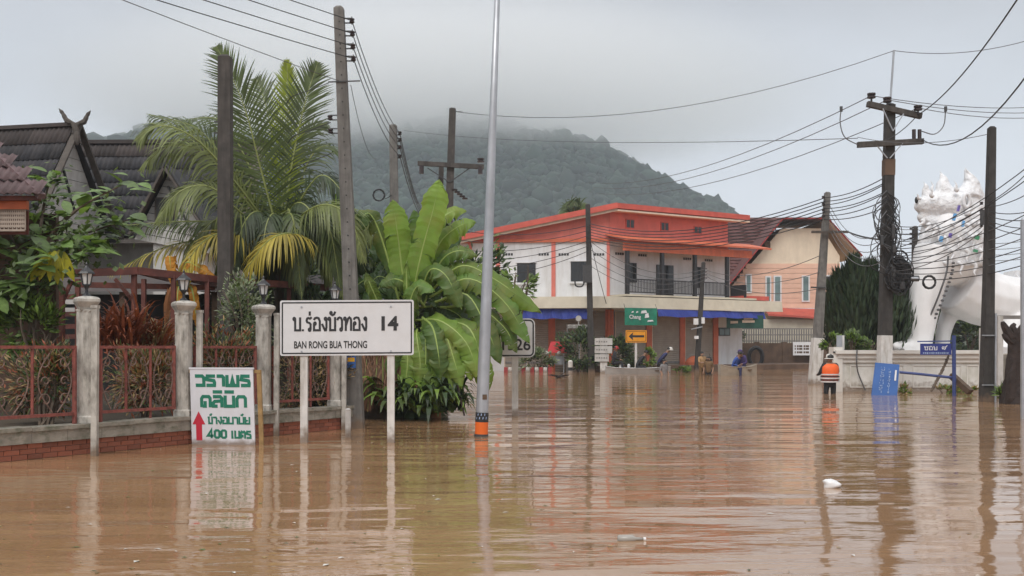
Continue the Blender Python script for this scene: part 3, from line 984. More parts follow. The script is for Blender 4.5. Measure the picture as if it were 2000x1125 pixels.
# ---------------------------------------------------------------- utility poles and wires
def insulator(mb, c, r=.05, h=.1, n=8):
    mb.lathe(c, [(r * .5, -h / 2), (r, -h / 2 + .01), (r, -h * .12), (r * .55, 0), (r, h * .12), (r, h / 2 - .01), (r * .5, h / 2)], n)
def shaft(t, base, top, w0, w1, mat, cap=True, extra=.9):
    ax = (top - base).normalized()
    mb = MB(); mb.bar(base - ax * extra, top, w0, w0, up=(0, 1, 0), w2=w1, h2=w1)
    if cap: mb.bar(top, top + ax * .04, w1 * .9, w1 * .9, up=(0, 1, 0), w2=w1 * .55, h2=w1 * .55)
    mb.build('shaft', mat, t)
    return ax
def nth(i, n):
    return 'topmost' if i == 0 else 'lowest' if i == n - 1 else ('second', 'third', 'fourth', 'fifth', 'sixth', 'seventh')[i - 1] + ' from top,'
def wire(a, b, sag, r, label, group, mat='cable', n=14, ext=1.0):
    a = Vector(a); b = Vector(b)
    if ext != 1.0:          # carry the same curve on towards the next pole, out of the picture
        b = a + (b - a) * ext + Vector((0, 0, sag * ext * (ext - 1) * 4)); sag *= ext * ext; n = 22
    pts = [a.lerp(b, i / n) - Vector((0, 0, 4 * sag * (i / n) * (1 - i / n))) for i in range(n + 1)]
    o = MB().tube(pts, r, 5, cap=False).build('overhead_cable', mat, org=a)
    return put(o, label, 'cable', group)
def coil(px, py, Y, rpx, label, thick=.02, turns=3):
    c = P(px, py, Y); r = rpx * Y / F
    pts = []
    for i in range(24 * turns + 1):
        a = 2 * math.pi * i / 24
        q = r * (1 + .05 * math.sin(i * 1.7)); pts.append(c + Vector((q * math.cos(a), .02 * math.sin(i * .9), q * math.sin(a))))
    put(MB().tube(pts, thick, 5).build('cable_coil', 'cable', org=c), label, 'cable coil')

# big grey pole between road sign and palm
Y1 = 17.8
b1, t1 = G(696, Y1), P(662, 17, Y1)
p1 = thing('utility_pole', 'tall grey concrete utility pole standing behind the long white road sign', 'utility pole', b1)
ax1 = shaft(p1, b1, t1, .275, .165, 'pole_grey')
def on1(py): return b1 + (t1 - b1) * ((835 - py) / 818.0)
mb = MB()
for q in range(30):
    py = 45 + q * 26 if q < 27 else 60 + q
    c = on1(py); ww = lerp(.165, .275, (py - 17) / 818) / 2
    mb.tube([c + Vector((.01, -ww - .002, 0)), c + Vector((.01, -ww + .02, 0))], .014, 7)
mb.build('bolt_hole', 'void', p1)['kind'] = 'stuff'
K1 = []
for py in (40, 65, 90, 114):
    c = on1(py) + Vector((.1, 0, 0))
    mb = MB(); mb.bar(c + Vector((-.03, -.02, .03)), c + Vector((.13, -.02, .03)), .02); mb.bar(c + Vector((-.03, -.02, -.05)), c + Vector((.13, -.02, -.05)), .02)
    mb.bar(c + Vector((.12, -.02, -.08)), c + Vector((.12, -.02, .06)), .014); mb.build('bracket', 'steel_dark', p1)
    mb = MB(); insulator(mb, c + Vector((.12, -.02, -.01)), .045, .085); mb.build('insulator', 'porcelain', p1, smooth=False)
    K1.append(c + Vector((.12, -.02, -.01)))
for py in (229, 255):
    c = on1(py) + Vector((-.11, 0, 0))
    mb = MB(); mb.bar(c + Vector((.03, -.02, .03)), c + Vector((-.12, -.02, .03)), .018); mb.bar(c + Vector((.03, -.02, -.05)), c + Vector((-.12, -.02, -.05)), .018); mb.build('bracket', 'steel_dark', p1)
    mb = MB(); insulator(mb, c + Vector((-.12, -.02, -.01)), .045, .085); mb.build('insulator', 'porcelain', p1)
mb = MB(); mb.bar(on1(163) + Vector((-.22, -.1, 0)), on1(163) + Vector((.33, -.1, .02)), .02); mb.build('crossarm', 'steel_dark', p1)
for py in (300, 240, 163):
    pts = spline([on1(py) + Vector((-.22, -.05, 0)), on1(py + 20) + Vector((-.55, -.05, .05)), on1(py + 4) + Vector((-.85, -.05, -.2)), on1(py + 26) + Vector((-1.0, .1, -.1))], 14)
    MB().tube(pts, .008, 5).build('service_wire', 'cable', p1)
mb = MB(); c = on1(707); mb.box((c.x - .1, c.y - .152, c.z - .1), (c.x + .06, c.y - .146, c.z + .1)); st = mb.build('sticker', 'sign_blue', p1)
mb = MB(); mb.box((c.x - .08, c.y - .156, c.z + .01), (c.x + .04, c.y - .1525, c.z + .08)); mb.build('sticker_print', 'flower_yellow', st)
# dark pole in the garden
Y2 = 19.2
b2, t2 = G(441, Y2), P(440, 112, Y2)
p2 = thing('utility_pole', 'dark weathered utility pole rising through the coconut palm at left', 'utility pole', b2)
shaft(p2, b2, t2, .26, .225, 'pole_brown')
for py in (240, 262):
    c = P(439, py, Y2); mb = MB(); mb.bar(c + Vector((-.17, -.1, 0)), c + Vector((.15, -.1, 0)), .025); mb.build('bracket', 'steel_dark', p2)
# slender pole beyond it on the hill side
Y3 = 27.0
b3, t3 = G(775, Y3), P(768, 246, Y3)
p3 = thing('utility_pole', 'grey concrete pole rising behind the banana leaves against the hill', 'utility pole', b3)
shaft(p3, b3, t3, .27, .19, 'pole_grey')
K3 = []
for py in (260, 273, 287, 305):
    c = P(781, py, Y3)
    mb = MB(); mb.bar(c + Vector((-.12, 0, .03)), c + Vector((.02, 0, .03)), .022); mb.bar(c + Vector((-.12, 0, -.05)), c + Vector((.02, 0, -.05)), .022); mb.build('bracket', 'steel_dark', p3)
    mb = MB(); insulator(mb, c, .05, .09); mb.build('insulator', 'porcelain', p3); K3.append(c)
# crossarm pole
Y4 = 38.0
b4, t4 = G(866, Y4), P(884, 213, Y4)
p4 = thing('utility_pole', 'dark pole with a wooden crossarm left of the silver lamp post', 'utility pole', b4)
shaft(p4, b4, t4, .34, .24, 'pole_brown')
mb = MB(); mb.bar(P(816, 319, Y4 - .2), P(945, 326, Y4 - .2), .13, .16); mb.build('crossarm', 'pole_brown', p4)
mb = MB(); mb.bar(P(862, 325, Y4 + .3), P(858, 470, Y4 + .3), .18); mb.build('second_post', 'pole_brown', p4)
for px, py in ((823, 333), (938, 334)):
    mb = MB(); mb.tube([P(px, py - 9, Y4 - .2), P(px, py + 6, Y4 - .2)], .09, 8); mb.build('insulator', 'porcelain', p4)
mb = MB(); insulator(mb, P(939, 313, Y4 - .2), .13, .16); mb.build('insulator', 'porcelain', p4)
for px in (835, 918):
    mb = MB(); mb.bar(P(px, 328, Y4 - .15), P(878, 356, Y4 - .15), .035); mb.build('brace', 'steel_dark', p4)
for q in range(5):
    mb = MB(); insulator(mb, P(888 + q * 5, 371 + q * 4.2, Y4 - .3), .11, .07); mb.build('insulator', 'porcelain', p4)
K4 = P(888, 218, Y4)
mb = MB(); mb.bar(P(880, 217, Y4), P(903, 219, Y4), .03); mb.build('top_bracket', 'steel_dark', p4)
coil(740, 381, 26.5, 11, 'round cable coil hanging left of the grey pole by the banana leaves', .018)
wire(P(752, 388, 26.5), P(768, 378, 27), .02, .01, 'short cable tying the round coil to the grey pole', None)
# wires of these poles
for i, k in enumerate(K1):
    py = (-30, -6, 18, 40)[i]
    wire(k, k + Vector((-12.8, -20.0, 0.1)), .3, .008, nth(i, 4) + ' dark overhead cable running from the grey pole out of the top left', 'cables above the garden')
    wire(k, K3[i], .25, .0085, nth(i, 4) + ' dark overhead cable between the tall grey pole and the slender pole', 'cables between the two grey poles')
    wire(K3[i], P(830 + 2 * i, 412 + 6 * i, 45), .5, .012, nth(i, 4) + ' dark overhead cable running down behind the banana leaves', 'cables behind the banana plant')
wire(on1(160), on1(160) + Vector((-7.6, -17.4, 0)), .2, .006, 'thin grey cable crossing the sky above the palm', None, 'cable_grey')
wire(on1(166) + Vector((.15, 0, 0)), P(735, 310, 26), .35, .006, 'thin slack cable dropping right of the tall grey pole', None, 'cable_grey')
# the tall pole with two crossarms on the right
Y5 = 31.0
b5, t5 = G(1726, Y5), P(1738, 205, Y5)
p5 = thing('utility_pole', 'tall dark pole with two crossarms and a mass of cables by the white wall', 'utility pole', b5)
ax5 = shaft(p5, b5, t5, .36, .26, 'pole_dark')
def on5(py): return b5 + (t5 - b5) * ((768 - py) / 563.0)
mb = MB(); mb.bar(b5 - ax5 * .8, on5(655), .375, .375, up=(0, 1, 0), w2=.35, h2=.35); mb.build('white_base', 'pole_white', p5)
mb = MB(); mb.bar(on5(215), P(1746, 98, Y5), .05); mb.build('mast', 'galv', p5)
mb = MB(); mb.bar(P(1694, 203, Y5 - .25), P(1799, 227, Y5 - .1), .15, .16); mb.build('crossarm', 'pole_brown', p5)
mb = MB(); mb.bar(P(1675, 283, Y5 - .25), P(1803, 276, Y5 - .2), .15, .16); mb.build('crossarm', 'pole_brown', p5)
for a, b in (((1724, 212), (1744, 256)), ((1765, 222), (1744, 256)), ((1711, 282), (1733, 309)), ((1763, 280), (1738, 309))):
    mb = MB(); mb.bar(P(*a, Y5 - .28), P(*b, Y5 - .18), .03); mb.build('brace', 'galv', p5)
K5 = [P(1702, 187, Y5 - .2), P(1733, 195, Y5 - .2), P(1793, 211, Y5 - .2)]
for c in K5:
    mb = MB(); insulator(mb, c, .13, .16); mb.tube([c - Vector((0, 0, .2)), c], .03, 6); mb.build('insulator', 'porcelain', p5)
for px in (1785, 1796):
    mb = MB(); mb.tube([P(px, 253, Y5 - .2), P(px, 274, Y5 - .2)], .06, 8); mb.build('fuse', 'porcelain', p5)
mb = MB(); mb.bar(on5(312), on5(343), .305, .305, up=(0, 1, 0)); mb.build('red_band', 'wall_brown', p5)
for cp in ([(1676, 283), (1650, 268), (1641, 240), (1643, 212)], [(1799, 256), (1825, 262), (1843, 245), (1847, 212)]):
    MB().tube(spline([P(*c, Y5 - .3) for c in cp], 14), .016, 6).build('jumper_wire', 'cable_grey', p5)
    mb = MB(); mb.tube([P(cp[-1][0], cp[-1][1] - 4, Y5 - .3), P(cp[-1][0], cp[-1][1] + 6, Y5 - .3)], .045, 7); mb.build('clamp', 'steel_dark', p5)
# splice boxes and cable tangle on it
for q, (px, py, sx, sy) in enumerate(((1758, 513, 22, 9), (1752, 548, 13, 22), (1768, 528, 11, 26), (1745, 530, 11, 24), (1762, 558, 12, 15), (1723, 470, 6, 22), (1745, 452, 6, 30), (1747, 486, 7, 16))):
    mb = MB(); c = P(px, py, Y5 - .3 - .03 * q); k = Y5 / F
    mb.tube([c - Vector((0, 0, sy * k / 2)), c - Vector((0, 0, sy * k * .4)), c + Vector((0, 0, sy * k * .4)), c + Vector((0, 0, sy * k / 2))], [sx * k * .3, sx * k * .5, sx * k * .5, sx * k * .3], 9)
    mb.build('splice_box', 'steel_dark', p5)
mb = MB(); mb.tube([P(1778, 544, Y5 - .35), P(1794, 544, Y5 - .35)], .09, 9); mb.build('splice_box', 'steel_dark', p5)
mb = MB(); mb.tube([P(1779, 544, Y5 - .46), P(1793, 544, Y5 - .46)], .05, 7); mb.build('splice_label', 'galv', p5)
rg = random.Random(21)
for q in range(34):
    s = rg.choice((-1, 1)); y0 = rg.uniform(370, 470); y1 = y0 + rg.uniform(50, 120); bx = rg.uniform(10, 30)
    cp = [(1732, y0), (1732 + s * bx, lerp(y0, y1, .3)), (1732 + s * bx * rg.uniform(.6, 1.1), lerp(y0, y1, .7)), (1732 + rg.uniform(-6, 26), y1)]
    MB().tube(spline([P(*c, Y5 - .2 - .2 * rg.random()) for c in cp], 10), rg.uniform(.009, .018), 5).build('looped_cable', 'cable' if q % 4 else 'cable_grey', p5)
for q in range(60):
    a0 = rg.uniform(0, 6.28); rx = rg.uniform(6, 25); ry = rg.uniform(10, 33); cx = 1755 + rg.uniform(-7, 7); cyq = 535 + rg.uniform(-10, 10)
    pts = [P(cx + rx * math.cos(a0 + i * .4), cyq + ry * math.sin(a0 + i * .4), Y5 - .32 - .15 * rg.random()) for i in range(17)]
    MB().tube(spline(pts, 40), rg.uniform(.01, .02), 5).build('looped_cable', 'cable', p5)
coil(1758, 505, Y5 - .5, 15, 'ring of cable on the tall crossarm pole above its splice boxes', .02, 2)
coil(1815, 551, Y5 - .6, 12, 'black ring of cable hanging in front of the white statue leg', .03, 3)
# dark pole at the right
Y6 = 26.2
b6, t6 = G(1926, Y6), P(1937, 250, Y6)
p6 = thing('utility_pole', 'dark concrete pole near the right edge beside the white gate post', 'utility pole', b6)
shaft(p6, b6, t6, .29, .165, 'pole_dark')
mb = MB(); c = P(1920, 424, Y6 - .15); mb.box((c.x - .06, c.y - .04, c.z - .2), (c.x + .02, c.y + .04, c.z + .18)); mb.build('bracket', 'steel_dark', p6)
for py in (397, 412, 428, 440):
    mb = MB(); insulator(mb, P(1917, py, Y6 - .1), .045, .08); mb.build('insulator', 'porcelain', p6)
for py in (655, 752):
    mb = MB(); a = P(1918, py, Y6 - .17); b = P(1945, py, Y6 - .17); mb.bar(a, b, .02, .03); mb.build('strap', 'galv', p6)
mb = MB(); mb.tube([G(1943, Y6 - .1, -.8), P(1945, 612, Y6 - .1)], .03, 8); mb.build('conduit', 'galv', p6)
# white footed lamp pole by the person in the orange vest
Y7 = 39.0
b7, t7 = G(1591, Y7), P(1616, 377, Y7)
p7 = thing('utility_pole', 'leaning grey pole with whitewashed foot, left of the person in orange', 'utility pole', b7)
ax7 = shaft(p7, b7, t7, .38, .2, 'pole_grey')
mb = MB(); q = b7 + (t7 - b7) * .24; mb.bar(b7 - ax7 * .8, q, .42, .42, up=(0, 1, 0), w2=.39, h2=.39); mb.build('white_base', 'pole_white', p7)
mb = MB(); mb.bar(P(1585, 453, Y7 - .2), P(1657, 453, Y7 - .4), .16, .08); mb.build('lamp_tray', 'timber_grey', p7)
mb = MB(); mb.bar(P(1584, 561, Y7 - .2), P(1612, 562, Y7 - .2), .05); mb.build('bracket', 'steel_dark', p7)
for py in (385, 398, 410, 422):
    mb = MB(); insulator(mb, P(1608, py, Y7 - .1), .06, .1); mb.build('insulator', 'porcelain', p7)
# poles in front of the shop house
Y8 = 57.0
b8, t8 = G(1155, Y8), P(1148, 400, Y8)
p8 = thing('utility_pole', 'dark pole in front of the white shop house wall, between its windows', 'utility pole', b8)
shaft(p8, b8, t8, .36, .25, 'pole_dark')
mb = MB(); mb.box((P(1139, 530, 56.6).x, 56.5, P(1139, 552, 56.6).z), (P(1156, 530, 56.6).x, 56.75, P(1139, 518, 56.6).z)); mb.build('splice_box', 'steel_dark', p8)
MB().tube(spline([P(1123, 548, 56.6), P(1124, 557, 56.6), P(1130, 560, 56.6), P(1138, 558, 56.6), P(1142, 548, 56.6)], 12), .045, 6).build('looped_cable', 'cable', p8)
Y9 = 58.5
b9, t9 = G(1361, Y9), P(1374, 513, Y9)
p9 = thing('utility_pole', 'short dark leaning pole with white boxes below the balcony', 'utility pole', b9)
shaft(p9, b9, t9, .3, .2, 'pole_dark')
for px, py, a, b in ((1359, 628, 9, 12), (1373, 626, 6, 12), (1360, 659, 8, 6)):
    c = P(px, py, Y9 - .3); k = Y9 / F; mb = MB(); mb.cbox(c, (a * k, .15, b * k)); mb.build('meter_box', 'plastic_white', p9)
mb = MB(); mb.bar(P(1350, 643, Y9 - .3), P(1372, 638, Y9 - .3), .06); mb.build('bracket', 'galv', p9)
for py in (525, 531, 537, 543):
    mb = MB(); mb.bar(P(1374, py, Y9 - .2), P(1381, py, Y9 - .2), .05); mb.build('insulator', 'porcelain', p9)
Y10 = 52.0
b10, t10 = G(1784, Y10), P(1787, 443, Y10)
p10 = thing('utility_pole', 'far small pole seen between the crossarm pole and the white statue', 'utility pole', b10)
shaft(p10, b10, t10, .3, .22, 'pole_dark')
for py in (447, 457, 466, 476):
    mb = MB(); insulator(mb, P(1779, py, Y10 - .1), .07, .12); mb.build('insulator', 'porcelain', p10)

# cables on the right
def bundle(n, fa, fb, sag, r, label, group, mat='cable', js=.35, seed=1):
    g = random.Random(seed)
    for i in range(n):
        wire(fa(i), fb(i), sag * g.uniform(1 - js, 1 + js), r * g.uniform(.8, 1.25), label, group, mat)
for i, k in enumerate(K5):
    wire(k, P((1150, 1160, 1170)[i], (356, 366, 378)[i], 66), .9, .014, nth(i, 3) + ' thin high cable from the crossarm pole towards the hill', 'high cables to the left of the crossarm pole', 'cable_grey')
    wire(k, P(2130, (196, 207, 213)[i], 44), .35, .013, nth(i, 3) + ' thin high cable from the crossarm pole out of the right edge', 'high cables to the right of the crossarm pole', 'cable_grey', ext=1.7)
wire(P(1746, 99, Y5), K4, .9, .011, 'thin top cable sagging between the mast and the crossarm pole on the left', None, 'cable_grey')
wire(P(1746, 99, Y5), P(2060, 62, 30), .3, .011, 'thin top cable from the mast tip out of the right edge', None, 'cable_grey', ext=1.7)
wire(P(1793, 224, Y5 - .1), P(2012, -40, 17), .3, .016, 'upper thick cable rising from the crossarm pole to the top right corner', None, ext=1.7)
wire(P(1708, 282, Y5 - .3), P(1793, 224, Y5 - .1), .15, .014, 'cable crossing the shaft of the crossarm pole between its arms', None)
wire(P(1800, 272, Y5 - .2), P(2050, 82, 17), .75, .016, 'lower thick cable sagging from the crossarm pole to the right edge', None, ext=1.7)
wire(P(1675, 270, Y5), P(790, 255, 70), .4, .012, 'long level grey cable crossing in front of the misty hill', None, 'cable_grey')
wire(P(1930, 262, Y6), P(1675, 268, Y5), .2, .009, 'thin level cable between the right pole and the crossarm pole', None, 'cable_grey')
ys5 = [349, 359, 362, 377, 380, 393, 407]
for i, py in enumerate(ys5):
    wire(P(1724, py, Y5 - .2), P(1612, 386 + i * 7, Y7 - .15), .12, .016, nth(i, 7) + ' dark cable between the crossarm pole and the leaning grey pole', 'cables above the cypress trees')
    wire(P(1612, 386 + i * 7, Y7 - .15), P(1152, 437 + i * 5.5, Y8 - .2), .8, .02, nth(i, 7) + ' dark cable running across the front of the shop house roof', 'cables in front of the shop house roof')
for i in range(6):
    wire(P(1150, 440 + i * 10, Y8 - .2), P(845, 440 + i * 21, 52), .5, .018, nth(i, 6) + ' dark cable across the left half of the shop house', 'cables left of the shop house pole')
for i in range(4):
    wire(P(1154, 472 + i * 16, Y8 - .2), P(1378, 525 + i * 7, Y9 - .25), .9, .015, nth(i, 4) + ' thin cable sagging across the balcony front', 'cables in front of the balcony', 'cable_grey')
wire(P(1153, 470, Y8 - .2), P(1186, 600, Y8 + 1), .1, .018, 'stay wire dropping from the shop house pole to its canopy', None)
for i in range(3):
    wire(P(1380, 528 + i * 6, Y9 - .25), P(1600, 500 + i * 32, Y7 - .2), .5, .014, nth(i, 3) + ' thin cable in front of the peach house wall', 'cables across the peach house', 'cable_grey')
wire(P(1657, 453, Y7 - .4), P(1722, 468, Y5 - .2), .05, .03, 'thick cable from the lamp tray to the crossarm pole', None)
for i in range(5):
    wire(P(1620, 400 + i * 12, Y7 - .1), P(1722, 455 + i * 14, Y5 - .2), .6, .012, nth(i, 5) + ' slack thin cable drooping above the cypress trees', 'slack cables above the cypress trees', 'cable_grey')
for i in range(7):
    wire(P(1740, 440 + i * 15, Y5 - .25), P(1918, 398 + i * 9, Y6 - .1), .25, .012, nth(i, 7) + ' dark cable between the crossarm pole and the right pole', 'cables in front of the white statue', 'cable' if i % 2 else 'cable_grey')
for i in range(8):
    wire(P(1742, 478 + i * 9, Y5 - .25), P(2040, (300, 325, 400, 425, 448, 470, 486, 505)[i], 24), .25, .013, nth(i, 8) + ' dark cable crossing the white statue to the right edge', 'cables running out of the right edge', 'cable' if i in (0, 1, 5, 7) else 'cable_grey', ext=1.7)
for i in range(6):
    wire(P(1932, 395 + i * 9, Y6 - .15), P(2050, (290, 350, 400, 420, 440, 456)[i], 22), .12, .011, nth(i, 6) + ' dark cable fanning out right of the dark pole', 'cables fanning out at the right edge', ext=1.7)
for i in range(4):
    wire(P(1785, 446 + i * 10, Y10), P(1735, 440 + i * 9, Y5), .1, .014, nth(i, 4) + ' thin cable between the far small pole and the crossarm pole', 'short cables at the far small pole', 'cable_grey')
    wire(P(1785, 446 + i * 10, Y10), P(2060, 455 + i * 12, 60), .7, .018, nth(i, 4) + ' thin cable behind the dark right hand pole', 'cables from the far small pole', 'cable_grey', ext=1.7)
# ---------------------------------------------------------------- shop house
C = Vector((5.7, 60.0, 0)); LE = Vector((-4.4, 61.2, 0)); RD = Vector((10.5, 6.5, 0)).normalized(); RL = 9.6
def shophouse():
    t = thing('shop_house', 'two storey white and orange shop house with red roof and balcony', 'building', C)
    fl = Fr((LE.x, LE.y), (C.x, C.y)); fr = Fr((C.x, C.y), (C.x + RD.x * RL, C.y + RD.y * RL))
    LL = fl.len
    zc, z2, zt = 4.0, 7.62, 9.5
    ap = lambda a: lerp(7.55, zt, a / LL)     # slope of the shed roof along the left wall
    mb = MB(); fl.box(mb, 0, LL - .02, -1, z2, -8.5, 0); fl.box(mb, 0, LL - .02, z2 - .02, z2, -8.5, 0); mb.build('wall', 'wall_white', t)
    mb = MB(); fr.box(mb, .02, RL, -1, z2, -6, -.03); mb.build('wall', 'wall_white', t)
    # red upper gable over the left wall, salmon wall over the right one
    mb = MB(); mb.prism([fl.p(1.0, z2, .02), fl.p(LL, z2, .02), fl.p(LL, zt, .02), fl.p(1.0, ap(1.0), .02)], -fl.n * .3); fixn(mb.build('gable_wall', 'paint_salmon', t))
    mb = MB(); fr.box(mb, .03, RL - .2, z2, zt, -.4, -.01); mb.build('upper_wall', 'paint_salmon', t)
    # shed roof: along the left wall it climbs to the corner
    v = fr.u * (RL + .9)
    a = [fl.p(-.2, ap(-.2) + .04, .7), fl.p(LL + .5, zt + .13, .7)]
    top = [a[0], a[1], a[1] + v, a[0] + v * 1.0]
    mb = MB(); mb.add(top + [p + Vector((0, 0, .12)) for p in top], [(3, 2, 1, 0), (4, 5, 6, 7), (0, 1, 5, 4), (1, 2, 6, 5), (2, 3, 7, 6), (3, 0, 4, 7)]); mb.build('roof', 'roof_red', t)
    mb = MB(); mb.bar(a[0] + Vector((0, 0, -.02)) + fl.n * .03, a[1] + Vector((0, 0, -.02)) + fl.n * .03, .05, .32); mb.build('fascia', 'paint_red', t)
    mb = MB(); mb.bar(a[0] + Vector((0, 0, -.25)) - fl.n * .1, a[1] + Vector((0, 0, -.25)) - fl.n * .1, .06, .16); mb.build('soffit_board', 'soffit', t)
    mb = MB(); mb.bar(a[1] + Vector((0, 0, -.04)), a[1] + v + Vector((0, 0, -.04)), .05, .3); mb.build('fascia', 'paint_red', t)
    mb = MB(); mb.bar(a[1] + Vector((0, 0, -.3)) - fr.n * .25, a[1] + v + Vector((0, 0, -.3)) - fr.n * .25, .5, .1); mb.build('soffit_board', 'soffit', t)
    mb = MB(); mb.bar(fl.p(-.3, 7.68, .08), fl.p(LL, 7.68, .08), .1, .2); mb.build('band', 'paint_orange', t)
    # left low eave stripes
    for q in range(3):
        mb = MB(); mb.bar(fl.p(-.4, 7.75 + .18 * q, .25), fl.p(2.8 + q, 7.72 + .18 * q, .25), .05, .07); mb.build('eave_board', 'paint_red', t)
    # pilasters
    for px in (918, 972.5, 1081, 1189):
        a0 = fl.hit(px); mb = MB(); fl.box(mb, a0 - .12, min(a0 + .12, LL + .03), zc + .3, 7.575, 0, .06); mb.build('pilaster', 'paint_salmon', t)
    # windows, left wall
    for x0, x1, y0, y1 in ((1010, 1046, 514, 552), (1115, 1151, 511, 550)):
        a0, a1 = fl.hit(x0), fl.hit(x1); za, zb = fl.z(x0, y1), fl.z(x0, y0)
        mb = MB(); fl.box(mb, a0, a1, za, zb, 0, .05); w_ = mb.build('window', 'rail_black', t)
        mb = MB(); fl.box(mb, a0 - .08, a1 + .08, za - .12, za - .005, 0, .12); mb.build('sill', 'wall_white', w_)
        mb = MB(); fl.box(mb, a0 - .06, a1 + .06, zb + .005, zb + .06, 0, .09); mb.build('lintel', 'wall_white', w_)
        for k in range(2):
            mb = MB(); fl.box(mb, lerp(a0, a1, k / 2) + .04, lerp(a0, a1, (k + 1) / 2) - .03, za + .05, zb - .05, .05, .056); mb.build('pane', 'glass_dark', w_)
    for x0 in (982, 1052, 1091, 1160):
        a0 = fl.hit(x0); z = fl.z(x0, 497)
        for k in range(4):
            mb = MB(); fl.box(mb, a0 + k * .16, a0 + k * .16 + .12, z - .07, z + .07, 0, .012); mb.build('vent', 'rail_black', t)
    # canopy along both walls
    prof = [(3.62, 1.9), (3.62, 2.0), (4.28, 1.9), (4.34, .3), (4.34, 0), (3.9, 0)]
    mitre = lambda z, d: fl.p(LL, z) + (fl.n + fr.n * (1 - fl.n.dot(fr.n) ** 1) * .6).normalized() * d * 1.08
    mb = MB()
    A = [fl.p(-1.2, z, d) for z, d in prof]; B = [mitre(z, d) for z, d in prof]; D = [fr.p(RL + 2.6, z, d) for z, d in prof]
    k = len(prof)
    mb.add(A + B + D, [(i, (i + 1) % k, (i + 1) % k + k, i + k) for i in range(k)] + [(i + k, (i + 1) % k + k, (i + 1) % k + 2 * k, i + 2 * k) for i in range(k)] + [tuple(range(k)), tuple(2 * k + i for i in range(k))])
    fixn(mb.build('canopy', 'cream', t))
    # ground floor: shutters between orange columns
    for f_, cols in ((fl, (1078, 1189)), (fr, (1191, 1266, 1331, 1396))):
        for px in cols:
            a0 = f_.hit(px); mb = MB(); f_.box(mb, a0 - .2, a0 + .2, -.8, 3.6, 0, .12); mb.build('column', 'paint_orange', t)
    for f_, x0, x1 in ((fl, 985, 1028), (fl, 1030, 1073), (fl, 1083, 1130), (fl, 1133, 1184), (fr, 1200, 1260), (fr, 1272, 1326), (fr, 1336, 1391)):
        a0, a1 = f_.hit(x0), f_.hit(x1); mb = MB(); f_.box(mb, a0, a1, -.3, 3.5, 0, .05); s = mb.build('shutter', 'shutter', t)
        mb = MB(); f_.box(mb, a0, a0 + .06, -.3, 3.5, .05, .08); mb.build('guide_rail', 'soffit', s)
        mb = MB(); f_.box(mb, a0 + .06, a1, .42, .55, .05, .07); mb.build('bottom_rail', 'fence_grey', s)
    mb = MB(); a0 = fr.hit(1396); fr.box(mb, a0 + .22, a0 + 2.3, -.8, 3.6, -.5, .06); mb.build('side_wall', 'wall_white', t)
    a1 = fr.hit(1402); a2 = fr.hit(1424); mb = MB(); fr.box(mb, a1, a2, fr.z(1410, 656), fr.z(1410, 640), .06, .1); w_ = mb.build('window', 'rail_black', t)
    for k in range(2):
        mb = MB(); fr.box(mb, lerp(a1, a2, .07 + k * .46), lerp(a1, a2, .47 + k * .46), fr.z(1410, 654), fr.z(1410, 642), .1, .105); mb.build('pane', 'glass_teal', w_)
    # balcony
    mb = MB(); fr.box(mb, .05, RL + .8, 4.345, 4.45, 0, 1.5); mb.build('balcony_floor', 'cream', t)
    mb = MB(); pts = [fr.p(-.3, 7.92, -.02), fr.p(-.3, 7.5, 1.9), fr.p(RL + 1.7, 7.5, 1.9), fr.p(RL + 1.7, 7.92, -.02)]
    mb.add(pts + [p + Vector((0, 0, .1)) for p in pts], [(3, 2, 1, 0), (4, 5, 6, 7), (0, 1, 5, 4), (1, 2, 6, 5), (2, 3, 7, 6), (3, 0, 4, 7)]); fixn(mb.build('balcony_roof', 'paint_orange', t))
    mb = MB(); fr.box(mb, -.1, RL + .4, 6.95, 7.4, 1.4, 1.5); mb.build('balcony_beam', 'paint_orange', t)
    mb = MB(); fr.box(mb, RL - .05, RL + 2.2, 4.35, 4.62, -.4, 1.2); mb.build('side_slab', 'paint_red', t)
    for px in (1225, 1293, 1357, 1420):
        o = Fr(fr.p(0, 0, 1.35).xy, fr.p(1, 0, 1.35).xy); a0 = o.hit(px); mb = MB(); o.box(mb, a0 - .1, a0 + .1, 4.45, 7.2, -.1, .1); mb.build('balcony_post', 'rail_black', t)
    o = Fr(fr.p(0, 0, 1.4).xy, fr.p(1, 0, 1.4).xy)
    rl = thing_part = MB(); a1 = o.hit(1420)
    for z in (4.55, 5.3):
        o.box(rl, .1, a1, z, z + .06, -.03, .03)
    rl = rl.build('railing', 'rail_black', t)
    mb = MB(); n = 70
    for i in range(n):
        a0 = lerp(.15, a1, i / n); o.box(mb, a0, a0 + .035, 4.6, 5.3, -.015, .015)
    b_ = mb.build('baluster', 'rail_black', rl); b_['kind'] = 'stuff'
    mb = MB(); fr.box(mb, RL, RL + .04, 4.5, 5.3, 0, 1.4); mb.build('end_railing', 'rail_black', t)
    for x0, x1, y0, y1, nm in ((1226, 1243, 513, 551, 'window'), (1282, 1315, 517, 581, 'door'), (1353, 1371, 521, 562, 'window')):
        a0, a1 = fr.hit(x0), fr.hit(x1); za = max(4.46, fr.z(x0, y1)); zb = fr.z(x0, y0)
        mb = MB(); fr.box(mb, a0, a1, za, zb, -.03, .03); w_ = mb.build(nm, 'rail_black', t)
        for k in range(2):
            mb = MB(); fr.box(mb, lerp(a0, a1, k / 2) + .05, lerp(a0, a1, (k + 1) / 2) - .04, za + .06, zb - .06, .03, .036); mb.build('pane', 'glass_dark', w_)
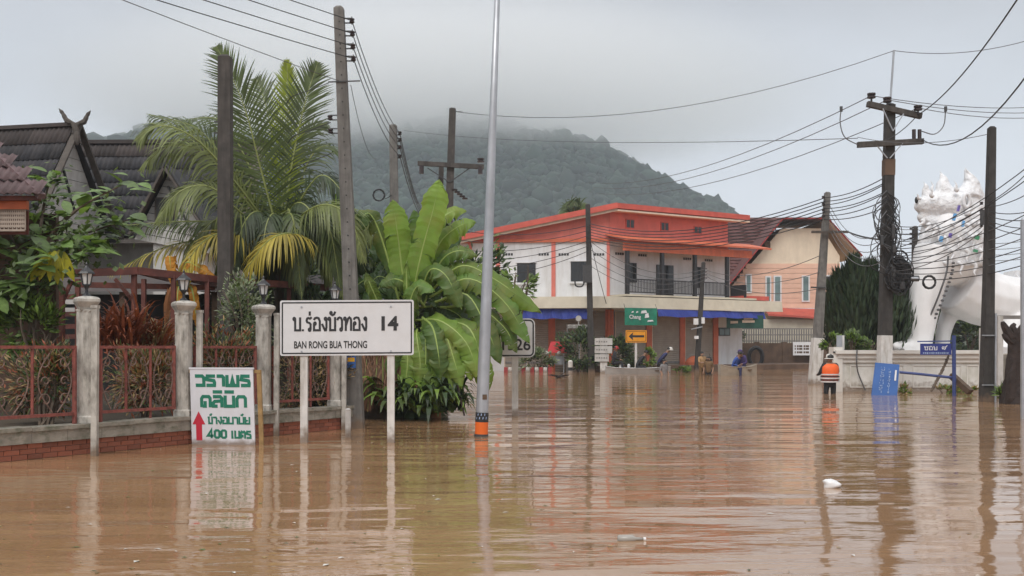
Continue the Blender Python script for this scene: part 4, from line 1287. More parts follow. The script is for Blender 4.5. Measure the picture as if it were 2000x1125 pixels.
    for x0, y0 in ((1202, 495), (1247, 498), (1335, 505), (1377, 508)):
        a0 = fr.hit(x0); z = fr.z(x0, y0)
        for k in range(4):
            mb = MB(); fr.box(mb, a0 + k * .17, a0 + k * .17 + .13, z - .07, z + .07, -.03, -.016); mb.build('vent', 'rail_black', t)
    for x0 in (1222, 1290, 1355):
        a0 = fr.hit(x0); z0, z1 = fr.z(x0, {1222: 446, 1290: 451, 1355: 457}[x0]), fr.z(x0, {1222: 427, 1290: 433, 1355: 441}[x0])
        mb = MB(); fr.box(mb, a0, a0 + .66, z0, z1, -.01, .03); w_ = mb.build('window', 'paint_red', t)
        for k in range(2):
            mb = MB(); fr.box(mb, a0 + .05 + k * .3, a0 + .3 + k * .3, z0 + .06, z1 - .06, .03, .035); mb.build('pane', 'glass_dark', w_)
    # plinth by the water
    mb = MB(); fr.box(mb, -1, RL + 9, -1, .32, -4, 2.4); put(mb.build('plinth', 'wall_brown', t))
    # awnings under the canopy
    for f_, x0, x1, lab in ((fl, 985, 1150, 'blue awning strip under the left half of the shop house canopy'), (fr, 1284, 1492, 'blue awning strip under the right half of the shop house canopy')):
        o = Fr(f_.p(0, 0, 1.85).xy, f_.p(1, 0, 1.85).xy); a0, a1 = o.hit(x0), o.hit(x1)
        mb = MB(); k = 24
        for i in range(k):
            b0, b1 = lerp(a0, a1, i / k), lerp(a0, a1, (i + 1) / k); w0, w1 = .06 * math.sin(i * 1.9), .06 * math.sin((i + 1) * 1.9)
            zl = (3.02 if f_ is fl else 3.18)
            mb.add([o.p(b0, 3.6, 0), o.p(b1, 3.6, 0), o.p(b1, zl + .03 * math.sin(i + 1), w1 + .1), o.p(b0, zl + .03 * math.sin(i), w0 + .1)], [(0, 1, 2, 3)])
        put(mb.build('awning', 'awning_blue', org=o.p(a0, 0)), lab, 'awning')
    # banners
    for x0, x1, y0, y1, Yb, mt, lab in ((1220, 1283, 602, 635, 57.6, 'banner_green', 'bright green banner with white lettering under the canopy'), (1419, 1491, 616, 641, 63.0, 'banner_dark', 'dark green banner under the right end of the canopy')):
        A = P(x0, y1, Yb); B = P(x1, y0, Yb + .8)
        bt = thing('banner', lab, 'banner', A)
        def T(x, y, d=0, A=A, B=B): return Vector((lerp(A.x, B.x, x), lerp(A.y, B.y, x) - d - .05 * math.sin(x * 7), lerp(A.z, B.z, y)))
        mb = MB(); k = 12
        for i in range(k):
            mb.add([T(i / k, 0), T((i + 1) / k, 0), T((i + 1) / k, 1), T(i / k, 1)], [(0, 1, 2, 3)])
        mb.build('cloth', mt, bt)
        if mt == 'banner_green':
            latin('lettering', 'Chang', 'letter_white', bt, lambda x, y, d: T(x, y, .03), .14, .5, .3, .3, .02)
            mb = MB()
            for q, (x, y, w_, h_) in enumerate(((.2, .7, .08, .12), (.34, .7, .08, .12), (.5, .68, .2, .2), (.62, .42, .14, .3), (.7, .2, .2, .12))):
                mb.add([T(x, y, .03), T(x + w_, y + .04, .03), T(x + w_ * .8, y + h_, .03), T(x + .02, y + h_ * .8, .03)], [(0, 1, 2, 3)])
            mb.build('print', 'letter_white', bt)
        else:
            mb = MB()
            for x, y, w_, h_ in ((.1, .35, .2, .2), (.42, .42, .34, .2), (.46, .66, .26, .12)):
                mb.add([T(x, y, .03), T(x + w_, y + .03, .03), T(x + w_, y + h_, .03), T(x, y + h_, .03)], [(0, 1, 2, 3)])
            mb.build('print', 'soffit', bt)
        for x in (0, .98):
            mb = MB(); mb.bar(T(x + .01, 1, 0), T(x + .01, 1, 0) + Vector((0, .6, .25)), .02); mb.build('cord', 'cable', bt)
shophouse()

# ---------------------------------------------------------------- peach house behind it
def peach_house():
    Y = 74.0
    t = thing('peach_house', 'cream and peach house with maroon roof behind the shop house', 'house', G(1540, Y))
    Z = lambda py: EYE + (HZ - py) * Y / F
    X = lambda px: (px - 1000) * Y / F
    # gable wing wall
    mb = MB(); mb.prism([Vector((X(a), Y, Z(b))) for a, b in ((1428, 722), (1640, 722), (1640, 500), (1606, 446), (1527, 446), (1428, 560))], (0, 7, 0)); fixn(mb.build('wall', 'house_cream', t))
    k = 9
    for i in range(k):     # peach boarding
        z1, z0 = lerp(Z(515), Z(602), i / k), lerp(Z(515), Z(602), (i + 1) / k) + .025
        sl = max(0, (i + 1) / k); l = X(lerp(1462, 1430, min(1, sl * 1.6)))
        mb = MB(); mb.box((l, Y - .05 - .003 * (i % 2), z0), (X(1640.5), Y - .001, z1)); mb.build('siding_board', 'house_peach', t)
    mb = MB(); mb.box((X(1428), Y - .1, Z(613)), (X(1641), Y + .0, Z(602))); mb.build('sill_band', 'wall_white', t)
    for x0, x1, y0, y1, g in ((1458, 1465, 538, 570, 'glass_teal'), (1497, 1503, 542, 588, 'glass_teal'), (1513, 1523, 541, 588, 'glass_teal'), (1568, 1578, 541, 587, 'glass_teal'), (1612, 1624, 540, 562, 'void')):
        mb = MB(); mb.box((X(x0) - .1, Y - .12, Z(y1) - .1), (X(x1) + .1, Y - .05, Z(y0) + .1)); w_ = mb.build('window', 'wall_white', t)
        mb = MB(); mb.box((X(x0), Y - .135, Z(y1)), (X(x1), Y - .121, Z(y0))); mb.build('pane', g, w_)
    c = Vector((X(1499), Y - .03, Z(477)))
    mb = MB(); mb.prism([c + Vector((.2 * math.cos(a), 0, .05 + .2 * math.sin(a))) for a in [i * math.pi / 8 for i in range(9)]] + [c + Vector((-.2, 0, -.27)), c + Vector((.2, 0, -.27))], (0, .1, 0)); fixn(mb.build('attic_window', 'wall_brown', t))
    # verges of the clipped gable
    pts = [Vector((X(a), Y - .8, Z(b))) for a, b in ((1418, 560), (1523, 431), (1610, 431), (1676, 503))]
    for i in range(3):
        q = [pts[i], pts[i + 1], pts[i + 1] + Vector((0, 8, 0)), pts[i] + Vector((0, 8, 0))]
        if i == 1: q[2] += Vector((0, 0, .3)); q[3] += Vector((0, 0, .3))
        mb = MB(); mb.add(q + [p + Vector((0, 0, .14)) for p in q], [(3, 2, 1, 0), (4, 5, 6, 7), (0, 1, 5, 4), (1, 2, 6, 5), (2, 3, 7, 6), (3, 0, 4, 7)]); fixn(mb.build('roof_slope', ['roof_maroon', 'roof_maroon', 'soffit'][i], t))
        mb = MB(); mb.bar(pts[i] + Vector((0, -.04, .05)), pts[i + 1] + Vector((0, -.04, .05)), .06, .26, up=(0, 1, 0)); mb.build('verge_board', 'kerb_red', t)
    # main roof slope to the left, laid in rows
    n = 20
    for i in range(n):
        a = i / n; b = (i + 1) / n
        def row(q, dz=0.0): return EYE + (HZ - lerp(425, 545, q)) * lerp(78.5, 75.5, q) / F + dz, lerp(78.5, 75.5, q)
        z0, y0 = row(a); z1, y1 = row(b)
        xr = (lerp(1524, 1440, b) + 8 - 1000) * y0 / F; xl = (1300 - 1000) * y0 / F
        mb = MB(); mb.hexa([(xl, y1, z1), (xr, y1, z1), (xr, y0 + .1, z0 - .06), (xl, y0 + .1, z0 - .06), (xl, y1, z1 + .09), (xr, y1, z1 + .09), (xr, y0 + .1, z0 + .02), (xl, y0 + .1, z0 + .02)])
        mb.build('tile_row', 'roof_maroon', t)
    mb = MB(); mb.box((12, 76, -1), (X(1436), 80, 6)); mb.build('rear_wall', 'house_peach', t)
    # ground floor
    q = [Vector((X(1490), Y - 1.6, Z(618))), Vector((X(1618), Y - 1.6, Z(626))), Vector((X(1618), Y, Z(607))), Vector((X(1490), Y, Z(604)))]
    mb = MB(); mb.add(q + [p + Vector((0, 0, .14)) for p in q], [(3, 2, 1, 0), (4, 5, 6, 7), (0, 1, 5, 4), (1, 2, 6, 5), (2, 3, 7, 6), (3, 0, 4, 7)]); fixn(mb.build('porch_roof', 'roof_red', t))
    # street wall with railings in front of it
    Yw = 70.5
    f = thing('yard_wall', 'brown street wall with grey railings below the peach house', 'wall', G(1530, Yw))
    k = Yw / F
    xa, xb = (1425 - 1000) * k, (1640 - 1000) * k
    zt = EYE + (HZ - 670) * k
    mb = MB(); mb.box((xa, Yw, -1), (xb, Yw + .3, zt)); mb.build('base', 'wall_brown', f)
    for i in range(5):
        x = lerp(xa, xb, i / 4); mb = MB(); mb.box((x - .16, Yw - .06, -1), (x + .16, Yw + .34, zt + .08)); mb.build('pier', 'wall_brown', f)
    for i in range(46):
        x = lerp(xa, xb, i / 46); mb = MB(); mb.box((x, Yw + .1, zt), (x + .09, Yw + .14, EYE + (HZ - 641) * k)); mb.build('slat', 'fence_grey', f)
    for py in (643, 655, 667):
        mb = MB(); mb.box((xa, Yw + .145, EYE + (HZ - py) * k), (xb, Yw + .2, EYE + (HZ - py + 2) * k)); mb.build('rail', 'fence_grey', f)
    mb = MB(); mb.box((xa, Yw + 2.4, -1), (xb, Yw + 2.6, EYE + (HZ - 622) * k)); mb.build('back_wall', 'cream', f)
    # pink notice on it
    A = P(1549, 694, 70); B = P(1601, 668, 70)
    s = thing('notice_board', 'white and pink notice board on the brown street wall', 'sign', A)
    mb = MB(); mb.box((A.x, 70, A.z), (B.x, 70.06, B.z)); mb.build('panel', 'letter_white', s)
    for q, y in enumerate((.62, .42, .16)):
        mb = MB()
        for i in range(11):
            x = lerp(A.x, B.x, .06 + i * .083); mb.box((x, 69.99, lerp(A.z, B.z, y)), (x + .07 + .05 * ((i * 7) % 3), 69.995, lerp(A.z, B.z, y + .14)))
        mb.build('lettering', 'wall_brown', s)['kind'] = 'stuff'
    # round tyre by the wall
    c = P(1476, 697, 69)
    mb = MB(); pts = [c + Vector((.45 * math.cos(i * math.pi / 10), 0, .62 * math.sin(i * math.pi / 10))) for i in range(21)]; mb.tube(pts, .14, 8, cap=False)
    put(mb.build('tyre', 'rail_black', org=c), 'dark old tyre leaning on the brown street wall', 'tyre')
peach_house()
# ---------------------------------------------------------------- wooden houses behind the garden
def sheet_mesh(name, w_, l, waves, amp, mat, thick=.012):
    """one corrugated roofing sheet, w_ across (x), l down the slope (-y), butt end lifted"""
    n = waves * 4; vv = []; ff = []
    for j, y in enumerate((0, -l)):
        for i in range(n + 1):
            x = -w_ / 2 + w_ * i / n
            vv.append((x, y, amp * math.sin(2 * math.pi * waves * i / n) + (.03 if j else 0)))
    for i in range(n):
        ff.append((i, i + n + 1, i + n + 2, i + 1))
    k = len(vv)
    vv += [(x, y, z - thick) for x, y, z in vv[n + 1:2 * (n + 1)]]
    for i in range(n):
        ff.append((n + 1 + i, k + i, k + i + 1, n + 2 + i))
    mb = MB(); mb.add(vv, ff)
    me = mb.mesh(name, mat)
    me.polygons.foreach_set('use_smooth', [True] * n + [False] * n)
    return me
def lay(t, me, A, along, down, nrm, cols, rows, w_, l, skip=lambda i, j: False):
    """rows of sheets from the ridge point A, along the ridge and down the slope"""
    q = basis(along, -down, nrm)
    for j in range(rows):
        for i in range(cols):
            if skip(i, j): continue
            piece('roof_sheet', me[min(j, len(me) - 1)], t, A + along * (w_ * (i + .5)) + down * (l * .93 * j) + nrm * (.004 * (i % 2) + .012 * 0), q)
def lanna_house():
    t = thing('wooden_house', 'old timber house with dark steep sheet roof and crossed gable horns', 'house', G(120, 28.5))
    g = P(147, 246, 28.0); e = Vector((-2.3, .5, 0)).normalized()      # ridge runs left
    fwd = Vector((-e.y, e.x, 0)); fwd = fwd if fwd.y < 0 else -fwd
    dn = (fwd + Vector((0, 0, -1.62))).normalized(); nr = e.cross(dn); nr = nr if nr.z > 0 else -nr
    # keep right-handed: along = -e so that x cross y = z
    al = -e
    A = g + e * 6.05
    s0 = [sheet_mesh('roof_sheet', .62, .62, 4, .022, 'roof_old'), sheet_mesh('roof_sheet', .62, .62, 4, .022, 'roof_sheet')]
    lay(t, s0, A, al, dn, nr, 10, 6, .6, .62)
    mb = MB(); mb.quad(A - nr * .03, A + al * 6.0 - nr * .03, A + al * 6.0 + dn * 3.6 - nr * .03, A + dn * 3.6 - nr * .03); mb.build('roof_deck', 'timber_grey', t)
    bk = (-fwd + Vector((0, 0, -1.5))).normalized()
    mb = MB(); mb.quad(A, A + bk * 3.6, A + al * 6.0 + bk * 3.6, A + al * 6.0); mb.build('rear_slope', 'roof_sheet', t)
    mb = MB(); mb.bar(A + Vector((0, 0, .04)), g + Vector((0, 0, .04)), .2, .1); mb.build('ridge_cap', 'roof_old', t)
    # gable end
    ap = g + al * .12
    for d_, nm in ((dn, 0), (bk, 1)):
        mb = MB(); mb.bar(ap + Vector((0, 0, .02)), ap + d_ * 3.5, .05, .19, up=al); mb.build('barge_board', 'timber_grey', t)
        mb = MB(); mb.bar(ap + al * .05 + d_ * .1, ap + al * .05 + d_ * 3.4, .03, .07, up=al); mb.build('barge_trim', 'timber_grey', t)
    w0 = g - al * .25
    nb = 9
    for i in range(nb):
        za, zb = w0.z - .25 - .3 * i, w0.z - .25 - .3 * (i + 1) + .012
        ha = .92 * (w0.z - zb) / 1.62; hb = .92 * (w0.z - zb) / 1.5
        base = lambda s, z: Vector((w0.x, w0.y, z)) + fwd * s
        h2a, h2b = .92 * (w0.z - za) / 1.62, .92 * (w0.z - za) / 1.5
        mb = MB(); mb.prism([base(ha, zb), base(-hb, zb), base(-h2b, za), base(h2a, za)], al * (.03 + .004 * (i % 2))); fixn(mb.build('plank', 'plank_white', t))
    mb = MB(); mb.bar(w0 + al * .06 + fwd * .25 + Vector((0, 0, -1.2)), w0 + al * .06 - fwd * .25 + Vector((0, 0, -2.3)), .04, .06); mb.build('trim', 'void', t)
    # horns
    k = 28.0 / F
    for s, cp in ((-1, ((150, 262), (144, 243), (131, 236), (123, 222), (115, 212))), (1, ((146, 262), (152, 243), (164, 238), (170, 226), (177, 216)))):
        pts = spline([P(x, y, 27.8 + .03 * s) for x, y in cp], 12)
        MB().tube(pts, [.09, .085, .08, .075, .055, .075, .08, .06, .065, .045, .055, .03, .01], 7).build('gable_horn', 'timber_grey', t)
    mb = MB(); mb.ball(P(150, 270, 27.7), (.1, .08, .2), 8, 6); mb.build('gable_boss', 'timber_grey', t)
    # body of the house
    mb = MB(); q = g - al * .35; mb.box((q.x - 6, q.y - 1.4, -.2), (q.x, q.y + 1.6, 4.4)); mb.build('wall', 'plank_white', t)

    t = thing('wooden_house', 'second dark roofed timber house with a white gable window behind the palm', 'house', G(300, 32))
    Y = 33.0
    A = P(158, 281, Y); B = P(520, 279, Y); al = (B - A).normalized(); L = (B - A).length
    dn = Vector((0, -1, -1.35)).normalized(); nr = al.cross(-dn).normalized(); nr = nr if nr.z > 0 else -nr
    nc = int(L / .62)
    lay(t, s0, A, al, dn, nr, nc, 7, .62, .62)
    mb = MB(); mb.quad(A - nr * .03, A + al * L - nr * .03, A + al * L + dn * 4.3 - nr * .03, A + dn * 4.3 - nr * .03); mb.build('roof_deck', 'timber_grey', t)
    mb = MB(); mb.bar(A + Vector((0, 0, .05)), B + Vector((0, 0, .05)), .22, .12); mb.build('ridge_cap', 'roof_old', t)
    mb = MB(); mb.box((A.x + .3, Y - 1.8, -.2), (B.x - .3, Y + 2.5, 5.4)); mb.build('wall', 'plank_white', t)
    # front gable wing
    Yg = 28.5
    ap, lf, rt = P(330, 338, Yg), P(262, 468, Yg), P(432, 500, Yg)
    nb = 10
    for i in range(nb):
        a, b = i / nb, (i + 1) / nb - .008
        q = [lf.lerp(ap, 1 - a) if False else ap.lerp(lf, a), ap.lerp(rt, a), ap.lerp(rt, b), ap.lerp(lf, b)]
        mb = MB(); mb.prism(q, (0, .05 + .006 * (i % 2), 0)); fixn(mb.build('plank', 'plank_white', t))
    for e_ in (lf, rt):
        mb = MB(); mb.bar(ap + Vector((0, -.3, .1)), e_ + Vector((0, -.3, .1)), .06, .26, up=(0, 1, 0)); mb.build('barge_board', 'timber_grey', t)
        s = (e_ - ap); q = [ap + Vector((0, -.32, .2)), e_ + Vector((0, -.32, .2)), e_ + Vector((0, 5, .2)), ap + Vector((0, 5, .2))]
        mb = MB(); mb.quad(*q); mb.build('wing_roof', 'roof_sheet', t)
    mb = MB(); mb.bar(P(328, 364, Yg - .1), P(370, 442, Yg - .1), .05, .07, up=(0, 1, 0)); mb.build('trim', 'void', t)
    a, b = P(306, 431, Yg - .08), P(340, 389, Yg - .08)
    mb = MB(); mb.box((a.x - .05, Yg - .1, a.z - .05), (b.x + .05, Yg - .02, b.z + .05)); w_ = mb.build('window', 'timber_grey', t)
    mb = MB(); mb.box((a.x, Yg - .125, a.z), (b.x, Yg - .105, b.z)); mb.build('shutter', 'void', w_)
    mb = MB(); mb.box((lf.x + .5, Yg + .1, -.2), (rt.x - .5, Yg + 3, lf.z)); mb.build('wing_wall', 'plank_white', t)
lanna_house()

def pavilion():
    t = thing('pavilion', 'brown tiled pavilion roof corner with orange fascia and lattice at left edge', 'pavilion', G(-60, 15.2))
    E0 = P(80, 379, 14.4); al = Vector((1, .06, 0)).normalized()
    up = Vector((-.52, .62, .6)).normalized()
    dn = Vector((0.0, -.72, -.69)).normalized(); nr = Vector((0, -dn.z, dn.y)); nr = Vector((0, .69, .72)) if False else Vector((0, -.69, .72))
    me = [sheet_mesh('roof_sheet', .36, .36, 3, .02, 'roof_brown')]
    q = basis(Vector((1, 0, 0)), -dn, nr)
    for j in range(5):
        for i in range(9):
            # rows step back to the left as they climb, which makes the hip line
            c = E0 - dn * (.335 * (j + 1)) - Vector((1, 0, 0)) * (.36 * (i + .5) + .33 * j)
            piece('roof_sheet', me[0], t, c, q)
    mb = MB(); a = E0 + Vector((0, .03, -.03)); b = E0 - dn * 1.62 - Vector((1.6, 0, 0)); mb.bar(a, b, .1, .08); mb.build('hip_cap', 'roof_brown', t)
    mb = MB(); mb.box((E0.x - 3.4, E0.y + .08, E0.z - .075), (E0.x - .06, E0.y + .14, E0.z - .01)); mb.build('eave_board', 'pergola', t)
    z0, z1 = P(0, 409, 14.6).z, E0.z - .07
    mb = MB(); mb.box((E0.x - 3.3, E0.y + .16, z0), (P(51, 400, 14.55).x, E0.y + .24, z1)); mb.build('fascia', 'fascia_orange', t)
    # pierced lattice panel
    xr, zb = P(46, 450, 14.55).x, P(0, 449, 14.55).z
    mb = MB()
    k = 14; s = (z0 - zb) / 5
    x = xr - .01
    for i in range(40):
        xx = xr - i * s * .5
        mb.bar((xx, E0.y + .2, z0), (xx - .0, E0.y + .2, zb + .03 * (i % 2)), .016)
    for j in range(6):
        mb.bar((xr - 20 * s, E0.y + .2, zb + s * j), (xr, E0.y + .2, zb + s * j), .02, .03)
    mb.build('lattice_panel', 'lattice', t)['kind'] = 'stuff'
    mb = MB(); mb.box((E0.x - 1.5, E0.y + .15, -.2), (E0.x - 1.38, E0.y + .27, z0)); mb.build('post', 'fascia_orange', t)
    mb = MB(); mb.box((E0.x - 3.2, E0.y + 1.6, -.2), (E0.x - .5, E0.y + 1.7, z1)); mb.build('rear_wall', 'wall_brown', t)
    mb = MB(); mb.box((xr - 2.4, E0.y + .3, zb - .05), (xr - .01, E0.y + .34, z0)); mb.build('screen', 'pergola', t)
pavilion()

def pergola():
    t = thing('pergola', 'dark red timber pergola with slender posts behind the garden fence', 'pergola', G(290, 18.5))
    def beam(a, b, w_=.07, h_=.11, nm='beam'):
        mb = MB(); mb.bar(P(*a), P(*b), w_, h_); mb.build(nm, 'pergola', t)
    beam((138, 534, 17.6), (268, 529, 18.2), .08, .13); beam((268, 529, 18.2), (432, 547, 19.4), .08, .13); beam((432, 547, 19.4), (640, 562, 21), .08, .13)
    beam((60, 545, 20), (150, 533, 17.6)); beam((150, 556, 20.5), (420, 562, 21.5)); beam((268, 529, 18.2), (330, 545, 21.5)); beam((350, 540, 19), (420, 556, 21.5))
    for px, Y, py in ((121, 17.9, 560), (152, 19.5, 545), (262, 18.2, 531), (281, 20, 545), (339, 18.7, 538), (346, 20.6, 550), (405, 19.2, 546), (640, 21, 565), (565, 20.5, 560)):
        g = G(px, Y); z = P(px, py, Y).z
        mb = MB(); mb.box((g.x - .04, g.y - .04, .2), (g.x + .04, g.y + .04, z)); mb.build('post', 'pergola', t)
    beam((225, 545, 18.4), (262, 590, 18.4), .05, .06, 'brace'); beam((140, 548, 18), (122, 590, 18), .05, .06, 'brace')
    beam((60, 581, 20), (160, 579, 20), .06, .09); beam((60, 640, 20), (160, 637, 20), .06, .09, 'rail'); beam((60, 660, 20), (160, 657, 20), .06, .09, 'rail'); beam((60, 615, 20), (160, 613, 20), .06, .09, 'rail')
    # white boards seen inside it
    for py in (590, 606):
        a, b = P(68, py + 4, 20.4), P(150, py - 5, 20.4); mb = MB(); mb.box((a.x, 20.4, a.z), (b.x, 20.44, b.z)); mb.build('shelf_board', 'plank_white', t)
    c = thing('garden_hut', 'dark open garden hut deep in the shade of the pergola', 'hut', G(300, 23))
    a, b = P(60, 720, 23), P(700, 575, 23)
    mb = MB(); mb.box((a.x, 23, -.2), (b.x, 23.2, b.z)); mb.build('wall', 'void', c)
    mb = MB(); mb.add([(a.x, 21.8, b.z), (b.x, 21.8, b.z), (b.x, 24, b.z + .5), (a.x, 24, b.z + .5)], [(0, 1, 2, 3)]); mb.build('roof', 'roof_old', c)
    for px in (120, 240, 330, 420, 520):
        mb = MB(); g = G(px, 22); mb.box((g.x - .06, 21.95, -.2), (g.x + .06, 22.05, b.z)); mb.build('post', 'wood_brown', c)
pergola()

# ---------------------------------------------------------------- white wall, statue and street signs on the right
YW = 32.2
def white_wall():
    t = thing('boundary_wall', 'long white boundary wall with moulded top, half under the flood water', 'wall', G(1800, YW))
    k = YW / F; X = lambda px: (px - 1000) * k; Z = lambda py: EYE + (HZ - py) * k
    x0, x1 = X(1642), X(1915)
    mb = MB(); mb.box((x0, YW, -1), (x1, YW + .3, Z(708))); mb.build('base', 'wall_flood', t)
    mb = MB()
    for i, (a, b, d) in enumerate(((708, 700, .06), (700, 691, .12), (691, 684, .2))):
        mb = MB(); mb.box((x0 - d, YW - d, Z(a) + .001 * i), (x1 + d, YW + .3 + d, Z(b))); mb.build('moulding', 'wall_moulding', t)
    for a, b in ((1660, 1765), (1782, 1878), (1888, 1912)):
        for lo, hi in ((715, 713), (757, 755)):
            mb = MB(); mb.box((X(a), YW - .02, Z(lo)), (X(b), YW, Z(hi))); mb.build('panel_bead', 'wall_moulding', t)
        for xx in (a, b - 2):
            mb = MB(); mb.box((X(xx), YW - .018, Z(757)), (X(xx + 2), YW, Z(713))); mb.build('panel_bead', 'wall_moulding', t)
    mb = MB(); mb.box((x0 - .25, YW - .1, -1), (x0 + .03, YW + .4, Z(684) + .1)); mb.build('end_pier', 'wall_moulding', t)
    for px in (1628, 1633):
        mb = MB(); c = P(px + 1, 688, YW - .12); mb.cbox(c, (.06, .03, .05)); mb.build('dark_slot', 'void', t)
    MB().tube(spline([P(1674, 683, YW - .23), P(1673, 705, YW - .25), P(1676, 728, YW - .1), P(1690, 762, YW - .1)], 14), .022, 6).build('hanging_hose', 'cable_grey', t)
    # gate at its right end
    g = thing('gate_post', 'white steel gate post with grey panels at the right end of the wall', 'gate', G(1950, 27.5))
    Yg = 27.5; q = Yg / F; XX = lambda px: (px - 1000) * q; ZZ = lambda py: EYE + (HZ - py) * q
    mb = MB(); mb.box((XX(1946), Yg - .1, -1), (XX(1956), Yg + .05, ZZ(617))); mb.build('upright', 'pole_white', g)
    mb = MB(); mb.box((XX(1935), Yg - .02, ZZ(623)), (XX(2060), Yg + .08, ZZ(616))); mb.build('lintel', 'fence_grey', g)
    mb = MB(); mb.box((XX(1956.3), Yg + .3, -1), (XX(2060), Yg + .4, ZZ(693))); mb.build('panel', 'concrete', g)
    mb = MB(); mb.box((XX(1956.5), Yg + .28, ZZ(690)), (XX(2060), Yg + .42, ZZ(678))); mb.build('cap', 'wall_white', g)
    mb = MB(); mb.box((XX(1932), Yg + .5, -1), (XX(1946), Yg + .6, ZZ(640))); mb.build('panel', 'wall_flood', g)
    for px in (1950, 1950):
        pass
    p = thing('steel_post', 'pale blue grey steel post cut by the right edge', 'post', G(1999, 20.0))
    g = G(1999.5, 20.0); z = P(1998, 430, 20).z
    mb = MB(); mb.tube([g + Vector((0, 0, -.9)), g + Vector((0, 0, z))], .06, 12); mb.build('shaft', 'galv', p)
    mb = MB(); mb.tube([g + Vector((0, 0, z)), g + Vector((0, 0, z + .05))], [.065, .03], 12); mb.build('cap', 'galv', p)
white_wall()

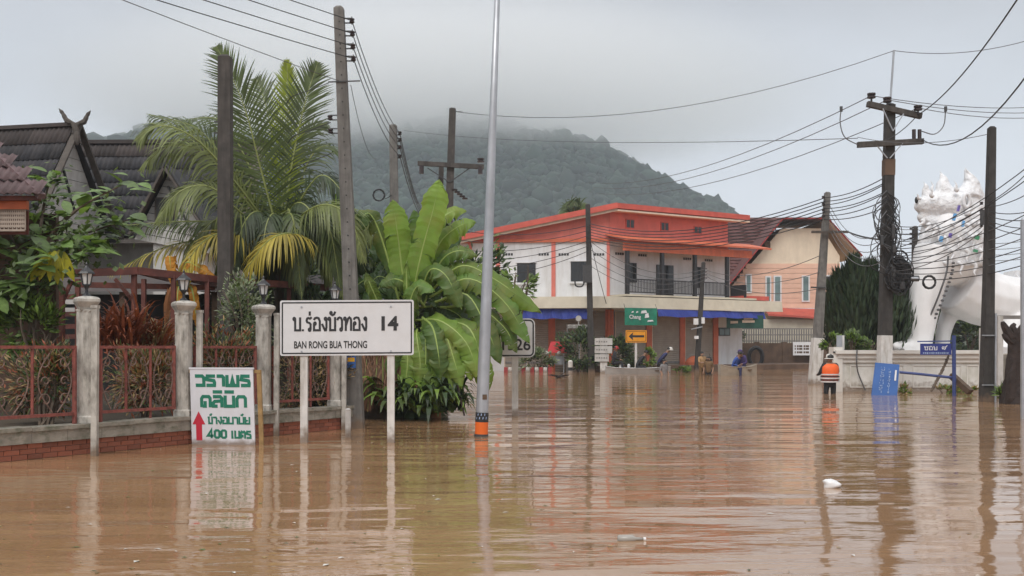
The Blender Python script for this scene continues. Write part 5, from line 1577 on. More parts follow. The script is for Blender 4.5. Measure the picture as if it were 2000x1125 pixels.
def remesh(name, mb, mat, parent, vox, smooth_it=4):
    o = mb.build(name, mat, parent)
    m = o.modifiers.new('r', 'REMESH'); m.mode = 'VOXEL'; m.voxel_size = vox
    s = o.modifiers.new('s', 'SMOOTH'); s.iterations = smooth_it; s.factor = .6
    dg = bpy.context.evaluated_depsgraph_get(); dg.update()
    me = bpy.data.meshes.new_from_object(o.evaluated_get(dg))
    o.modifiers.clear(); o.data = me
    me.polygons.foreach_set('use_smooth', [True] * len(me.polygons))
    return o
def statue():
    Y = 40.0
    t = thing('lion_statue', 'huge white guardian lion statue behind the white wall', 'statue', G(1850, Y, .9))
    k = Y / F
    mb = MB()
    def limb(pts, n=12):
        mb.tube(spline([P(x, y, Y + d) for x, y, r, d in pts], 16), [float(np.interp(i / 16 * (len(pts) - 1), range(len(pts)), [p[2] * k for p in pts])) for i in range(17)], n)
    def blob(x, y, rx, ry, d=0, rd=None): mb.ball(P(x, y, Y + d), (rx * k, (rd or rx) * k, ry * k), 14, 9)
    # near fore leg, splayed paw, far fore leg
    limb([(1793, 695, 24, -.3), (1797, 655, 25, -.3), (1804, 605, 29, -.3), (1814, 545, 34, -.2), (1828, 490, 42, 0)])
    limb([(1785, 677, 13, -.4), (1763, 676, 11, -.5), (1743, 677, 8, -.5)])
    limb([(1792, 690, 12, -.4), (1770, 688, 10, -.5), (1752, 686, 8, -.5)])
    limb([(1840, 695, 14, 1.3), (1843, 650, 15, 1.3), (1856, 610, 18, 1.3), (1876, 570, 26, 1.2)])
    limb([(1840, 690, 9, 1.2), (1826, 686, 8, 1.1), (1816, 687, 7, 1.1)])
    # chest, trunk, haunch
    blob(1850, 505, 60, 56, .3, 56); blob(1846, 455, 46, 56, .2, 50)
    limb([(1868, 555, 58, .7), (1915, 580, 58, .9), (1975, 592, 53, 1.0), (2040, 600, 60, 1.2)])
    blob(2062, 606, 62, 56, 1.2, 50); limb([(2062, 695, 24, .6), (2070, 655, 26, .7), (2068, 615, 44, .9)]); limb([(2060, 686, 16, .3), (2036, 683, 13, .1), (2018, 686, 9, 0)]); limb([(2108, 590, 18, 1.2), (2135, 550, 15, 1.2), (2128, 500, 12, 1.2), (2140, 460, 5, 1.2)])
    limb([(1960, 690, 20, .2), (1975, 650, 26, .2), (2010, 620, 40, .6)]); limb([(1995, 688, 22, 0), (1965, 682, 17, -.2), (1946, 686, 12, -.3)])
    remesh('body', mb, 'statue', t, .075, 3)
    mb = MB()
    # neck, head, snout, jaw
    limb([(1872, 520, 66, .4), (1872, 455, 58, .3), (1868, 415, 46, .1)])
    blob(1856, 402, 46, 34, 0, 36); blob(1886, 412, 40, 38, .2, 36)
    limb([(1850, 400, 32, 0), (1824, 401, 27, -.1), (1803, 401, 19, -.2), (1788, 399, 10, -.2)])
    limb([(1850, 428, 28, 0), (1822, 432, 19, -.1), (1803, 426, 11, -.2), (1794, 419, 6, -.2)])
    limb([(1822, 455, 22, 0), (1812, 470, 18, 0), (1810, 500, 22, 0)])
    # sculpted crest growing out of the skull
    for pts in ([(1816, 388, 13, -.2), (1808, 374, 8, -.2), (1809, 364, 5, -.2), (1803, 356, 1.5, -.2)],
                [(1846, 380, 20, -.1), (1842, 362, 14, -.1), (1843, 350, 8, -.1), (1835, 337, 1.5, -.1)],
                [(1892, 384, 27, 0), (1896, 364, 19, 0), (1893, 348, 11, 0), (1884, 330, 1.5, 0)],
                [(1908, 400, 18, .1), (1913, 382, 11, .1), (1910, 366, 2, .1)],
                [(1916, 430, 16, .2), (1928, 412, 10, .2), (1930, 392, 2, .2)],
                [(1922, 470, 14, .3), (1936, 455, 9, .3), (1940, 438, 2, .3)]):
        limb(pts)
    remesh('head', mb, 'statue_carved', t, .06, 2)
    rs = random.Random(8)
    def flame(x, y, dx, dy, wpx, d=0.0, nm='mane_curl'):
        base = P(x, y, Y + d); tip = P(x + dx, y + dy, Y + d - .12); h = tip - base
        side = Vector((-h.z, 0, h.x)).normalized()
        cp = [base, base + h * .35 + side * .2 * h.length, base + h * .72 - side * .05 * h.length, tip]
        pts = spline(cp, 8); w_ = wpx * k
        MB().tube(pts, [w_ * q for q in (.5, .55, .5, .42, .33, .25, .17, .1, .02)], 7).build(nm, 'statue_ornate', t, smooth=True)
    for cp, w_ in (([(1811, 382), (1807, 372), (1809, 364), (1803, 354)], 9), ([(1846, 374), (1844, 358), (1846, 348), (1835, 334)], 15), ([(1894, 374), (1899, 356), (1897, 345), (1884, 327)], 20), ([(1868, 376), (1866, 366), (1868, 360), (1862, 352)], 8), ([(1911, 392), (1916, 376), (1914, 366), (1908, 354)], 10), ([(1822, 380), (1820, 368), (1822, 362), (1817, 352)], 8), ([(1926, 425), (1936, 408), (1936, 396), (1930, 382)], 10)):
        MB().tube(spline([P(x, y, Y - .1) for x, y in cp], 10), [w_ * k * q for q in (.5, .5, .47, .43, .38, .32, .26, .2, .13, .07, .01)], 8).build('crest_flame', 'statue_ornate', t, smooth=True)
    # curls over the neck and chest, beard under the jaw
    for row in range(4):
        for q in range(5):
            x = 1830 + q * 27 + (row % 2) * 13; y = 436 + row * 25
            if x > 1915: continue
            flame(x, y, rs.uniform(2, 10), rs.uniform(24, 32), rs.uniform(6, 9), -1.05 + .00013 * (x - 1885) ** 2)
    for a in ((1802, 428, -6, 15, 8), (1812, 436, -4, 20, 9), (1824, 442, -3, 24, 10), (1836, 446, -2, 26, 10), (1798, 388, -8, -9, 6), (1870, 372, -3, -12, 9), (1822, 384, -3, -14, 8), (1900, 440, 14, -14, 11), (1905, 465, 14, -10, 11), (1890, 420, 12, -16, 11)):
        flame(*a, d=-.75)
    for x, y, rx, ry in ((1888, 392, 6, 13),):      # rims behind crest and ear
        mb = MB(); pts = [P(x + rx * math.cos(i * .5236), y + ry * math.sin(i * .5236), Y - .74) for i in range(13)]; mb.tube(pts, .07, 6, cap=False); mb.build('ear_rim', 'statue_ornate', t, smooth=True)
    mb = MB(); mb.ball(P(1790, 391, Y - .4), (.07, .07, .13), 8, 6); mb.build('eye', 'void', t)
    # coloured mirror tiles on the mane
    for x, y, a, b, m in ((1872, 407, 4, 12, 'mirror_violet'), (1864, 424, 5, 14, 'mirror_blue'), (1881, 437, 4, 12, 'mirror_blue'), (1856, 460, 5, 9, 'mirror_violet'), (1838, 467, 6, 11, 'mirror_blue'), (1908, 464, 8, 8, 'mirror_green'), (1905, 490, 8, 5, 'mirror_green')):
        c = P(x, y, Y - 1.35); mb = MB(); mb.cbox(c, (a * .95 * k, .1, b * .95 * k), Matrix.Rotation(.25, 3, 'Y')); mb.build('mirror_tile', m, t)
    # studded seam down the fore leg and the chest
    cp = [(1852, 500), (1849, 530), (1838, 565), (1822, 605), (1806, 636), (1790, 650), (1772, 651)]
    pts = spline([P(x, y, Y - 1.28 + .012 * max(0, y - 560) * .7) for x, y in cp], 26)
    MB().tube(pts, .035, 6).build('seam_band', 'cable_grey', t)
    for i in range(2, 20):
        c = pts[i] + Vector((.22, .02, 0)); mb = MB(); mb.ball(c, (.07, .06, .05), 7, 5); mb.build('stud', 'cable_grey', t)
    for x in (1740, 1752, 1762):
        mb = MB(); mb.ball(P(x, 684, Y - .75), (.1, .1, .08), 7, 5); mb.build('claw', 'fence_grey', t)
    mb = MB(); a = P(1725, 700, Y); mb.box((a.x, Y - 2.2, -1), (a.x + 12, Y + 4, P(0, 690, Y).z)); mb.build('plinth', 'wall_flood', t)
    # second white ornament to the right
    t2 = thing('temple_gable', 'white ornate temple gable with curling finials at the right edge', 'temple', G(1985, 56))
    k2 = 56 / F
    for i, (x, y, w_, h_) in enumerate(((1975, 595, 70, 50), (1985, 560, 46, 30), (1990, 540, 26, 24))):
        c = P(x, y, 56); mb = MB(); mb.prism([c + Vector((-w_ * k2 / 2, 0, -h_ * k2 / 2)), c + Vector((w_ * k2 / 2, 0, -h_ * k2 / 2)), c + Vector((w_ * k2 * .2, 0, h_ * k2 / 2)), c + Vector((-w_ * k2 * .2, 0, h_ * k2 / 2))], (0, 1 + .2 * i, 0)); fixn(mb.build('tier', 'statue_ornate', t2))
    for i in range(9):
        x = 1945 + i * 7; y = 575 - 26 * (i / 8)
        pts = spline([P(x, y + 12, 55.8), P(x - 5, y, 55.8), P(x + 2, y - 10, 55.8), P(x - 3, y - 20, 55.8)], 8)
        MB().tube(pts, [.2, .22, .2, .18, .16, .12, .09, .05, .01], 6).build('finial', 'statue_ornate', t2)
    mb = MB(); a = P(1940, 640, 56); mb.box((a.x, 56.2, -1), (a.x + 6, 57.5, P(0, 612, 56).z)); mb.build('wall', 'statue', t2)
statue()

def blue_signs():
    Y = 29.5; k = Y / F
    t = thing('street_name_sign', 'small navy street name sign hanging from a blue post at the white wall', 'sign', G(1863, Y))
    mb = MB(); mb.tube([G(1864, Y, -.8), P(1863, 655, Y)], .055, 10); mb.build('post', 'post_blue', t)
    mb = MB(); mb.bar(P(1792, 667, Y), P(1863, 666, Y), .035, .035); mb.build('arm', 'post_blue', t)
    A, B = P(1797.5, 693, Y), P(1858, 671, Y)
    mb = MB(); mb.box((A.x, Y - .015, A.z), (B.x, Y + .015, B.z)); mb.build('panel', 'sign_navy', t)
    W, H = B.x - A.x, B.z - A.z
    def T(x, y, d=0): return Vector((A.x + x, Y - .016 - d, A.z + y))
    mb = MB(); write(mb, 'ซอย', LOOPED, W * .12, W * .56, H * .42, H * .34, W * .022, T, .1); write(mb, '๙', LOOPED, W * .68, W * .86, H * .42, H * .34, W * .022, T); mb.build('lettering', 'letter_white', t)
    mb = MB()
    for i in range(14):
        mb.cbox(T(W * (.1 + i * .06), H * .16, .003), (W * .04, .002, H * (.1 + .04 * (i % 3))))
    mb.build('small_print', 'letter_pale', t)['kind'] = 'stuff'
    # toppled blue sign with its pole still slung on the bar
    t = thing('toppled_sign', 'toppled blue direction sign half sunk in the water before the white wall', 'sign', G(1728, Y + .6))
    q = [P(1710, 708, Y + .6), P(1757, 712, Y + .5), P(1752, 776, Y + .3), P(1702, 772, Y + .4)]
    mb = MB(); mb.prism([q[3], q[2], q[1], q[0]], (0, .03, 0)); fixn(mb.build('panel', 'sign_blue', t))
    def T2(x, y, d=0): return q[3].lerp(q[2], x).lerp(q[0].lerp(q[1], x), y) + Vector((0, -.012 - d, 0))
    mb = MB(); r5 = random.Random(5)
    for x0, h_ in ((.24, .17), (.56, .12)):          # faded sideways lettering, past reading
        y = .1
        while y < .86:
            l = r5.uniform(.03, .07); a = x0 + r5.uniform(0, .04); b = x0 + h_ - r5.uniform(0, .05)
            for (xa, xb, ya, yb) in ((a, b, y, y + .014), (b - .025, b, y, y + l), (a, a + .025, y + l * .3, y + l * .8)):
                if r5.random() < .8: mb.add([T2(xa, ya, .004), T2(xb, ya, .004), T2(xb, yb, .004), T2(xa, yb, .004)], [(0, 1, 2, 3)])
            y += l + .022
    mb.build('faded_print', 'letter_pale', t)['kind'] = 'stuff'
    mb = MB(); mb.add([T2(.83, .5, .003), T2(.9, .5, .003), T2(.9, .82, .003), T2(.83, .82, .003)], [(0, 1, 2, 3)]); mb.build('white_block', 'letter_white', t)
    mb = MB(); mb.tube([P(1757, 727, Y + .4), P(1800, 731, Y + .3), P(1864, 738, Y + .12)], .04, 8); mb.build('bar', 'post_blue', t)
    # broken timbers
    mb = MB(); mb.bar(P(1858, 733, Y + .3), P(1895, 766, Y - .2), .2, .16); o = mb.build('broken_beam', 'wood_brown', org=P(1875, 750, Y)); put(o, 'broken timber slanting into the water right of the blue post', 'beam')
    mb = MB(); pts = spline([P(1853, 694, Y + .3), P(1843, 718, Y + .25), P(1831, 741, Y + .2), P(1819, 764, Y + .1)], 10); mb.tube(pts, [.03, .035, .04, .03, .045, .035, .05, .04, .035, .04, .03], 6)
    for i in range(1, 10): mb.bar(pts[i] - Vector((.06, 0, .01)), pts[i] + Vector((.06, 0, .01)), .02)
    put(mb.build('leaning_branch', 'bark', org=P(1840, 740, Y)), 'thin knotty branch leaning between water and navy street sign', 'branch')
    # plate behind the wall
    g = G(1650, 33.0); t = thing('info_post', 'small blue grey plate on a white post at the wall end', 'sign', g)
    a, b = P(1634, 680, 33), P(1645, 655, 33); mb = MB(); mb.box((a.x, 33, a.z), (b.x, 33.03, b.z)); mb.build('plate', 'galv', t)
    mb = MB(); a = P(1644, 655, 33.1); mb.box((a.x, 33.05, -.5), (a.x + .07, 33.12, a.z)); mb.build('post', 'pole_white', t)
blue_signs()
def stump():
    Y = 25.3
    t = thing('tree_stump', 'charred dark tree stump standing in the flood at the right edge', 'tree', G(1982, Y))
    pts = spline([G(1980, Y, -.6), G(1981, Y, 0), P(1982, 740, Y), P(1985, 690, Y), P(1986, 650, Y)], 16)
    rs = random.Random(4); mb = MB(); n = 16; vv = []
    for i, p in enumerate(pts):
        r = float(np.interp(i / 16, [0, .25, .5, .75, 1], [.36, .32, .25, .2, .23]))
        for j in range(n):
            a = 2 * math.pi * j / n; q = r * (1 + .13 * math.sin(3 * a + i * .3) + .1 * math.sin(5 * a - i * .7) + rs.uniform(-.06, .06)); vv.append(p + Vector((q * math.cos(a), q * math.sin(a), 0)))
    mb.add(vv, [(i * n + j, i * n + (j + 1) % n, (i + 1) * n + (j + 1) % n, (i + 1) * n + j) for i in range(16) for j in range(n)] + [tuple(16 * n + j for j in range(n))]); mb.build('trunk', 'bark_dark', t)
    for cp in ([(1975, 660), (1966, 645), (1960, 634), (1958, 628)], [(1978, 668), (1966, 660), (1959, 652)], [(1990, 658), (1996, 640), (2004, 628)], [(1984, 655), (1978, 640), (1982, 632)]):
        pts = spline([P(x, y, Y - .05) for x, y in cp], 8); MB().tube(pts, [.13 - .011 * i for i in range(9)], 7).build('limb_stub', 'bark_dark', t)
stump()
# ---------------------------------------------------------------- plants
def frond(t, cp, L, mat, n=46, droop=.6, nrm=None, seed=0, spread=1.0, rw=.03, wl=.024, twist=0.0):
    g = random.Random(seed)
    pts = spline([P(*c) for c in cp], n)
    mb = MB(); mb.mi = 1
    mb.tube(pts[::3] + [pts[-1]], [lerp(rw, .004, i / (len(pts[::3]))) for i in range(len(pts[::3]) + 1)], 5)
    mb.mi = 0
    N0 = Vector(nrm or (0, -.35, 1)).normalized()
    for i in range(int(n * .12), n):
        u = i / n
        T = (pts[i + 1] - pts[i - 1]).normalized() if i < n else (pts[i] - pts[i - 1]).normalized()
        S = T.cross(N0)
        if S.length < .2: S = T.cross(Vector((0, -1, .2)))
        S.normalize()
        if twist:
            S = Quaternion(T, twist * u) @ S
        U = S.cross(T).normalized()
        ll = L * (math.sin(math.pi * min(1, .16 + .86 * u)) ** .6) * g.uniform(.82, 1.1)
        for s in (-1, 1):
            ang = lerp(1.15, .45, u) * g.uniform(.9, 1.1) * spread
            d = (T * math.cos(ang) + S * s * math.sin(ang) + U * g.uniform(-.05, .25)).normalized()
            p = pts[i]; w_ = wl * g.uniform(.8, 1.2); a = []; seg = 4
            W = d.cross(U).normalized()
            dr = droop * g.uniform(.7, 1.35)
            for k in range(seg + 1):
                q = w_ * (.5, 1, .85, .55, .04)[k]
                a.append(p - W * q); a.append(p + W * q)
                d = (d + Vector((0, 0, -1)) * dr * (.35 + .22 * k)).normalized()
                p = p + d * ll / seg
            mb.add(a, [(2 * k, 2 * k + 1, 2 * k + 3, 2 * k + 2) for k in range(seg)])
    return mb.build('frond', [mat, 'rachis'], t)
def palm():
    t = thing('coconut_palm', 'young coconut palm with long arching fronds behind the garden fence', 'tree', G(552, 21.5))
    c = (548, 475, 21.4)
    MB().tube(spline([G(560, 21.6, -.1), P(556, 640, 21.6), P(552, 540, 21.5), P(*c)], 12), [.28, .24, .22, .2, .19, .19, .19, .2, .21, .22, .22, .2, .14], 12).build('trunk', 'palm_trunk', t)
    F_ = [
     ([c, (512, 340, 21.3), (474, 200, 21.2), (420, 84, 21.3)], 1.05, 'palm_green', .12, (0, -1, .15), 62),
     ([c, (556, 320, 21.6), (562, 200, 21.8), (560, 112, 21.9)], .62, 'palm_lime', .05, (0, -1, 0), 50),
     ([c, (572, 310, 21.6), (596, 200, 21.7), (622, 118, 21.8)], .85, 'palm_green', .12, (0, -1, .1), 54),
     ([c, (540, 320, 21.9), (520, 210, 22.2), (500, 150, 22.5)], .9, 'palm_green', .18, (0, -1, .1), 44),
     ([c, (450, 330, 21.6), (385, 252, 21.4), (285, 222, 21.2)], .95, 'palm_green', .55, (.2, -.7, 1), 54),
     ([c, (470, 380, 20.9), (400, 300, 20.6), (330, 285, 20.3), (268, 335, 20.2)], 1.0, 'palm_light', .7, (.1, -.8, 1), 58),
     ([c, (450, 440, 20.8), (370, 432, 20.4), (240, 440, 20.2)], .85, 'palm_green', .85, (0, -.4, 1), 50),
     ([c, (450, 425, 20.6), (392, 455, 20.2), (345, 540, 20.0)], .85, 'palm_light', .7, (-.3, -.7, 1), 46),
     ([(600, 470, 20.6), (562, 456, 19.8), (518, 476, 19.5), (470, 545, 19.4)], .9, 'palm_yellow', .7, (-.2, -.8, 1), 46),
     ([(590, 462, 21), (625, 470, 20.6), (655, 505, 20.5), (676, 585, 20.4)], .8, 'palm_light', .7, (.2, -.8, 1), 46),
     ([c, (600, 370, 21.2), (640, 345, 21.0), (700, 420, 20.8)], .8, 'palm_dark', .7, (.2, -.6, 1), 48),
     ([c, (600, 320, 21.8), (635, 285, 22), (665, 300, 22.2)], .75, 'palm_green', .55, (.1, -.6, 1), 40),
     ([c, (620, 410, 21.6), (690, 415, 21.8), (752, 500, 21.8)], .95, 'palm_light', .75, (.1, -.6, 1), 48),
     ([c, (610, 440, 21.8), (680, 470, 22), (735, 570, 22)], .9, 'palm_dark', .75, (.1, -.6, 1), 44),
     ([c, (510, 415, 20.5), (475, 440, 20), (452, 545, 19.8)], .8, 'palm_dark', .7, (-.2, -.8, 1), 44),
     ([c, (575, 400, 20.9), (610, 420, 20.6), (632, 530, 20.4)], .85, 'palm_dark', .75, (.1, -.8, 1), 44),
     ([c, (480, 310, 22.1), (430, 235, 22.3), (350, 235, 22.4)], .9, 'palm_green', .5, (.1, -.6, 1), 46),
     ([c, (540, 420, 20.6), (520, 440, 20), (505, 560, 19.6)], .8, 'palm_dark', .75, (0, -.9, 1), 40),
     ([c, (560, 420, 20.7), (575, 440, 20.1), (590, 590, 19.9)], .8, 'palm_green', .75, (0, -.9, 1), 40),
     ([c, (470, 400, 21.8), (400, 380, 22), (330, 440, 22)], .85, 'palm_dark', .7, (0, -.6, 1), 42),
     ([c, (430, 470, 21), (330, 480, 20.6), (200, 540, 20.4)], .8, 'palm_yellow', .8, (0, -.5, 1), 44),
     ([c, (560, 350, 22.2), (600, 260, 22.6), (640, 240, 22.8)], .8, 'palm_green', .4, (0, -.8, .6), 40),
     ([c, (455, 350, 20.4), (380, 270, 20.0), (310, 245, 19.8), (262, 275, 19.7)], 1.0, 'palm_light', .75, (.1, -.8, 1), 54),
     ([c, (470, 415, 20.2), (410, 365, 19.8), (350, 375, 19.6), (300, 440, 19.5)], .95, 'palm_light', .75, (.1, -.8, 1), 50),
     ([c, (590, 420, 20.4), (640, 400, 20.0), (685, 430, 19.8), (715, 520, 19.7)], .9, 'palm_light', .75, (.1, -.8, 1), 46),
     ([c, (480, 460, 20.2), (430, 455, 19.8), (380, 490, 19.6), (352, 570, 19.5)], .8, 'palm_yellow', .8, (-.1, -.8, 1), 44),
    ]
    for i, (cp, L, m, dr, nr, n) in enumerate(F_):
        frond(t, cp, L * .98, m, int(n * 1.2), dr, nr, i, wl=.021)
    gp = random.Random(12)
    for q in range(12):          # older fronds hanging round the trunk
        a = gp.uniform(-1, 1); x = 548 + a * 105; dp = gp.uniform(-.9, .7)
        frond(t, [c, (548 + a * 55, 420 + gp.uniform(-20, 25), 21.3 + dp * .5), (x, 455 + gp.uniform(-20, 40), 21.2 + dp), (x + a * 25, 560 + gp.uniform(-20, 60), 21.2 + dp * 1.2)], .85, gp.choice(['palm_dark', 'palm_light', 'palm_green']), 46, .75, (a * .2, -.7, 1), 40 + q)
    for i, (cp, L) in enumerate((([(560, 560, 21), (600, 560, 20.6), (625, 640, 20.4)], .6), ([(540, 560, 21), (500, 575, 20.7), (480, 660, 20.6)], .6))):
        frond(t, cp, L, 'palm_dark', 30, .9, (0, -.6, 1), 70 + i)
    # dead fronds of a low palm beside the banana clump
    t = thing('palm_clump', 'low palm with brown hanging dead fronds right of the utility pole', 'plant', G(735, 20.0))
    MB().tube([G(738, 20.2, -.2), P(738, 760, 20.2), P(742, 690, 20.2)], [.3, .27, .2], 12).build('trunk', 'palm_trunk', t)
    for i, (a, b) in enumerate(((700, 800), (722, 805), (712, 790), (765, 770), (748, 790), (690, 770), (735, 780), (782, 800), (800, 780))):
        frond(t, [(742, 690, 20.1), (lerp(742, a, .6), 672, 19.8), (a, lerp(690, b, .45), 19.6), (a - 4, b, 19.6)], .5, 'palm_dead', 34, .9, (0, -.8, 1), 90 + i, wl=.018)
    for i, (a, b) in enumerate(((680, 700), (720, 640), (775, 660), (800, 705))):
        frond(t, [(742, 690, 20.1), (lerp(742, a, .5), 650, 20), (a, b, 19.8), (a + (8 if a > 742 else -8), b + 45, 19.8)], .55, 'palm_dark', 34, .8, (0, -.8, 1), 120 + i)
    t = thing('coconut_palm', 'distant palm top showing above the red shop house roof', 'tree', G(1122, 92))
    MB().tube([G(1122, 92, 0), P(1122, 420, 92)], [.3, .2], 8).build('trunk', 'palm_trunk', t)
    for i in range(11):
        a = R(-20 + i * 22); 
        frond(t, [(1122, 418, 92), (1122 + 17 * math.cos(a), 416 - 24 * math.sin(a), 92 + math.sin(i * 2.0)), (1122 + 30 * math.cos(a), 418 - 30 * math.sin(a) + 12, 92 + 1.4 * math.sin(i * 2.0))], .9, 'palm_green', 18, .5, (0, -1, .3), 140 + i, wl=.07)
palm()

def blade(t, cp, wpx, mat, seed=0, fold=.35, tears=5, name='leaf', nrm=None):
    """one banana leaf: midrib curve, two torn, drooping halves, a pale rib beneath"""
    g = random.Random(seed); n = 34
    pts = spline([P(*c) for c in cp], n); Yc = cp[0][2]; W = wpx * Yc / F / 2 * .86
    torn = sorted(g.randrange(4, n - 1) for _ in range(tears))
    mb = MB()
    N0 = Vector(nrm or (0.05, -1, .55)).normalized()
    for s in (-1, 1):
        rows = []
        tq = set(g.sample(range(4, n - 1), min(tears, n - 6)))
        sh = 0.0
        for i, p in enumerate(pts):
            u = i / n
            T = (pts[min(i + 1, n)] - pts[max(i - 1, 0)]).normalized()
            S = T.cross(N0)
            if S.length < .15: S = T.cross(Vector((.3, -.2, 1)))
            S.normalize(); U = S.cross(T).normalized()
            if U.dot(Vector((0, -.5, 1))) < 0: U = -U
            pr = (min(1, max(0, (u - .1) / .14)) ** .6) * (1 - max(0, (u - .72) / .28) ** 2.2) ** .6 if u > .1 else 0.0
            w_ = W * pr * (1 + .05 * math.sin(i * 2.1 + s) + g.uniform(-.03, .03))
            fd = fold * (1 + .3 * math.sin(i * .9 + seed))
            a = p + U * .012
            pl = (.0028 if i % 2 else -.0028) * min(1, w_ / .12)
            b = p + S * s * w_ * .55 + U * (.1 * w_ - .25 * fd * w_ + pl)
            c = p + S * s * w_ * (1 - .2 * fd) + U * (-.75 * fd * w_ + pl * 1.6 + .035 * math.sin(i * .8 + seed * 1.3 + s)) - T * .06
            rows.append((a, b, c, i in tq))
        for i in range(n):
            a0, b0, c0, _ = rows[i]; a1, b1, c1, tr = rows[i + 1]
            if tr:      # a tear: the strip ends short of the next one and hangs a little
                b1 = b0.lerp(b1, .75); c1 = c0.lerp(c1, .1) + Vector((0, 0, -.07))
            mb.add([a0, b0, c0, a1, b1, c1], [(0, 1, 4, 3), (1, 2, 5, 4)])
    o = mb.build(name, mat, t, smooth=True)
    MB().tube([p + Vector((0, -.004, .0)) for p in pts[::2]], [lerp(.026, .005, i / 17) for i in range(18)], 6).build('midrib', 'midrib' if 'dead' not in mat else 'banana_dead', o)
    return o
def bananas():
    t = thing('banana_clump', 'big bright green banana clump leaning over the flood in the centre', 'plant', G(815, 20.4))
    for px, top, r, lean in ((800, (800, 610), .13, 0), (830, (832, 610), .11, 0), (850, (858, 650), .1, 0), (775, (774, 600), .1, 0), (822, (815, 640), .12, 0)):
        MB().tube(spline([G(px, 20.4, -.3), P(px + 3, 730, 20.4), P(top[0], top[1], 20.3)], 8), [r * 1.2, r * 1.15, r * 1.1, r, r * .95, r * .85, r * .75, r * .6, r * .45], 10).build('pseudostem', 'banana_dead' if px == 850 else 'banana_dark', t)
    B = [
     ([(800, 610, 20.2), (822, 500, 20.1), (846, 410, 20.0), (858, 350, 20.0)], 62, 'banana_light', .2, 2),
     ([(795, 600, 20.3), (782, 500, 20.3), (774, 440, 20.2), (767, 390, 20.2)], 60, 'banana_light', .2, 2),
     ([(800, 600, 20.4), (815, 520, 20.5), (818, 460, 20.6), (808, 410, 20.6)], 55, 'banana', .2, 4),
     ([(780, 590, 20.4), (750, 480, 20.3), (728, 425, 20.2), (712, 420, 20.1), (700, 455, 20.0)], 46, 'banana', .5, 5),
     ([(830, 560, 20.6), (850, 450, 20.8), (880, 415, 20.9), (912, 412, 21)], 36, 'banana_light', .4, 3),
     ([(830, 560, 20.5), (856, 480, 20.4), (895, 443, 20.3), (930, 434, 20.2)], 52, 'banana_light', .45, 5),
     ([(835, 570, 20.4), (862, 510, 20.3), (895, 490, 20.2), (932, 500, 20.2)], 44, 'banana', .5, 5),
     ([(820, 580, 20.2), (840, 528, 19.9), (872, 540, 19.7), (902, 605, 19.6)], 50, 'banana', .5, 3),
     ([(840, 570, 20.4), (900, 520, 20.2), (965, 545, 20.1), (1058, 612, 20.0)], 58, 'banana_light', .55, 6),
     ([(840, 580, 20.3), (915, 545, 20.0), (985, 590, 19.9), (1035, 672, 19.8)], 52, 'banana', .6, 7),
     ([(850, 590, 20.2), (910, 575, 20.0), (950, 640, 19.8), (978, 712, 19.7)], 50, 'banana', .5, 4),
     ([(810, 625, 20.1), (862, 628, 19.7), (912, 672, 19.5), (935, 742, 19.4)], 50, 'banana_light', .55, 4),
     ([(825, 620, 20.0), (845, 640, 19.6), (856, 690, 19.4), (861, 742, 19.4)], 48, 'banana', .4, 5),
     ([(840, 620, 20.0), (868, 650, 19.7), (886, 700, 19.5), (902, 760, 19.4)], 44, 'banana_light', .4, 6),
     ([(760, 640, 20.2), (738, 590, 20.0), (724, 558, 19.9), (714, 532, 19.9)], 28, 'banana_light', .2, 0),
     ([(796, 640, 20.0), (795, 580, 19.9), (794, 540, 19.9), (795, 508, 19.9)], 16, 'banana_light', .1, 0),
     ([(690, 560, 21.4), (674, 470, 21.4), (664, 420, 21.4), (658, 375, 21.4)], 44, 'banana_light', .2, 2),
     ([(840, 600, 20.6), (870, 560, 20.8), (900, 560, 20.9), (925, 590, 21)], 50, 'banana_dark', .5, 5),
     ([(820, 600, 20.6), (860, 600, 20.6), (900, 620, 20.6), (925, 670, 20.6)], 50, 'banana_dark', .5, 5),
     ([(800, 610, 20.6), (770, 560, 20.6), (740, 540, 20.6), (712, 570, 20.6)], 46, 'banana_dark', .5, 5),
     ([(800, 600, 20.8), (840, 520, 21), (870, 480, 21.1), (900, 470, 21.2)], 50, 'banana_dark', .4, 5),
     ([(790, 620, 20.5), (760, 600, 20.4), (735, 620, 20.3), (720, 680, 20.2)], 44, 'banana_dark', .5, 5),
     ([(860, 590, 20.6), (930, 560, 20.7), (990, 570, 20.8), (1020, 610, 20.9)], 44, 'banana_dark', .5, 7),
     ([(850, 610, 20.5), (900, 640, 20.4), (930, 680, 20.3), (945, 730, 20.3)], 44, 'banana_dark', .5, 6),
     ([(860, 600, 20.3), (930, 600, 20.1), (985, 640, 20.0), (1010, 690, 19.95)], 40, 'banana', .5, 9),
     ([(830, 660, 20.3), (842, 690, 20.2), (848, 730, 20.1), (842, 775, 20.1)], 34, 'banana_dead', .6, 8),
     ([(815, 650, 20.4), (805, 690, 20.3), (800, 730, 20.2), (806, 770, 20.2)], 30, 'banana_dead', .6, 8),
     ([(850, 660, 20.4), (862, 690, 20.3), (872, 740, 20.3), (874, 790, 20.3)], 30, 'banana_dead', .6, 8),
     ([(830, 600, 20.3), (800, 560, 20.0), (770, 545, 19.9), (740, 560, 19.8)], 44, 'banana', .5, 4),
     ([(810, 640, 20.0), (800, 600, 19.8), (815, 560, 19.7), (850, 570, 19.6)], 44, 'banana', .4, 4),
    ]
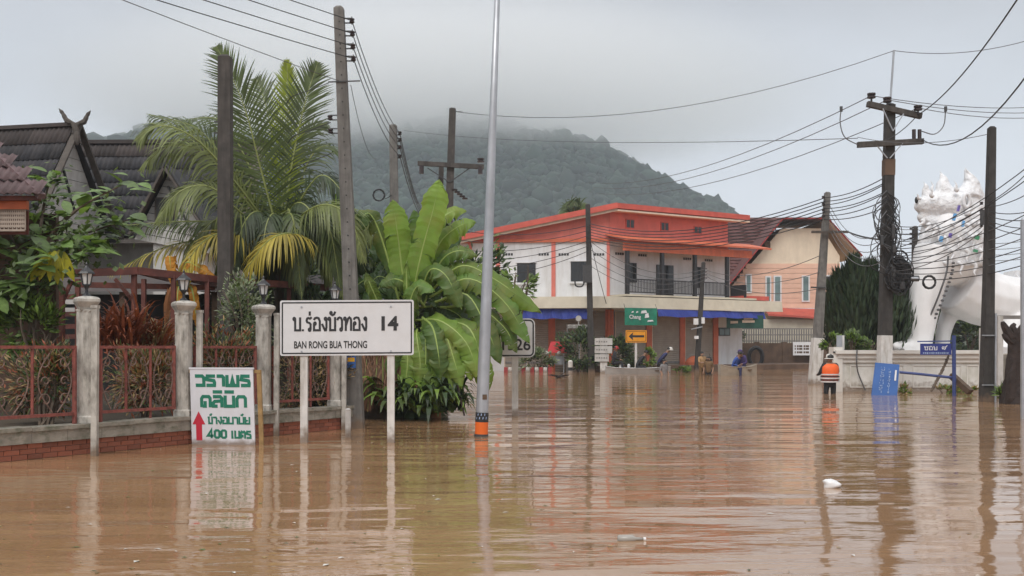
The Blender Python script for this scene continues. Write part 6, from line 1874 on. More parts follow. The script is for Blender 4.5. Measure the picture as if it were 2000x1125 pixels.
    for q in range(9):          # leaves hanging low over the water
        x0 = 780 + q * 17; y0 = 625 + (q * 37) % 40; x2 = x0 + (-22 + q * 5) + (q % 3) * 8; y2 = 742 + (q * 29) % 50
        B.append(([(lerp(815, x0, .5), y0 - 15, 20.0), (x0, y0, 19.7), (lerp(x0, x2, .6) + 4, lerp(y0, y2, .5), 19.55), (x2, y2, 19.5)], 40 + (q % 3) * 6, ('banana', 'banana_light', 'banana_light')[q % 3], .45, 6))
    gb = random.Random(99)
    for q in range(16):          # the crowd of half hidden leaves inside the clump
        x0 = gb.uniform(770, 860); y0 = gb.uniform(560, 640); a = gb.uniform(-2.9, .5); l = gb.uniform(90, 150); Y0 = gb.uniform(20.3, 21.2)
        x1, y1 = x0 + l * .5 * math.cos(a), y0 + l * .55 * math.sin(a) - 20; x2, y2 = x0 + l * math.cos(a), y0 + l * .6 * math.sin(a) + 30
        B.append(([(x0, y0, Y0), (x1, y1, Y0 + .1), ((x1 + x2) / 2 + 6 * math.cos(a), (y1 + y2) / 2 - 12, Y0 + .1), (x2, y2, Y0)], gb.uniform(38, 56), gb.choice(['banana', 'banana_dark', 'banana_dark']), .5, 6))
    for i, (cp, wd, m, fo, te) in enumerate(B):
        blade(t, cp, wd, m, 300 + i, fo, te)
    MB().tube([P(893, 752, 19.4), P(900, 780, 19.4), P(907, 812, 19.4)], [.025, .02, .018], 6).build('dry_stalk', 'bark_dark', t)
    t = thing('banana_plant', 'withered golden banana leaves under the pergola corner', 'plant', G(360, 20))
    MB().tube([G(362, 20, 0), P(358, 620, 20), P(352, 560, 20)], [.1, .09, .06], 8).build('pseudostem', 'banana_dead', t)
    for i, (cp, wd, m) in enumerate((([(350, 570, 19.8), (338, 530, 19.6), (332, 502, 19.5), (336, 560, 19.4)], 26, 'banana_gold'), ([(352, 560, 19.8), (362, 515, 19.6), (385, 520, 19.5), (425, 545, 19.4)], 26, 'banana_gold'), ([(355, 570, 19.8), (350, 560, 19.6), (347, 580, 19.5), (348, 630, 19.5)], 26, 'banana_gold'), ([(356, 570, 19.8), (372, 560, 19.6), (380, 590, 19.5), (384, 640, 19.5)], 22, 'banana_gold'), ([(356, 570, 19.8), (340, 560, 19.7), (330, 580, 19.6), (322, 640, 19.6)], 22, 'banana_dead'))):
        blade(t, cp, wd, m, 400 + i, .5, 6)
bananas()

def leaf_quad(mb, p, d, nrm_, l, w_):
    """a folded, pointed leaf: six vertices"""
    d = d.normalized(); s = d.cross(nrm_)
    if s.length < .1: s = d.cross(Vector((.3, .5, .8)))
    s.normalize(); n = s.cross(d)
    m = p + d * l * .45
    mb.add([p, m + s * w_ - n * w_ * .25, p + d * l - n * l * .12, m - s * w_ - n * w_ * .25, m], [(0, 1, 4), (1, 2, 4), (2, 3, 4), (3, 0, 4)])
def bush(name, label, cat, c, rad, n, l, w_, mats, seed=0, stems=7, up=.3, group=None, clump=True, zmin=None, shell=.45):
    g = random.Random(seed); c = Vector(c)
    t = thing(name, label, cat, (c.x, c.y, max(0, c.z - rad[2])), group)
    base = Vector((c.x, c.y, c.z - rad[2]))
    tips = []
    for i in range(stems):
        a = g.uniform(0, 6.28); q = g.uniform(.2, .8)
        e = c + Vector((math.cos(a) * rad[0] * q, math.sin(a) * rad[1] * q, rad[2] * g.uniform(-.1, .7)))
        pts = spline([base + Vector((g.uniform(-.1, .1) * rad[0], g.uniform(-.1, .1) * rad[1], -.1)), base.lerp(e, .5) + Vector((g.uniform(-.1, .1), g.uniform(-.1, .1), .1)), e], 6)
        r = .02 + .015 * rad[2]
        MB().tube(pts, [r, r * .9, r * .8, r * .6, r * .5, r * .35, r * .2], 5).build('stem', 'bark', t)
        tips.append(e)
    # clump centres give the crown its lumps and gaps
    cl = [(c + Vector((rad[0] * x, rad[1] * y, rad[2] * z)), g.uniform(.22, .42)) for x, y, z in [(lambda a, b, r: (r * math.cos(a) * math.cos(b), r * math.sin(a) * math.cos(b), r * math.sin(b)))(g.uniform(0, 6.28), g.uniform(-1.0, 1.5), g.uniform(shell, .95)) for _ in range(max(6, n // 60))]]
    for k, m in enumerate(mats):
        mb = MB()
        for i in range(n // len(mats)):
            cc, rr_ = g.choice(cl)
            o = Vector((g.gauss(0, 1), g.gauss(0, 1), g.gauss(0, 1))).normalized() * (g.random() ** .5) * rr_
            p = cc + Vector((o.x * rad[0], o.y * rad[1], o.z * rad[2]))
            if zmin is not None and p.z < zmin: p.z = zmin + g.random() * .1
            d = (p - c); d = Vector((d.x / rad[0], d.y / rad[1], d.z / rad[2])).normalized() + Vector((g.uniform(-.7, .7), g.uniform(-.7, .7), g.uniform(-.7, .7) + up))
            leaf_quad(mb, p, d, Vector((g.uniform(-.6, .6), g.uniform(-.9, .2), 1)), l * g.uniform(.6, 1.25), w_ * g.uniform(.7, 1.2))
        mb.build('foliage', m, t)
    return t
def grassy(name, label, cat, c, rx, h, n, mats, seed, wd=.025, droop=.5, ry=None, group=None):
    """strap-leaved plant: arching blades from one foot"""
    g = random.Random(seed); c = Vector(c); t = thing(name, label, cat, c, group)
    for m in mats:
        mb = MB()
        for i in range(n // len(mats)):
            a = g.uniform(0, 6.28); l = h * g.uniform(.5, 1.1); p = c + Vector((g.uniform(-.3, .3) * rx, g.uniform(-.3, .3) * (ry or rx), g.uniform(0, .35) * h))
            d = Vector((math.cos(a) * g.uniform(.2, .9), math.sin(a) * g.uniform(.2, .9), g.uniform(.5, 1.2))).normalized(); W = d.cross(Vector((0, 0, 1))).normalized(); vv = []; k = 5
            for j in range(k + 1):
                q = wd * (.5, 1, 1, .8, .5, .05)[j]; vv += [p - W * q, p + W * q]
                d = (d + Vector((0, 0, -1)) * droop * .25 * j).normalized(); p = p + d * l / k
            mb.add(vv, [(2 * j, 2 * j + 1, 2 * j + 3, 2 * j + 2) for j in range(k)])
        mb.build('foliage', m, t)
    return t
def broadleaf():
    t = thing('broadleaf_tree', 'leafy garden tree with large hanging leaves at the left edge', 'tree', G(60, 15.6))
    me = []
    for k in range(3):
        mb = MB(); l, w_ = 1.0, (.24, .3, .2)[k]; n = 6; vv = []
        for i in range(n + 1):
            u = i / n; q = w_ * math.sin(math.pi * min(1, u * .94 + .06)) ** .8 * (1 if u < .97 else .1); z = -.32 * u * u
            vv += [(-q, u * l, z + .12 * q), (0, u * l, z - .04 * q), (q, u * l, z + .12 * q)]
        ff = []
        for i in range(n):
            a = 3 * i; ff += [(a, a + 1, a + 4, a + 3), (a + 1, a + 2, a + 5, a + 4)]
        mb.add(vv, ff); me.append(mb.mesh('leaf', 'leaf_broad', smooth=True))
    my = me[0].copy(); my.materials.clear(); my.materials.append(MATS['leaf_yellow'])
    g = random.Random(77)
    br = [[(60, 700, 15.6), (70, 560, 15.6), (95, 470, 15.4), (150, 410, 15.2), (240, 360, 15)], [(70, 560, 15.6), (110, 480, 15.6), (185, 450, 15.6), (250, 430, 15.5)], [(70, 540, 15.6), (80, 440, 15.8), (90, 380, 16), (100, 350, 16)], [(65, 560, 15.6), (30, 480, 15.8), (10, 440, 16)], [(95, 470, 15.4), (140, 490, 15), (190, 480, 14.9)], [(70, 560, 15.6), (40, 560, 15.2), (10, 590, 15)], [(65, 600, 15.6), (80, 540, 15.2), (115, 490, 14.8)]]
    spots = []
    for i, cp in enumerate(br):
        pts = spline([P(*c) for c in cp], 12); r0 = .07 if i == 0 else .035
        MB().tube(pts, [lerp(r0, .008, j / 12) for j in range(13)], 6).build('branch', 'bark', t)
        for j in range(3, 13):
            for _ in range(3): spots.append((pts[j], (pts[j] - pts[j - 1]).normalized()))
    for p, d in spots + [g.choice(spots) for _ in range(85)]:
        a = g.uniform(0, 6.28); o = Vector((math.cos(a), math.sin(a) * .8 - .2, g.uniform(-.5, .55))) + d * .5
        y = o.normalized(); x = y.cross(Vector((g.uniform(-.3, .3), -.4, 1))).normalized(); z = x.cross(y)
        s = g.uniform(.2, .4); piece('leaf', g.choice(me), t, p + y * .04 + Vector((g.uniform(-.16, .16), g.uniform(-.2, .2), g.uniform(-.12, .12))), basis(x, y, z), (s, s, s))
    for k, (px, py, dx) in enumerate(((108, 490, -.2), (116, 488, .1), (100, 492, -.45), (124, 492, .35), (112, 495, 0), (92, 500, -.7))):
        y = Vector((dx, -.25, -1)).normalized(); x = y.cross(Vector((0, -1, 0))).normalized(); z = x.cross(y)
        piece('leaf', my, t, P(px, py, 14.8), basis(x, y, z), (.3, .44, .4))
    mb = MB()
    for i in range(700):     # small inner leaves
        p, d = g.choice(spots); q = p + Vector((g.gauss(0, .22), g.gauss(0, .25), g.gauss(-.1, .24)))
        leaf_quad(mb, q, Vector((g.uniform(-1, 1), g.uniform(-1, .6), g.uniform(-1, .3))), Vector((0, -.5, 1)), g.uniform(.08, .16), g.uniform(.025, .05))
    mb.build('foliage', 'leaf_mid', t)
broadleaf()
def garden():
    Z = lambda px, py, Y: P(px, py, Y)
    bush('garden_shrub', 'dark green shrub mass behind the fence at the left edge', 'shrub', P(20, 590, 16.5), (.75, .7, .9), 1100, .16, .04, ['leaf_dark', 'leaf_mid'], 1)
    bush('garden_shrub', 'green shrub behind the first iron panel near the left edge', 'shrub', P(70, 650, 15.2), (.55, .4, .5), 700, .15, .03, ['leaf_mid', 'leaf_bright'], 2)
    grassy('red_plant', 'rust red leaved cordyline rising over the fence beside the first pillar', 'plant', P(236, 690, 15.6), .9, .85, 260, ['leaf_red'], 3, .022, .5)
    grassy('red_plant', 'rust red leaved cordyline right of the pergola post', 'plant', P(292, 700, 16.2), .8, .75, 200, ['leaf_red', 'leaf_dry'], 4, .02, .5)
    bush('garden_shrub', 'silvery green shrub above the fence left of the road sign', 'shrub', P(470, 610, 17.3), (.55, .4, .68), 1500, .1, .018, ['leaf_silver', 'leaf_silver', 'leaf_mid'], 5, shell=.3)
    bush('garden_shrub', 'dry golden bush behind the second iron panel', 'shrub', P(285, 745, 15.0), (.68, .26, .5), 2600, .13, .014, ['leaf_dry', 'leaf_dry', 'leaf_red', 'leaf_mid'], 6, shell=.2)
    bush('garden_shrub', 'dry twiggy bush behind the first iron panel', 'shrub', P(90, 745, 13.9), (.85, .3, .52), 2400, .12, .014, ['leaf_mid', 'leaf_red', 'leaf_dark', 'leaf_dry'], 7, shell=.2)
    bush('garden_shrub', 'dry reddish hedge behind the clinic board', 'shrub', P(430, 715, 16.3), (.8, .28, .6), 2600, .12, .014, ['leaf_mid', 'leaf_red', 'leaf_dry', 'leaf_dark'], 8, shell=.2)
    bush('garden_shrub', 'dry brown hedge under the long white road sign', 'shrub', P(600, 740, 17.7), (.75, .28, .62), 2400, .12, .015, ['leaf_dry', 'leaf_dry', 'leaf_dark'], 9, shell=.2)
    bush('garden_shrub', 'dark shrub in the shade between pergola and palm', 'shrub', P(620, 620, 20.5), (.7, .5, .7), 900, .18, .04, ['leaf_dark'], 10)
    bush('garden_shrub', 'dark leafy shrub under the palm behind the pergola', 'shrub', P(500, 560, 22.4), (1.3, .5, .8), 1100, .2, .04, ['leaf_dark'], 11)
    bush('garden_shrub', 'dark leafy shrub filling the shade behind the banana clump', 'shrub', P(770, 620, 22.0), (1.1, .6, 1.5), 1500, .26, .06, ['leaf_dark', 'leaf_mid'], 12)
    bush('garden_tree', 'small leafy tree behind the banana leaves near the shop house', 'tree', P(890, 560, 24.5), (1.3, .8, 1.5), 1500, .22, .05, ['leaf_mid', 'leaf_dark'], 13)
    bush('garden_shrub', 'yellow green shrub spilling over the route sign corner', 'shrub', P(1015, 560, 22.5), (.42, .3, .7), 260, .16, .045, ['leaf_bright', 'leaf_mid'], 14)
    for k, (px, py, Y, nm) in enumerate(((760, 790, 19.9, 'drooping green fern at the water line under the road sign corner'), (815, 800, 20.0, 'drooping green fern at the foot of the banana stems'), (855, 803, 20.1, 'drooping green fern at the water right of the banana stems'), (705, 790, 20.3, 'small dark fern at the foot of the utility pole'), (785, 806, 19.7, 'broad green fern dipping into the water left of the banana stems'), (838, 808, 19.6, 'broad green fern dipping into the water below the banana leaves'), (875, 806, 19.8, 'outermost green fern trailing in the water below the banana leaves'))):
        grassy('fern', nm, 'fern', P(px, py, Y), .9, .85, 110, ['leaf_mid', 'leaf_dark', 'leaf_bright'], 20 + k, .06, .95)
    bush('flower_bush', 'small yellow flowering bush beside the banana stem', 'plant', P(828, 745, 20.0), (.28, .2, .2), 160, .09, .035, ['flower_yellow', 'leaf_mid'], 30)
    bush('garden_shrub', 'tangled green undergrowth below the banana leaves', 'shrub', P(800, 770, 20.8), (.95, .4, .5), 900, .2, .05, ['leaf_mid', 'leaf_dark'], 31, zmin=.02)
    # far side of the water
    bush('roadside_bush', 'dark rounded bush in front of the shop house left of the pole', 'bush', P(1135, 690, 57.5), (1.3, .8, 1.25), 1500, .26, .07, ['leaf_dark', 'leaf_mid'], 40, zmin=.02)
    bush('roadside_bush', 'dark rounded bush behind the white notice boards', 'bush', P(1205, 695, 58), (1.1, .8, 1.1), 1200, .26, .07, ['leaf_dark', 'leaf_mid'], 41, zmin=.02)
    bush('roadside_bush', 'low bush beside the red canopy and striped kerb', 'bush', P(1045, 705, 57.5), (1.5, .8, .6), 900, .24, .06, ['leaf_mid', 'leaf_silver'], 42, zmin=.02)
    bush('roadside_bush', 'bright green plant beside the yellow arrow sign', 'bush', P(1265, 700, 58), (.55, .5, .5), 420, .24, .06, ['leaf_bright'], 43, zmin=.05)
    bush('water_weed', 'floating green weed right of the long boat', 'weed', P(1325, 721, 57), (.75, .4, .12), 300, .16, .05, ['leaf_bright', 'leaf_mid'], 44, stems=2, zmin=.01)
    bush('roadside_bush', 'climbing green leaves under the dark green banner', 'bush', P(1435, 655, 67), (.6, .4, 1.4), 500, .26, .07, ['leaf_mid', 'leaf_dark'], 45)
    # conifers behind the wall
    for k, (px, py, Y, rx, rz, lab) in enumerate(((1640, 618, 40, .75, 1.5, 'dark cypress nearest to the peach house'), (1668, 606, 39.5, .8, 1.75, 'tall dark cypress second from the peach house'), (1700, 610, 40.5, .85, 1.7, 'dark cypress just left of the crossarm pole'), (1738, 612, 40, .85, 1.7, 'dark cypress behind the crossarm pole'), (1766, 616, 41.2, .6, 1.7, 'dark cypress between the crossarm pole and the lion statue'))):
        g = random.Random(50 + k); c = P(px, py, Y); t = thing('cypress_tree', lab, 'tree', G(px, Y), 'cypress trees behind the white wall')
        MB().tube([G(px, Y, -.2), c], [.12, .07], 7).build('trunk', 'bark', t)
        for m in ('leaf_cypress', 'leaf_dark'):
            mb = MB()
            for i in range(1500 if m == 'leaf_cypress' else 300):
                u = g.random() ** .8; a = g.uniform(0, 6.28); prof = (math.sin(math.pi * min(1, .12 + .88 * u)) ** .55) * (1.1 - .55 * u)
                r = rx * prof * g.uniform(.5, 1.1) * (1 + .22 * math.sin(3 * a + 5 * u + k) + .15 * math.sin(7 * a - 11 * u)); p = Vector((c.x + r * math.cos(a), c.y + r * math.sin(a), c.z - rz + 2 * rz * u))
                leaf_quad(mb, p, Vector((math.cos(a) * .5, math.sin(a) * .5, 1.2)) + Vector((g.uniform(-.3, .3),) * 3), Vector((math.cos(a), math.sin(a), 0)), g.uniform(.25, .7), g.uniform(.03, .08))
            mb.build('foliage', m, t)
    for k, (px, py, lab) in enumerate(((1622, 672, 'yellow green shrub left of the small blue grey plate'), (1665, 668, 'yellow green shrub above the left part of the white wall'), (1697, 676, 'yellow green shrub just left of the whitewashed pole base'))):
        bush('wall_shrub', lab, 'shrub', P(px, py, 33.6), (.36, .3, .32), 330, .16, .05, ['leaf_bright', 'leaf_mid'], 60 + k)
    bush('wall_shrub', 'dark green shrub between the statue legs and the right pole', 'shrub', P(1893, 660, 43), (.7, .4, .7), 500, .2, .05, ['leaf_dark', 'leaf_mid'], 66)
    for k, (px, w_, lab) in enumerate(((1850, .7, 'clump of green weed at the water line by the blue post'), (1770, .35, 'small weed beside the toppled blue sign'), (1893, .3, 'small weed at the broken timber end'))):
        bush('water_weed', lab, 'weed', P(px, 764, 31.2), (w_, .25, .14), int(400 * w_), .14, .04, ['leaf_bright', 'leaf_dry'], 70 + k, stems=2, zmin=.0)
    bush('water_weed', 'tuft of weed at the foot of the charred stump', 'weed', P(1962, 775, 25.5), (.2, .2, .25), 160, .2, .03, ['leaf_mid', 'leaf_bright'], 75, stems=2, zmin=.0)
    # background trees that close the horizon
    for k, (px, Y, rx, rz) in enumerate(((600, 60, 4.5, 4.2), (760, 75, 5, 4.5), (880, 85, 5, 5), (500, 48, 4, 3.6), (1000, 95, 5, 5), (330, 50, 4.5, 3.4), (160, 52, 4.5, 3.0), (1690, 90, 5, 3.6), (1790, 95, 5, 3.2), (1890, 92, 5, 3.2), (1990, 95, 6, 3.4))):
        nm = ['behind the coconut palm', 'behind the grey pole', 'behind the silver lamp post', 'behind the dark garden pole', 'left behind the shop house', 'behind the second timber house', 'behind the first timber house', 'behind the cypress row', 'behind the lion statue legs', 'behind the lion statue body', 'behind the temple gable'][k]
        bush('background_tree', 'distant green tree ' + nm, 'tree', Vector(((px - 1000) * Y / F, Y, rz * .98)), (rx, 3, rz), 1400, .9, .28, ['leaf_dark', 'leaf_mid'], 80 + k, stems=4, group='distant trees behind the houses')
garden()
# ---------------------------------------------------------------- small roadside things
def roadside():
    Y = 56.5; k = Y / F
    t = thing('arrow_sign', 'yellow rectangular sign with a black left arrow before the shop house', 'sign', G(1242, Y))
    A, B = P(1222, 669, Y), P(1263, 645, Y)
    mb = MB(); mb.box((A.x, Y - .02, A.z), (B.x, Y + .02, B.z)); mb.build('panel', 'sign_yellow', t)
    W, H = B.x - A.x, B.z - A.z
    T = lambda x, y, d=.024: Vector((A.x + x * W, Y - d, A.z + y * H))
    mb = MB(); border(mb, W, H, .05, .05, .022, lambda x, y, d: Vector((A.x + x, Y - .024, A.z + y)), 0); mb.build('border', 'letter_black', t)
    mb = MB(); q = [(.14, .5), (.36, .84), (.33, .6), (.88, .6), (.88, .42), (.33, .42), (.36, .16)]; mb.add([T(x, y) for x, y in q], [(0, 2, 1), (0, 6, 5), (0, 5, 2), (2, 5, 4, 3)]); fixn(mb.build('arrow', 'letter_black', t))
    mb = MB(); mb.box((P(1240, 0, Y).x, Y + .021, -.8), (P(1244.5, 0, Y).x, Y + .1, A.z + H * .8)); mb.build('post', 'pole_white', t)
    t = thing('notice_boards', 'three stacked white boards on a white post by the long boat', 'sign', G(1178, 55.5)); t.name = 'stacked_sign'; ORG[t.name] = G(1178, 55.5)
    for i, (y0, y1, x1) in enumerate(((674, 660.5, 1196), (690, 676, 1195.5), (706, 692, 1189))):
        a, b = P(1161.5, y0, 55.5), P(x1, y1, 55.5); mb = MB(); mb.box((a.x, 55.45, a.z), (b.x, 55.5, b.z)); mb.build('board', 'plank_white', t)
        mb = MB()
        for q in range(5): mb.cbox((a.x + .12 + q * .13, 55.445, lerp(a.z, b.z, .5)), (.07, .004, .06 + .03 * (q % 2)))
        mb.build('faded_print', 'fence_grey', t)['kind'] = 'stuff'
    mb = MB(); a = P(1172, 0, 55.6).x; b = P(1186, 0, 55.6).x; mb.box((a, 55.52, -.8), (b, 55.62, P(0, 660, 55.6).z)); mb.build('post', 'pole_white', t)
    # white lettered arch sign
    t = thing('arch_sign', 'small white lettered sign on two thin posts left of the shop house pole', 'sign', G(1128, 58))
    a, b = P(1107, 641, 58), P(1147, 634, 58); mb = MB(); mb.box((a.x, 58, a.z), (b.x, 58.04, b.z)); mb.build('panel', 'plank_white', t)
    mb = MB()
    for q in range(10): mb.cbox((lerp(a.x, b.x, .06 + q * .098), 57.99, a.z + .1), (.07, .006, .1 + .04 * (q % 3)))
    mb.build('lettering', 'fence_grey', t)['kind'] = 'stuff'
    for px in (1108, 1153):
        mb = MB(); mb.tube([G(px, 58, -.5), P(px, 634, 58)], .035, 6); mb.build('post', 'fence_grey', t)
    c = P(1130, 622, 58); mb = MB(); mb.tube([c + Vector((0, .02, 0)), c + Vector((0, -.02, 0))], .17, 12); mb.tube([c - Vector((0, -.03, .0)), P(1130, 634, 58.03)], .03, 6); mb.build('emblem', 'plank_white', t)
    # red canopy of a street cart
    t = thing('food_cart', 'street cart with a red canopy among the bushes by the striped kerb', 'cart', G(1088, 58.5))
    A = [P(1069, 688, 58.2), P(1101, 690, 58.2), P(1107, 690, 59.5), P(1076, 688, 59.5)]; B_ = [P(1076, 667, 58.4), P(1104, 667, 58.4), P(1107, 667, 59.3), P(1080, 667, 59.3)]
    mb = MB(); mb.hexa(A + B_); mb.build('canopy', 'canopy_red', t)
    for p in A: mb = MB(); mb.bar(Vector((p.x, p.y, -.3)), p, .05); mb.build('pole', 'galv', t)
    mb = MB(); p = P(1078, 712, 58.6); mb.box((p.x, 58.5, p.z), (p.x + .7, 59.2, p.z + .5)); mb.build('counter', 'galv', t)
    for px in (1068, 1092):
        mb = MB(); mb.ball(P(px, 690, 58.0), .13, 9, 6); put(mb.build('round_lamp', 'cap_white', t))
    # striped kerb blocks
    Yk = 57.0
    for i in range(11):
        x0, x1 = 984 + i * 8.6, 984 + (i + 1) * 8.6 - .8
        a, b = G(x0, Yk), G(x1, Yk); mb = MB(); mb.hexa([(a.x, Yk, -.3), (b.x, Yk, -.3), (b.x, Yk + .25, -.3), (a.x, Yk + .25, -.3), (a.x + .01, Yk + .03, .28), (b.x - .01, Yk + .03, .28), (b.x - .01, Yk + .25, .28), (a.x + .01, Yk + .25, .28)])
        put(mb.build('kerb_block', 'kerb_red' if i % 2 == 0 else 'pole_white', org=a), ('leftmost', 'second', 'third', 'fourth', 'fifth', 'middle', 'seventh', 'eighth', 'ninth', 'tenth', 'rightmost')[i] + (' dark red' if i % 2 == 0 else ' white') + ' block counted from the left of the striped kerb', 'kerb', 'red and white kerb blocks')
    g = G(1114, 55.8); t = thing('bollard', 'black and white banded bollard in front of the dark bush', 'bollard', g)
    for i, (z0, z1, m) in enumerate(((-.5, .12, 'pole_white'), (.12, .3, 'rail_black'), (.3, .62, 'pole_white'))):
        mb = MB(); mb.lathe(g, [(.13, z0), (.13, z1)] + ([(.09, z1 + .05), (.02, z1 + .07)] if i == 2 else []), 12); mb.build('band', m, t)
    # orange traffic barrier, blue crates
    g = P(1360, 710, 62); t = thing('orange_tarp', 'rust orange tarpaulin heap behind the wading people', 'tarp', g)
    mb = MB(); mb.ball((g.x, g.y, .35), (.7, .4, .55), 10, 7); mb.build('sheet', 'fascia_orange', t)
    for i in range(5):
        for j in range(2):
            c = P(1400 + i * 6.5, 694 - j * 6.5, 66.5); t = thing('water_crate', ['teal', 'pale blue', 'blue green', 'dark teal', 'grey blue'][i] + ' drink crate in the ' + ['lower', 'upper'][j] + ' row before the white side wall', 'crate', c, 'stacked drink crates')
            mb = MB(); mb.cbox(c, (.19, .3, .19)); mb.build('box', ['glass_teal', 'mirror_blue', 'glass_teal', 'sign_blue', 'galv'][(i + j) % 5], t)
            mb = MB(); mb.cbox(c + Vector((0, 0, .1)), (.2, .31, .02)); mb.build('rim', 'galv', t)
    # rubbish afloat
    c = G(1623, 2800 / (952 - HZ)); mb = MB(); g = random.Random(3); mb.ball(c + Vector((0, 0, .03)), (.085, .07, .055), 16, 10)
    mb.v = [(x + g.uniform(-.006, .006) + .02 * math.sin(z * 60), y + g.uniform(-.006, .006), z + g.uniform(-.005, .005)) for x, y, z in mb.v]
    put(mb.build('floating_bag', 'plastic_white', org=c, smooth=True), 'crumpled white plastic bag floating in the open water', 'bag')
    c = G(1230, 2800 / (1056 - HZ)); mb = MB(); mb.tube([c + Vector((-.09, 0, .012)), c + Vector((-.085, 0, .012)), c + Vector((.02, .01, .012)), c + Vector((.05, .013, .01)), c + Vector((.1, .018, .008))], [.012, .028, .028, .013, .01], 12)
    t = thing('plastic_bottle', 'half sunk clear plastic bottle floating near the picture bottom', 'bottle', c); mb.build('body', 'plastic_clear', t, smooth=True)
    mb = MB(); mb.tube([c + Vector((.1, .018, .008)), c + Vector((.118, .02, .008))], .013, 10); mb.build('cap', 'plastic_white', t)
    # leaves, straw and foam flecks drifting on the flood
    g = random.Random(14); mb = MB()
    for i in range(420):
        py = 700 + 400 * g.random() ** 1.5 + 35; Yq = 2800 / (py - HZ); px = g.uniform(-50, 2050)
        if g.random() < .45: px = g.gauss(560, 260); 
        c0 = G(px, Yq, .003)
        if (c0 - FA).dot(FN) < .1 and px < 700: continue
        a = g.uniform(0, 6.28); l = g.uniform(.008, .035); w_ = l * g.uniform(.25, .6); u = Vector((math.cos(a), math.sin(a), 0)) * l; v = Vector((-math.sin(a), math.cos(a), 0)) * w_
        mb.mi = g.choice((0, 0, 1, 2)); mb.add([c0 - u, c0 - v + Vector((0, 0, .004)), c0 + u, c0 + v + Vector((0, 0, .004))], [(0, 1, 2, 3)])
    put(mb.build('floating_litter', ['leaf_dry', 'leaf_mid', 'cap_white']), 'leaf bits and foam flecks drifting on the brown water', 'litter', kind='stuff')
    c = G(1091, 2800 / (738 - HZ)); mb = MB(); g = random.Random(9)
    for i in range(9):
        a = g.uniform(0, 6.28); d = Vector((math.cos(a) * .5, math.sin(a) * .3, g.uniform(0, .3))); mb.tube([c + d * -.3, c + d * .2 + Vector((0, 0, .06)), c + d], [.04, .035, .01], 5)
    put(mb.build('floating_branch', 'bark_dark', org=c), 'dark tangle of twigs drifting left of the shop house pole', 'debris')
roadside()

# ---------------------------------------------------------------- people and boats
BONES = {   # joint -> parent
 'pelvis': None, 'waist': 'pelvis', 'chest': 'waist', 'neck': 'chest', 'head': 'neck', 'crown': 'head',
 'shl': 'chest', 'ell': 'shl', 'wrl': 'ell', 'hal': 'wrl', 'shr': 'chest', 'elr': 'shr', 'wrr': 'elr', 'har': 'wrr',
 'hil': 'pelvis', 'knl': 'hil', 'anl': 'knl', 'tol': 'anl', 'hir': 'pelvis', 'knr': 'hir', 'anr': 'knr', 'tor': 'anr'}
RAD = dict(pelvis=.145, waist=.135, chest=.155, neck=.06, head=.1, crown=.085, shl=.075, ell=.05, wrl=.034, hal=.036, shr=.075, elr=.05, wrr=.034, har=.036, hil=.095, knl=.066, anl=.046, tol=.04, hir=.095, knr=.066, anr=.046, tor=.04)
STAND = dict(pelvis=(0, 0, .95), waist=(0, 0, 1.12), chest=(0, 0, 1.32), neck=(0, -.01, 1.48), head=(0, -.02, 1.58), crown=(0, -.01, 1.68),
 shl=(-.19, 0, 1.41), ell=(-.25, .02, 1.13), wrl=(-.24, -.12, .92), hal=(-.23, -.18, .86), shr=(.19, 0, 1.41), elr=(.25, .02, 1.13), wrr=(.24, -.12, .92), har=(.23, -.18, .86),
 hil=(-.1, 0, .88), knl=(-.11, -.03, .5), anl=(-.11, .02, .09), tol=(-.12, -.14, .04), hir=(.1, 0, .88), knr=(.11, -.03, .5), anr=(.11, .02, .09), tor=(.12, -.14, .04))
def SIT(lean=.08):
    s = dict(STAND)
    dz = -.5
    for j in ('pelvis', 'waist', 'chest', 'neck', 'head', 'crown', 'shl', 'ell', 'wrl', 'hal', 'shr', 'elr', 'wrr', 'har'):
        x, y, z = s[j]; s[j] = (x, y - lean * (z - .95) / .5, z + dz)
    s.update(ell=(-.25, -.12, .66), wrl=(-.16, -.32, .6), hal=(-.13, -.39, .59), elr=(.25, -.12, .66), wrr=(.16, -.32, .6), har=(.13, -.39, .59),
     hil=(-.1, -.03, .42), knl=(-.15, -.42, .48), anl=(-.14, -.46, .1), tol=(-.14, -.58, .05), hir=(.1, -.03, .42), knr=(.15, -.42, .48), anr=(.14, -.46, .1), tor=(.14, -.58, .05))
    return s
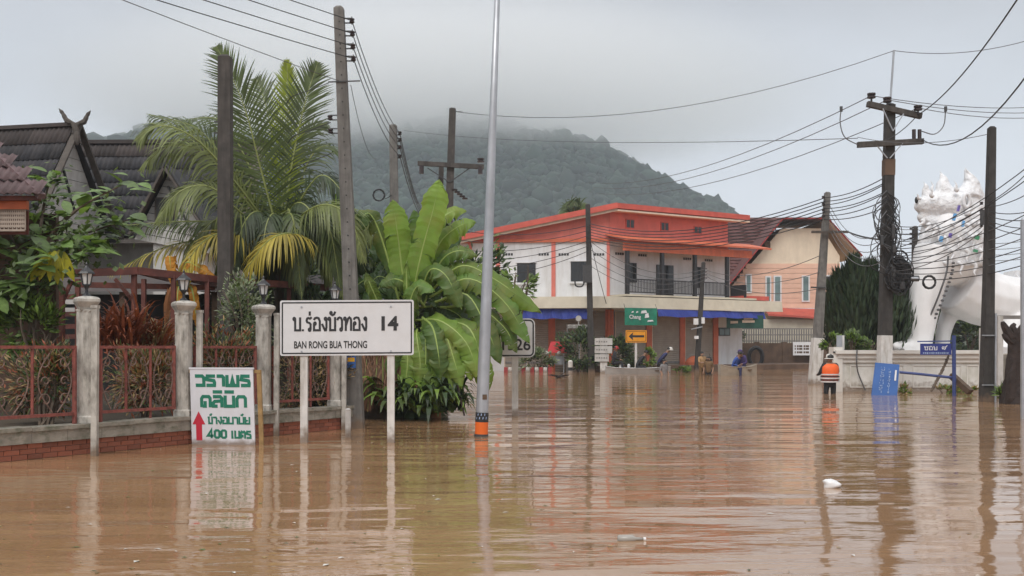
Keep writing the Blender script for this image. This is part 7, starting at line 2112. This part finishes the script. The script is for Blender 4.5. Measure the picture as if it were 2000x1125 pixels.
def person(label, loc, rotz, pose, top, legs, sleeve='skin', hair=True, hat=None, vest=None, bag=None, scale=1.0, group=None):
    t = thing('person', label, 'person', loc, group)
    M = Matrix.Rotation(rotz, 3, 'Z') * scale
    Wd = lambda p: Vector(loc) + M @ Vector(p)
    names = list(BONES); me = bpy.data.meshes.new('body')
    me.from_pydata([tuple(M @ Vector(pose[j])) for j in names], [(names.index(j), names.index(p)) for j, p in BONES.items() if p], [])
    o = bpy.data.objects.new('body', me); link(o, t)
    m = o.modifiers.new('skin', 'SKIN'); m.use_smooth_shade = True
    for i, j in enumerate(names):
        v = me.skin_vertices[0].data[i]; r = RAD[j] * scale
        v.radius = (r * (1.2 if j in ('pelvis', 'waist', 'chest') else 1), r * (.85 if j in ('pelvis', 'waist', 'chest') else 1)); v.use_root = j == 'pelvis'
    o.modifiers.new('sub', 'SUBSURF').levels = 1
    dg = bpy.context.evaluated_depsgraph_get(); dg.update()
    nm = bpy.data.meshes.new_from_object(o.evaluated_get(dg)); o.modifiers.clear(); o.data = nm
    # five fingers a hand, nose and ears, joined into the same skin
    mb = MB(); mb.v = [tuple(v.co) for v in nm.vertices]; mb.f = [tuple(p.vertices) for p in nm.polygons]
    bl = [(j, p) for j, p in BONES.items() if p]
    def region(c):
        best, bd = None, 9
        for j, p in bl:
            a, b = M @ Vector(pose[p]), M @ Vector(pose[j]); d = b - a; u = max(0, min(1, (c - a).dot(d) / d.length_squared)); q = (c - a - d * u).length - RAD[j] * .5 * scale
            if q < bd: bd, best = q, j
        return best
    mats = ['skin', top, legs, sleeve]
    for f in mb.f:
        c = sum((Vector(mb.v[i]) for i in f), Vector()) / len(f); j = region(c)
        mb.m.append(0 if j in ('head', 'crown', 'neck', 'hal', 'har') else 2 if j[:2] in ('hi', 'kn', 'an', 'to') else 3 if j in ('wrl', 'wrr') else 1)
    mb.mi = 0
    for s, w_, h_ in (('l', 'wrl', 'hal'), ('r', 'wrr', 'har')):
        a, b = M @ Vector(pose[w_]), M @ Vector(pose[h_]); d = (b - a).normalized(); sx = d.cross(Vector((0, 0, 1))); sx = sx.normalized() if sx.length > .1 else Vector((1, 0, 0)); sz = sx.cross(d)
        for q in range(4):
            r = b + sx * (q - 1.5) * .019 * scale; l = (.07, .08, .075, .06)[q] * scale
            mb.tube([r - d * .02, r + d * l * .55, r + d * l * .85 - sz * l * .35], [.0095 * scale, .009 * scale, .007 * scale], 5)
        r = b - d * .02 + sx * .03 * scale; mb.tube([r, r + (sx + d).normalized() * .035 * scale, r + (sx * .5 + d).normalized() * .06 * scale], [.011 * scale, .01 * scale, .008 * scale], 5)
    hd = M @ Vector(pose['head']); fw = M @ Vector((0, -1, 0)) / scale; sd = M @ Vector((1, 0, 0)) / scale; up = Vector((0, 0, 1))
    mb.tube([hd + (fw * .085 + up * .05) * scale, hd + (fw * .115 + up * .01) * scale, hd + (fw * .085 + up * .0) * scale], [.008 * scale, .016 * scale, .01 * scale], 6)
    for s in (-1, 1): mb.ball(hd + (sd * s * .085 + up * .02) * scale, (.015 * scale, .025 * scale, .03 * scale), 6, 5)
    me2 = bpy.data.meshes.new('body'); me2.from_pydata(mb.v, [], mb.f)
    for q in mats: me2.materials.append(MATS[q])
    me2.polygons.foreach_set('material_index', mb.m); me2.polygons.foreach_set('use_smooth', [True] * len(me2.polygons)); me2.update(); o.data = me2
    W0 = Vector(loc)
    mb = MB()
    for s in (-1, 1): mb.ball(W0 + hd + (fw * .09 + sd * s * .033 + up * .035) * scale, .011 * scale, 6, 5)
    mb.build('eye', 'hair', t)['kind'] = 'stuff'
    cr = M @ Vector(pose['crown'])
    if hair:
        mb = MB(); mb.ball(W0 + hd.lerp(cr, .62) - fw * .022 * scale, (.1 * scale, .108 * scale, .092 * scale), 12, 8); mb.build('hair', 'hair', t, smooth=True)
    if hat:
        c = W0 + cr - up * .03 * scale
        MB().lathe(c, [(.106 * scale, -.05 * scale), (.108 * scale, 0), (.09 * scale, .06 * scale), (.03 * scale, .085 * scale)], 14).build('hat', hat, t, smooth=True)
        mb = MB(); mb.lathe(c - up * .05 * scale, [(.1 * scale, 0), (.16 * scale, -.012 * scale), (.16 * scale, -.004 * scale), (.1 * scale, .012 * scale)], 14); mb.build('hat_brim', hat, t)
    if vest:
        ch, wa = M @ Vector(pose['chest']), M @ Vector(pose['pelvis']); ax = (ch - wa).normalized()
        def ring(u, rx, ry):
            c = W0 + wa.lerp(ch, u); return [c + (sd * rx * math.cos(a) + fw * ry * math.sin(a)) * scale for a in [2 * math.pi * i / 16 for i in range(16)]]
        prof = ((.0, .21, .17), (.1, .235, .19), (.5, .235, .195), (.85, .255, .2), (1.12, .25, .18), (1.3, .19, .14), (1.36, .12, .1))
        mb = MB(); vv = [p for u, a, b in prof for p in ring(u, a, b)]; n = 16; mb.add(vv, [(i * n + j, i * n + (j + 1) % n, (i + 1) * n + (j + 1) % n, (i + 1) * n + j) for i in range(len(prof) - 1) for j in range(n)]); v = mb.build('life_vest', vest, t, smooth=True)
        for u, m_, h_ in ((.5, 'vest_silver', .03), (.36, 'letter_black', .025), (.22, 'vest_silver', .03), (.1, 'letter_black', .025), (-.04, 'vest_silver', .03)):
            mb = MB(); vv = ring(u, .264, .218) + ring(u + h_ / .3, .264, .218); mb.add(vv, [(j, (j + 1) % n, n + (j + 1) % n, n + j) for j in range(n)]); mb.build('strap', m_, v)
    if bag:
        c = W0 + M @ Vector(bag[1]); b = thing('bag', bag[2], 'bag', c); mb = MB(); mb.ball(c, (.16, .12, .2), 10, 7); mb.build('sack', bag[0], b, smooth=True)
        mb = MB(); mb.tube([c + Vector((0, 0, .15)), c + Vector((.05, 0, .28)), c + Vector((0, 0, .34))], .015, 5); mb.build('strap', bag[0], b)
    return t
def boat(label, c, L, W, H, rotz, mat, inner='boat'):
    t = thing('boat', label, 'boat', c); M = Matrix.Rotation(rotz, 3, 'Z'); C0 = Vector(c); n = 14
    mb = MB(); rows = []
    for i in range(n + 1):
        u = i / n; x = (u - .5) * L; w_ = W / 2 * (math.sin(math.pi * min(.96, .2 + .78 * u)) ** .55); sh = H * (1 + .35 * abs(2 * u - 1) ** 3)
        rows.append([(x, -w_, sh), (x, -w_ * .78, -.12), (x, w_ * .78, -.12), (x, w_, sh), (x, w_ - .04, sh), (x, w_ * .7, -.05), (x, -w_ * .7, -.05), (x, -w_ + .04, sh)])
    k = 8; vv = [C0 + M @ Vector(p) for r in rows for p in r]
    mb.add(vv, [(i * k + j, i * k + (j + 1) % k, (i + 1) * k + (j + 1) % k, (i + 1) * k + j) for i in range(n) for j in range(k)] + [tuple(range(k)), tuple(n * k + j for j in range(k))]); fixn(mb.build('hull', mat, t))
    for u in (.22, .5, .78):
        p = M @ Vector(((u - .5) * L, 0, H * .7)); mb = MB(); mb.cbox(C0 + p, (.22, W * .86, .03), M); mb.build('thwart', 'wood_brown', t)
    for s in (-1, 1):
        pts = [C0 + M @ Vector(((i / n - .5) * L, s * abs(rows[i][0][1]), rows[i][0][2] + .01)) for i in range(n + 1)]
        MB().tube(pts, .025, 6).build('gunwale', inner, t)
    return t
def people():
    # orange vest, seen from behind, wading
    Y = 30.9; s = dict(STAND); dz = -.62
    s = {k: (v[0], v[1], v[2] + dz) for k, v in s.items()}
    s.update(ell=(-.27, -.08, .58), wrl=(-.16, -.26, .5), hal=(-.12, -.31, .5), elr=(.29, -.02, .56), wrr=(.27, -.2, .52), har=(.25, -.27, .52))
    person('person in orange life vest and pale cap seen from behind in the water', G(1621, Y), math.pi + .1, s, 'cloth_black', 'cloth_black', 'cloth_black', True, 'cap_white', 'vest_orange', scale=1.08)
    # two people wading in front of the shop
    s = {k: (v[0], v[1], v[2] - .55) for k, v in STAND.items()}
    s.update(ell=(-.26, -.1, .62), wrl=(-.1, -.28, .6), hal=(-.03, -.32, .62), elr=(.26, -.1, .62), wrr=(.12, -.28, .62), har=(.06, -.32, .64))
    person('wading person in a tan shirt and brown trousers carrying a dark bag', G(1371, 52.5), .5, s, 'cloth_tan', 'cloth_brown', 'skin', True, bag=('cloth_black', (.22, -.3, .72), 'dark bag held by the wading person in tan'), scale=1.0)
    s2 = {k: (v[0], v[1], v[2] - .75) for k, v in STAND.items()}
    person('wading person in dark brown clothes beside the one in tan', G(1384, 52.0), -.4, s2, 'cloth_brown', 'cloth_black', 'skin', True, scale=.95)
    # square boat with two people
    Yb = 51.0
    boat('short tan punt with two people in blue and violet', G(1441, Yb), 1.85, .85, .4, .04, 'boat_tan', 'boat_tan')
    person('person in bright blue shirt bending in the short tan punt', G(1431, Yb, -.2), .9, SIT(.26), 'cloth_blue', 'cloth_navy', 'cloth_blue', True, scale=1.14)
    person('person in dark violet jacket and hat sitting in the tan punt', G(1450, Yb + .1, -.12), -.7, SIT(.14), 'cloth_violet', 'cloth_navy', 'cloth_violet', True, 'cloth_violet', scale=1.14)
    # long boat with three people
    Yl = 54.0
    boat('long grey boat with people in dark clothes moored by the bushes', G(1246, Yl), 3.4, .9, .28, .0, 'boat')
    person('person in black with reddish cap at the left end of the long boat', G(1197, Yl + .1, .06), 1.45, SIT(.1), 'cloth_black', 'cloth_black', 'cloth_black', True, 'kerb_red', scale=1.14)
    person('person in black crouching in the middle of the long boat', G(1242, Yl + .1, -.16), 1.5, SIT(.35), 'cloth_black', 'cloth_black', 'cloth_black', True, scale=1.14)
    person('person in navy with pale cap leaning at the right of the long boat', G(1284, Yl + .1, .0), 1.5, SIT(.4), 'cloth_navy', 'cloth_black', 'cloth_navy', True, 'cap_white', scale=1.14)
    person('person in grey wading at the right end of the long boat', G(1297, Yl - .9, 0), .6, {k: (v[0], v[1], v[2] - .95) for k, v in STAND.items()}, 'cloth_grey', 'cloth_tan', 'skin', True)
    for px, lab in ((1212, 'white jar standing in the left of the long boat'), (1228, 'white jar beside the crouching person in the long boat')):
        c = G(px, Yl, .26); MBq = MB(); MBq.lathe(c, [(.07, 0), (.08, .03), (.08, .2), (.05, .23), (.05, .26)], 10); put(MBq.build('jar', 'plastic_white', org=c), lab, 'jar')
people()
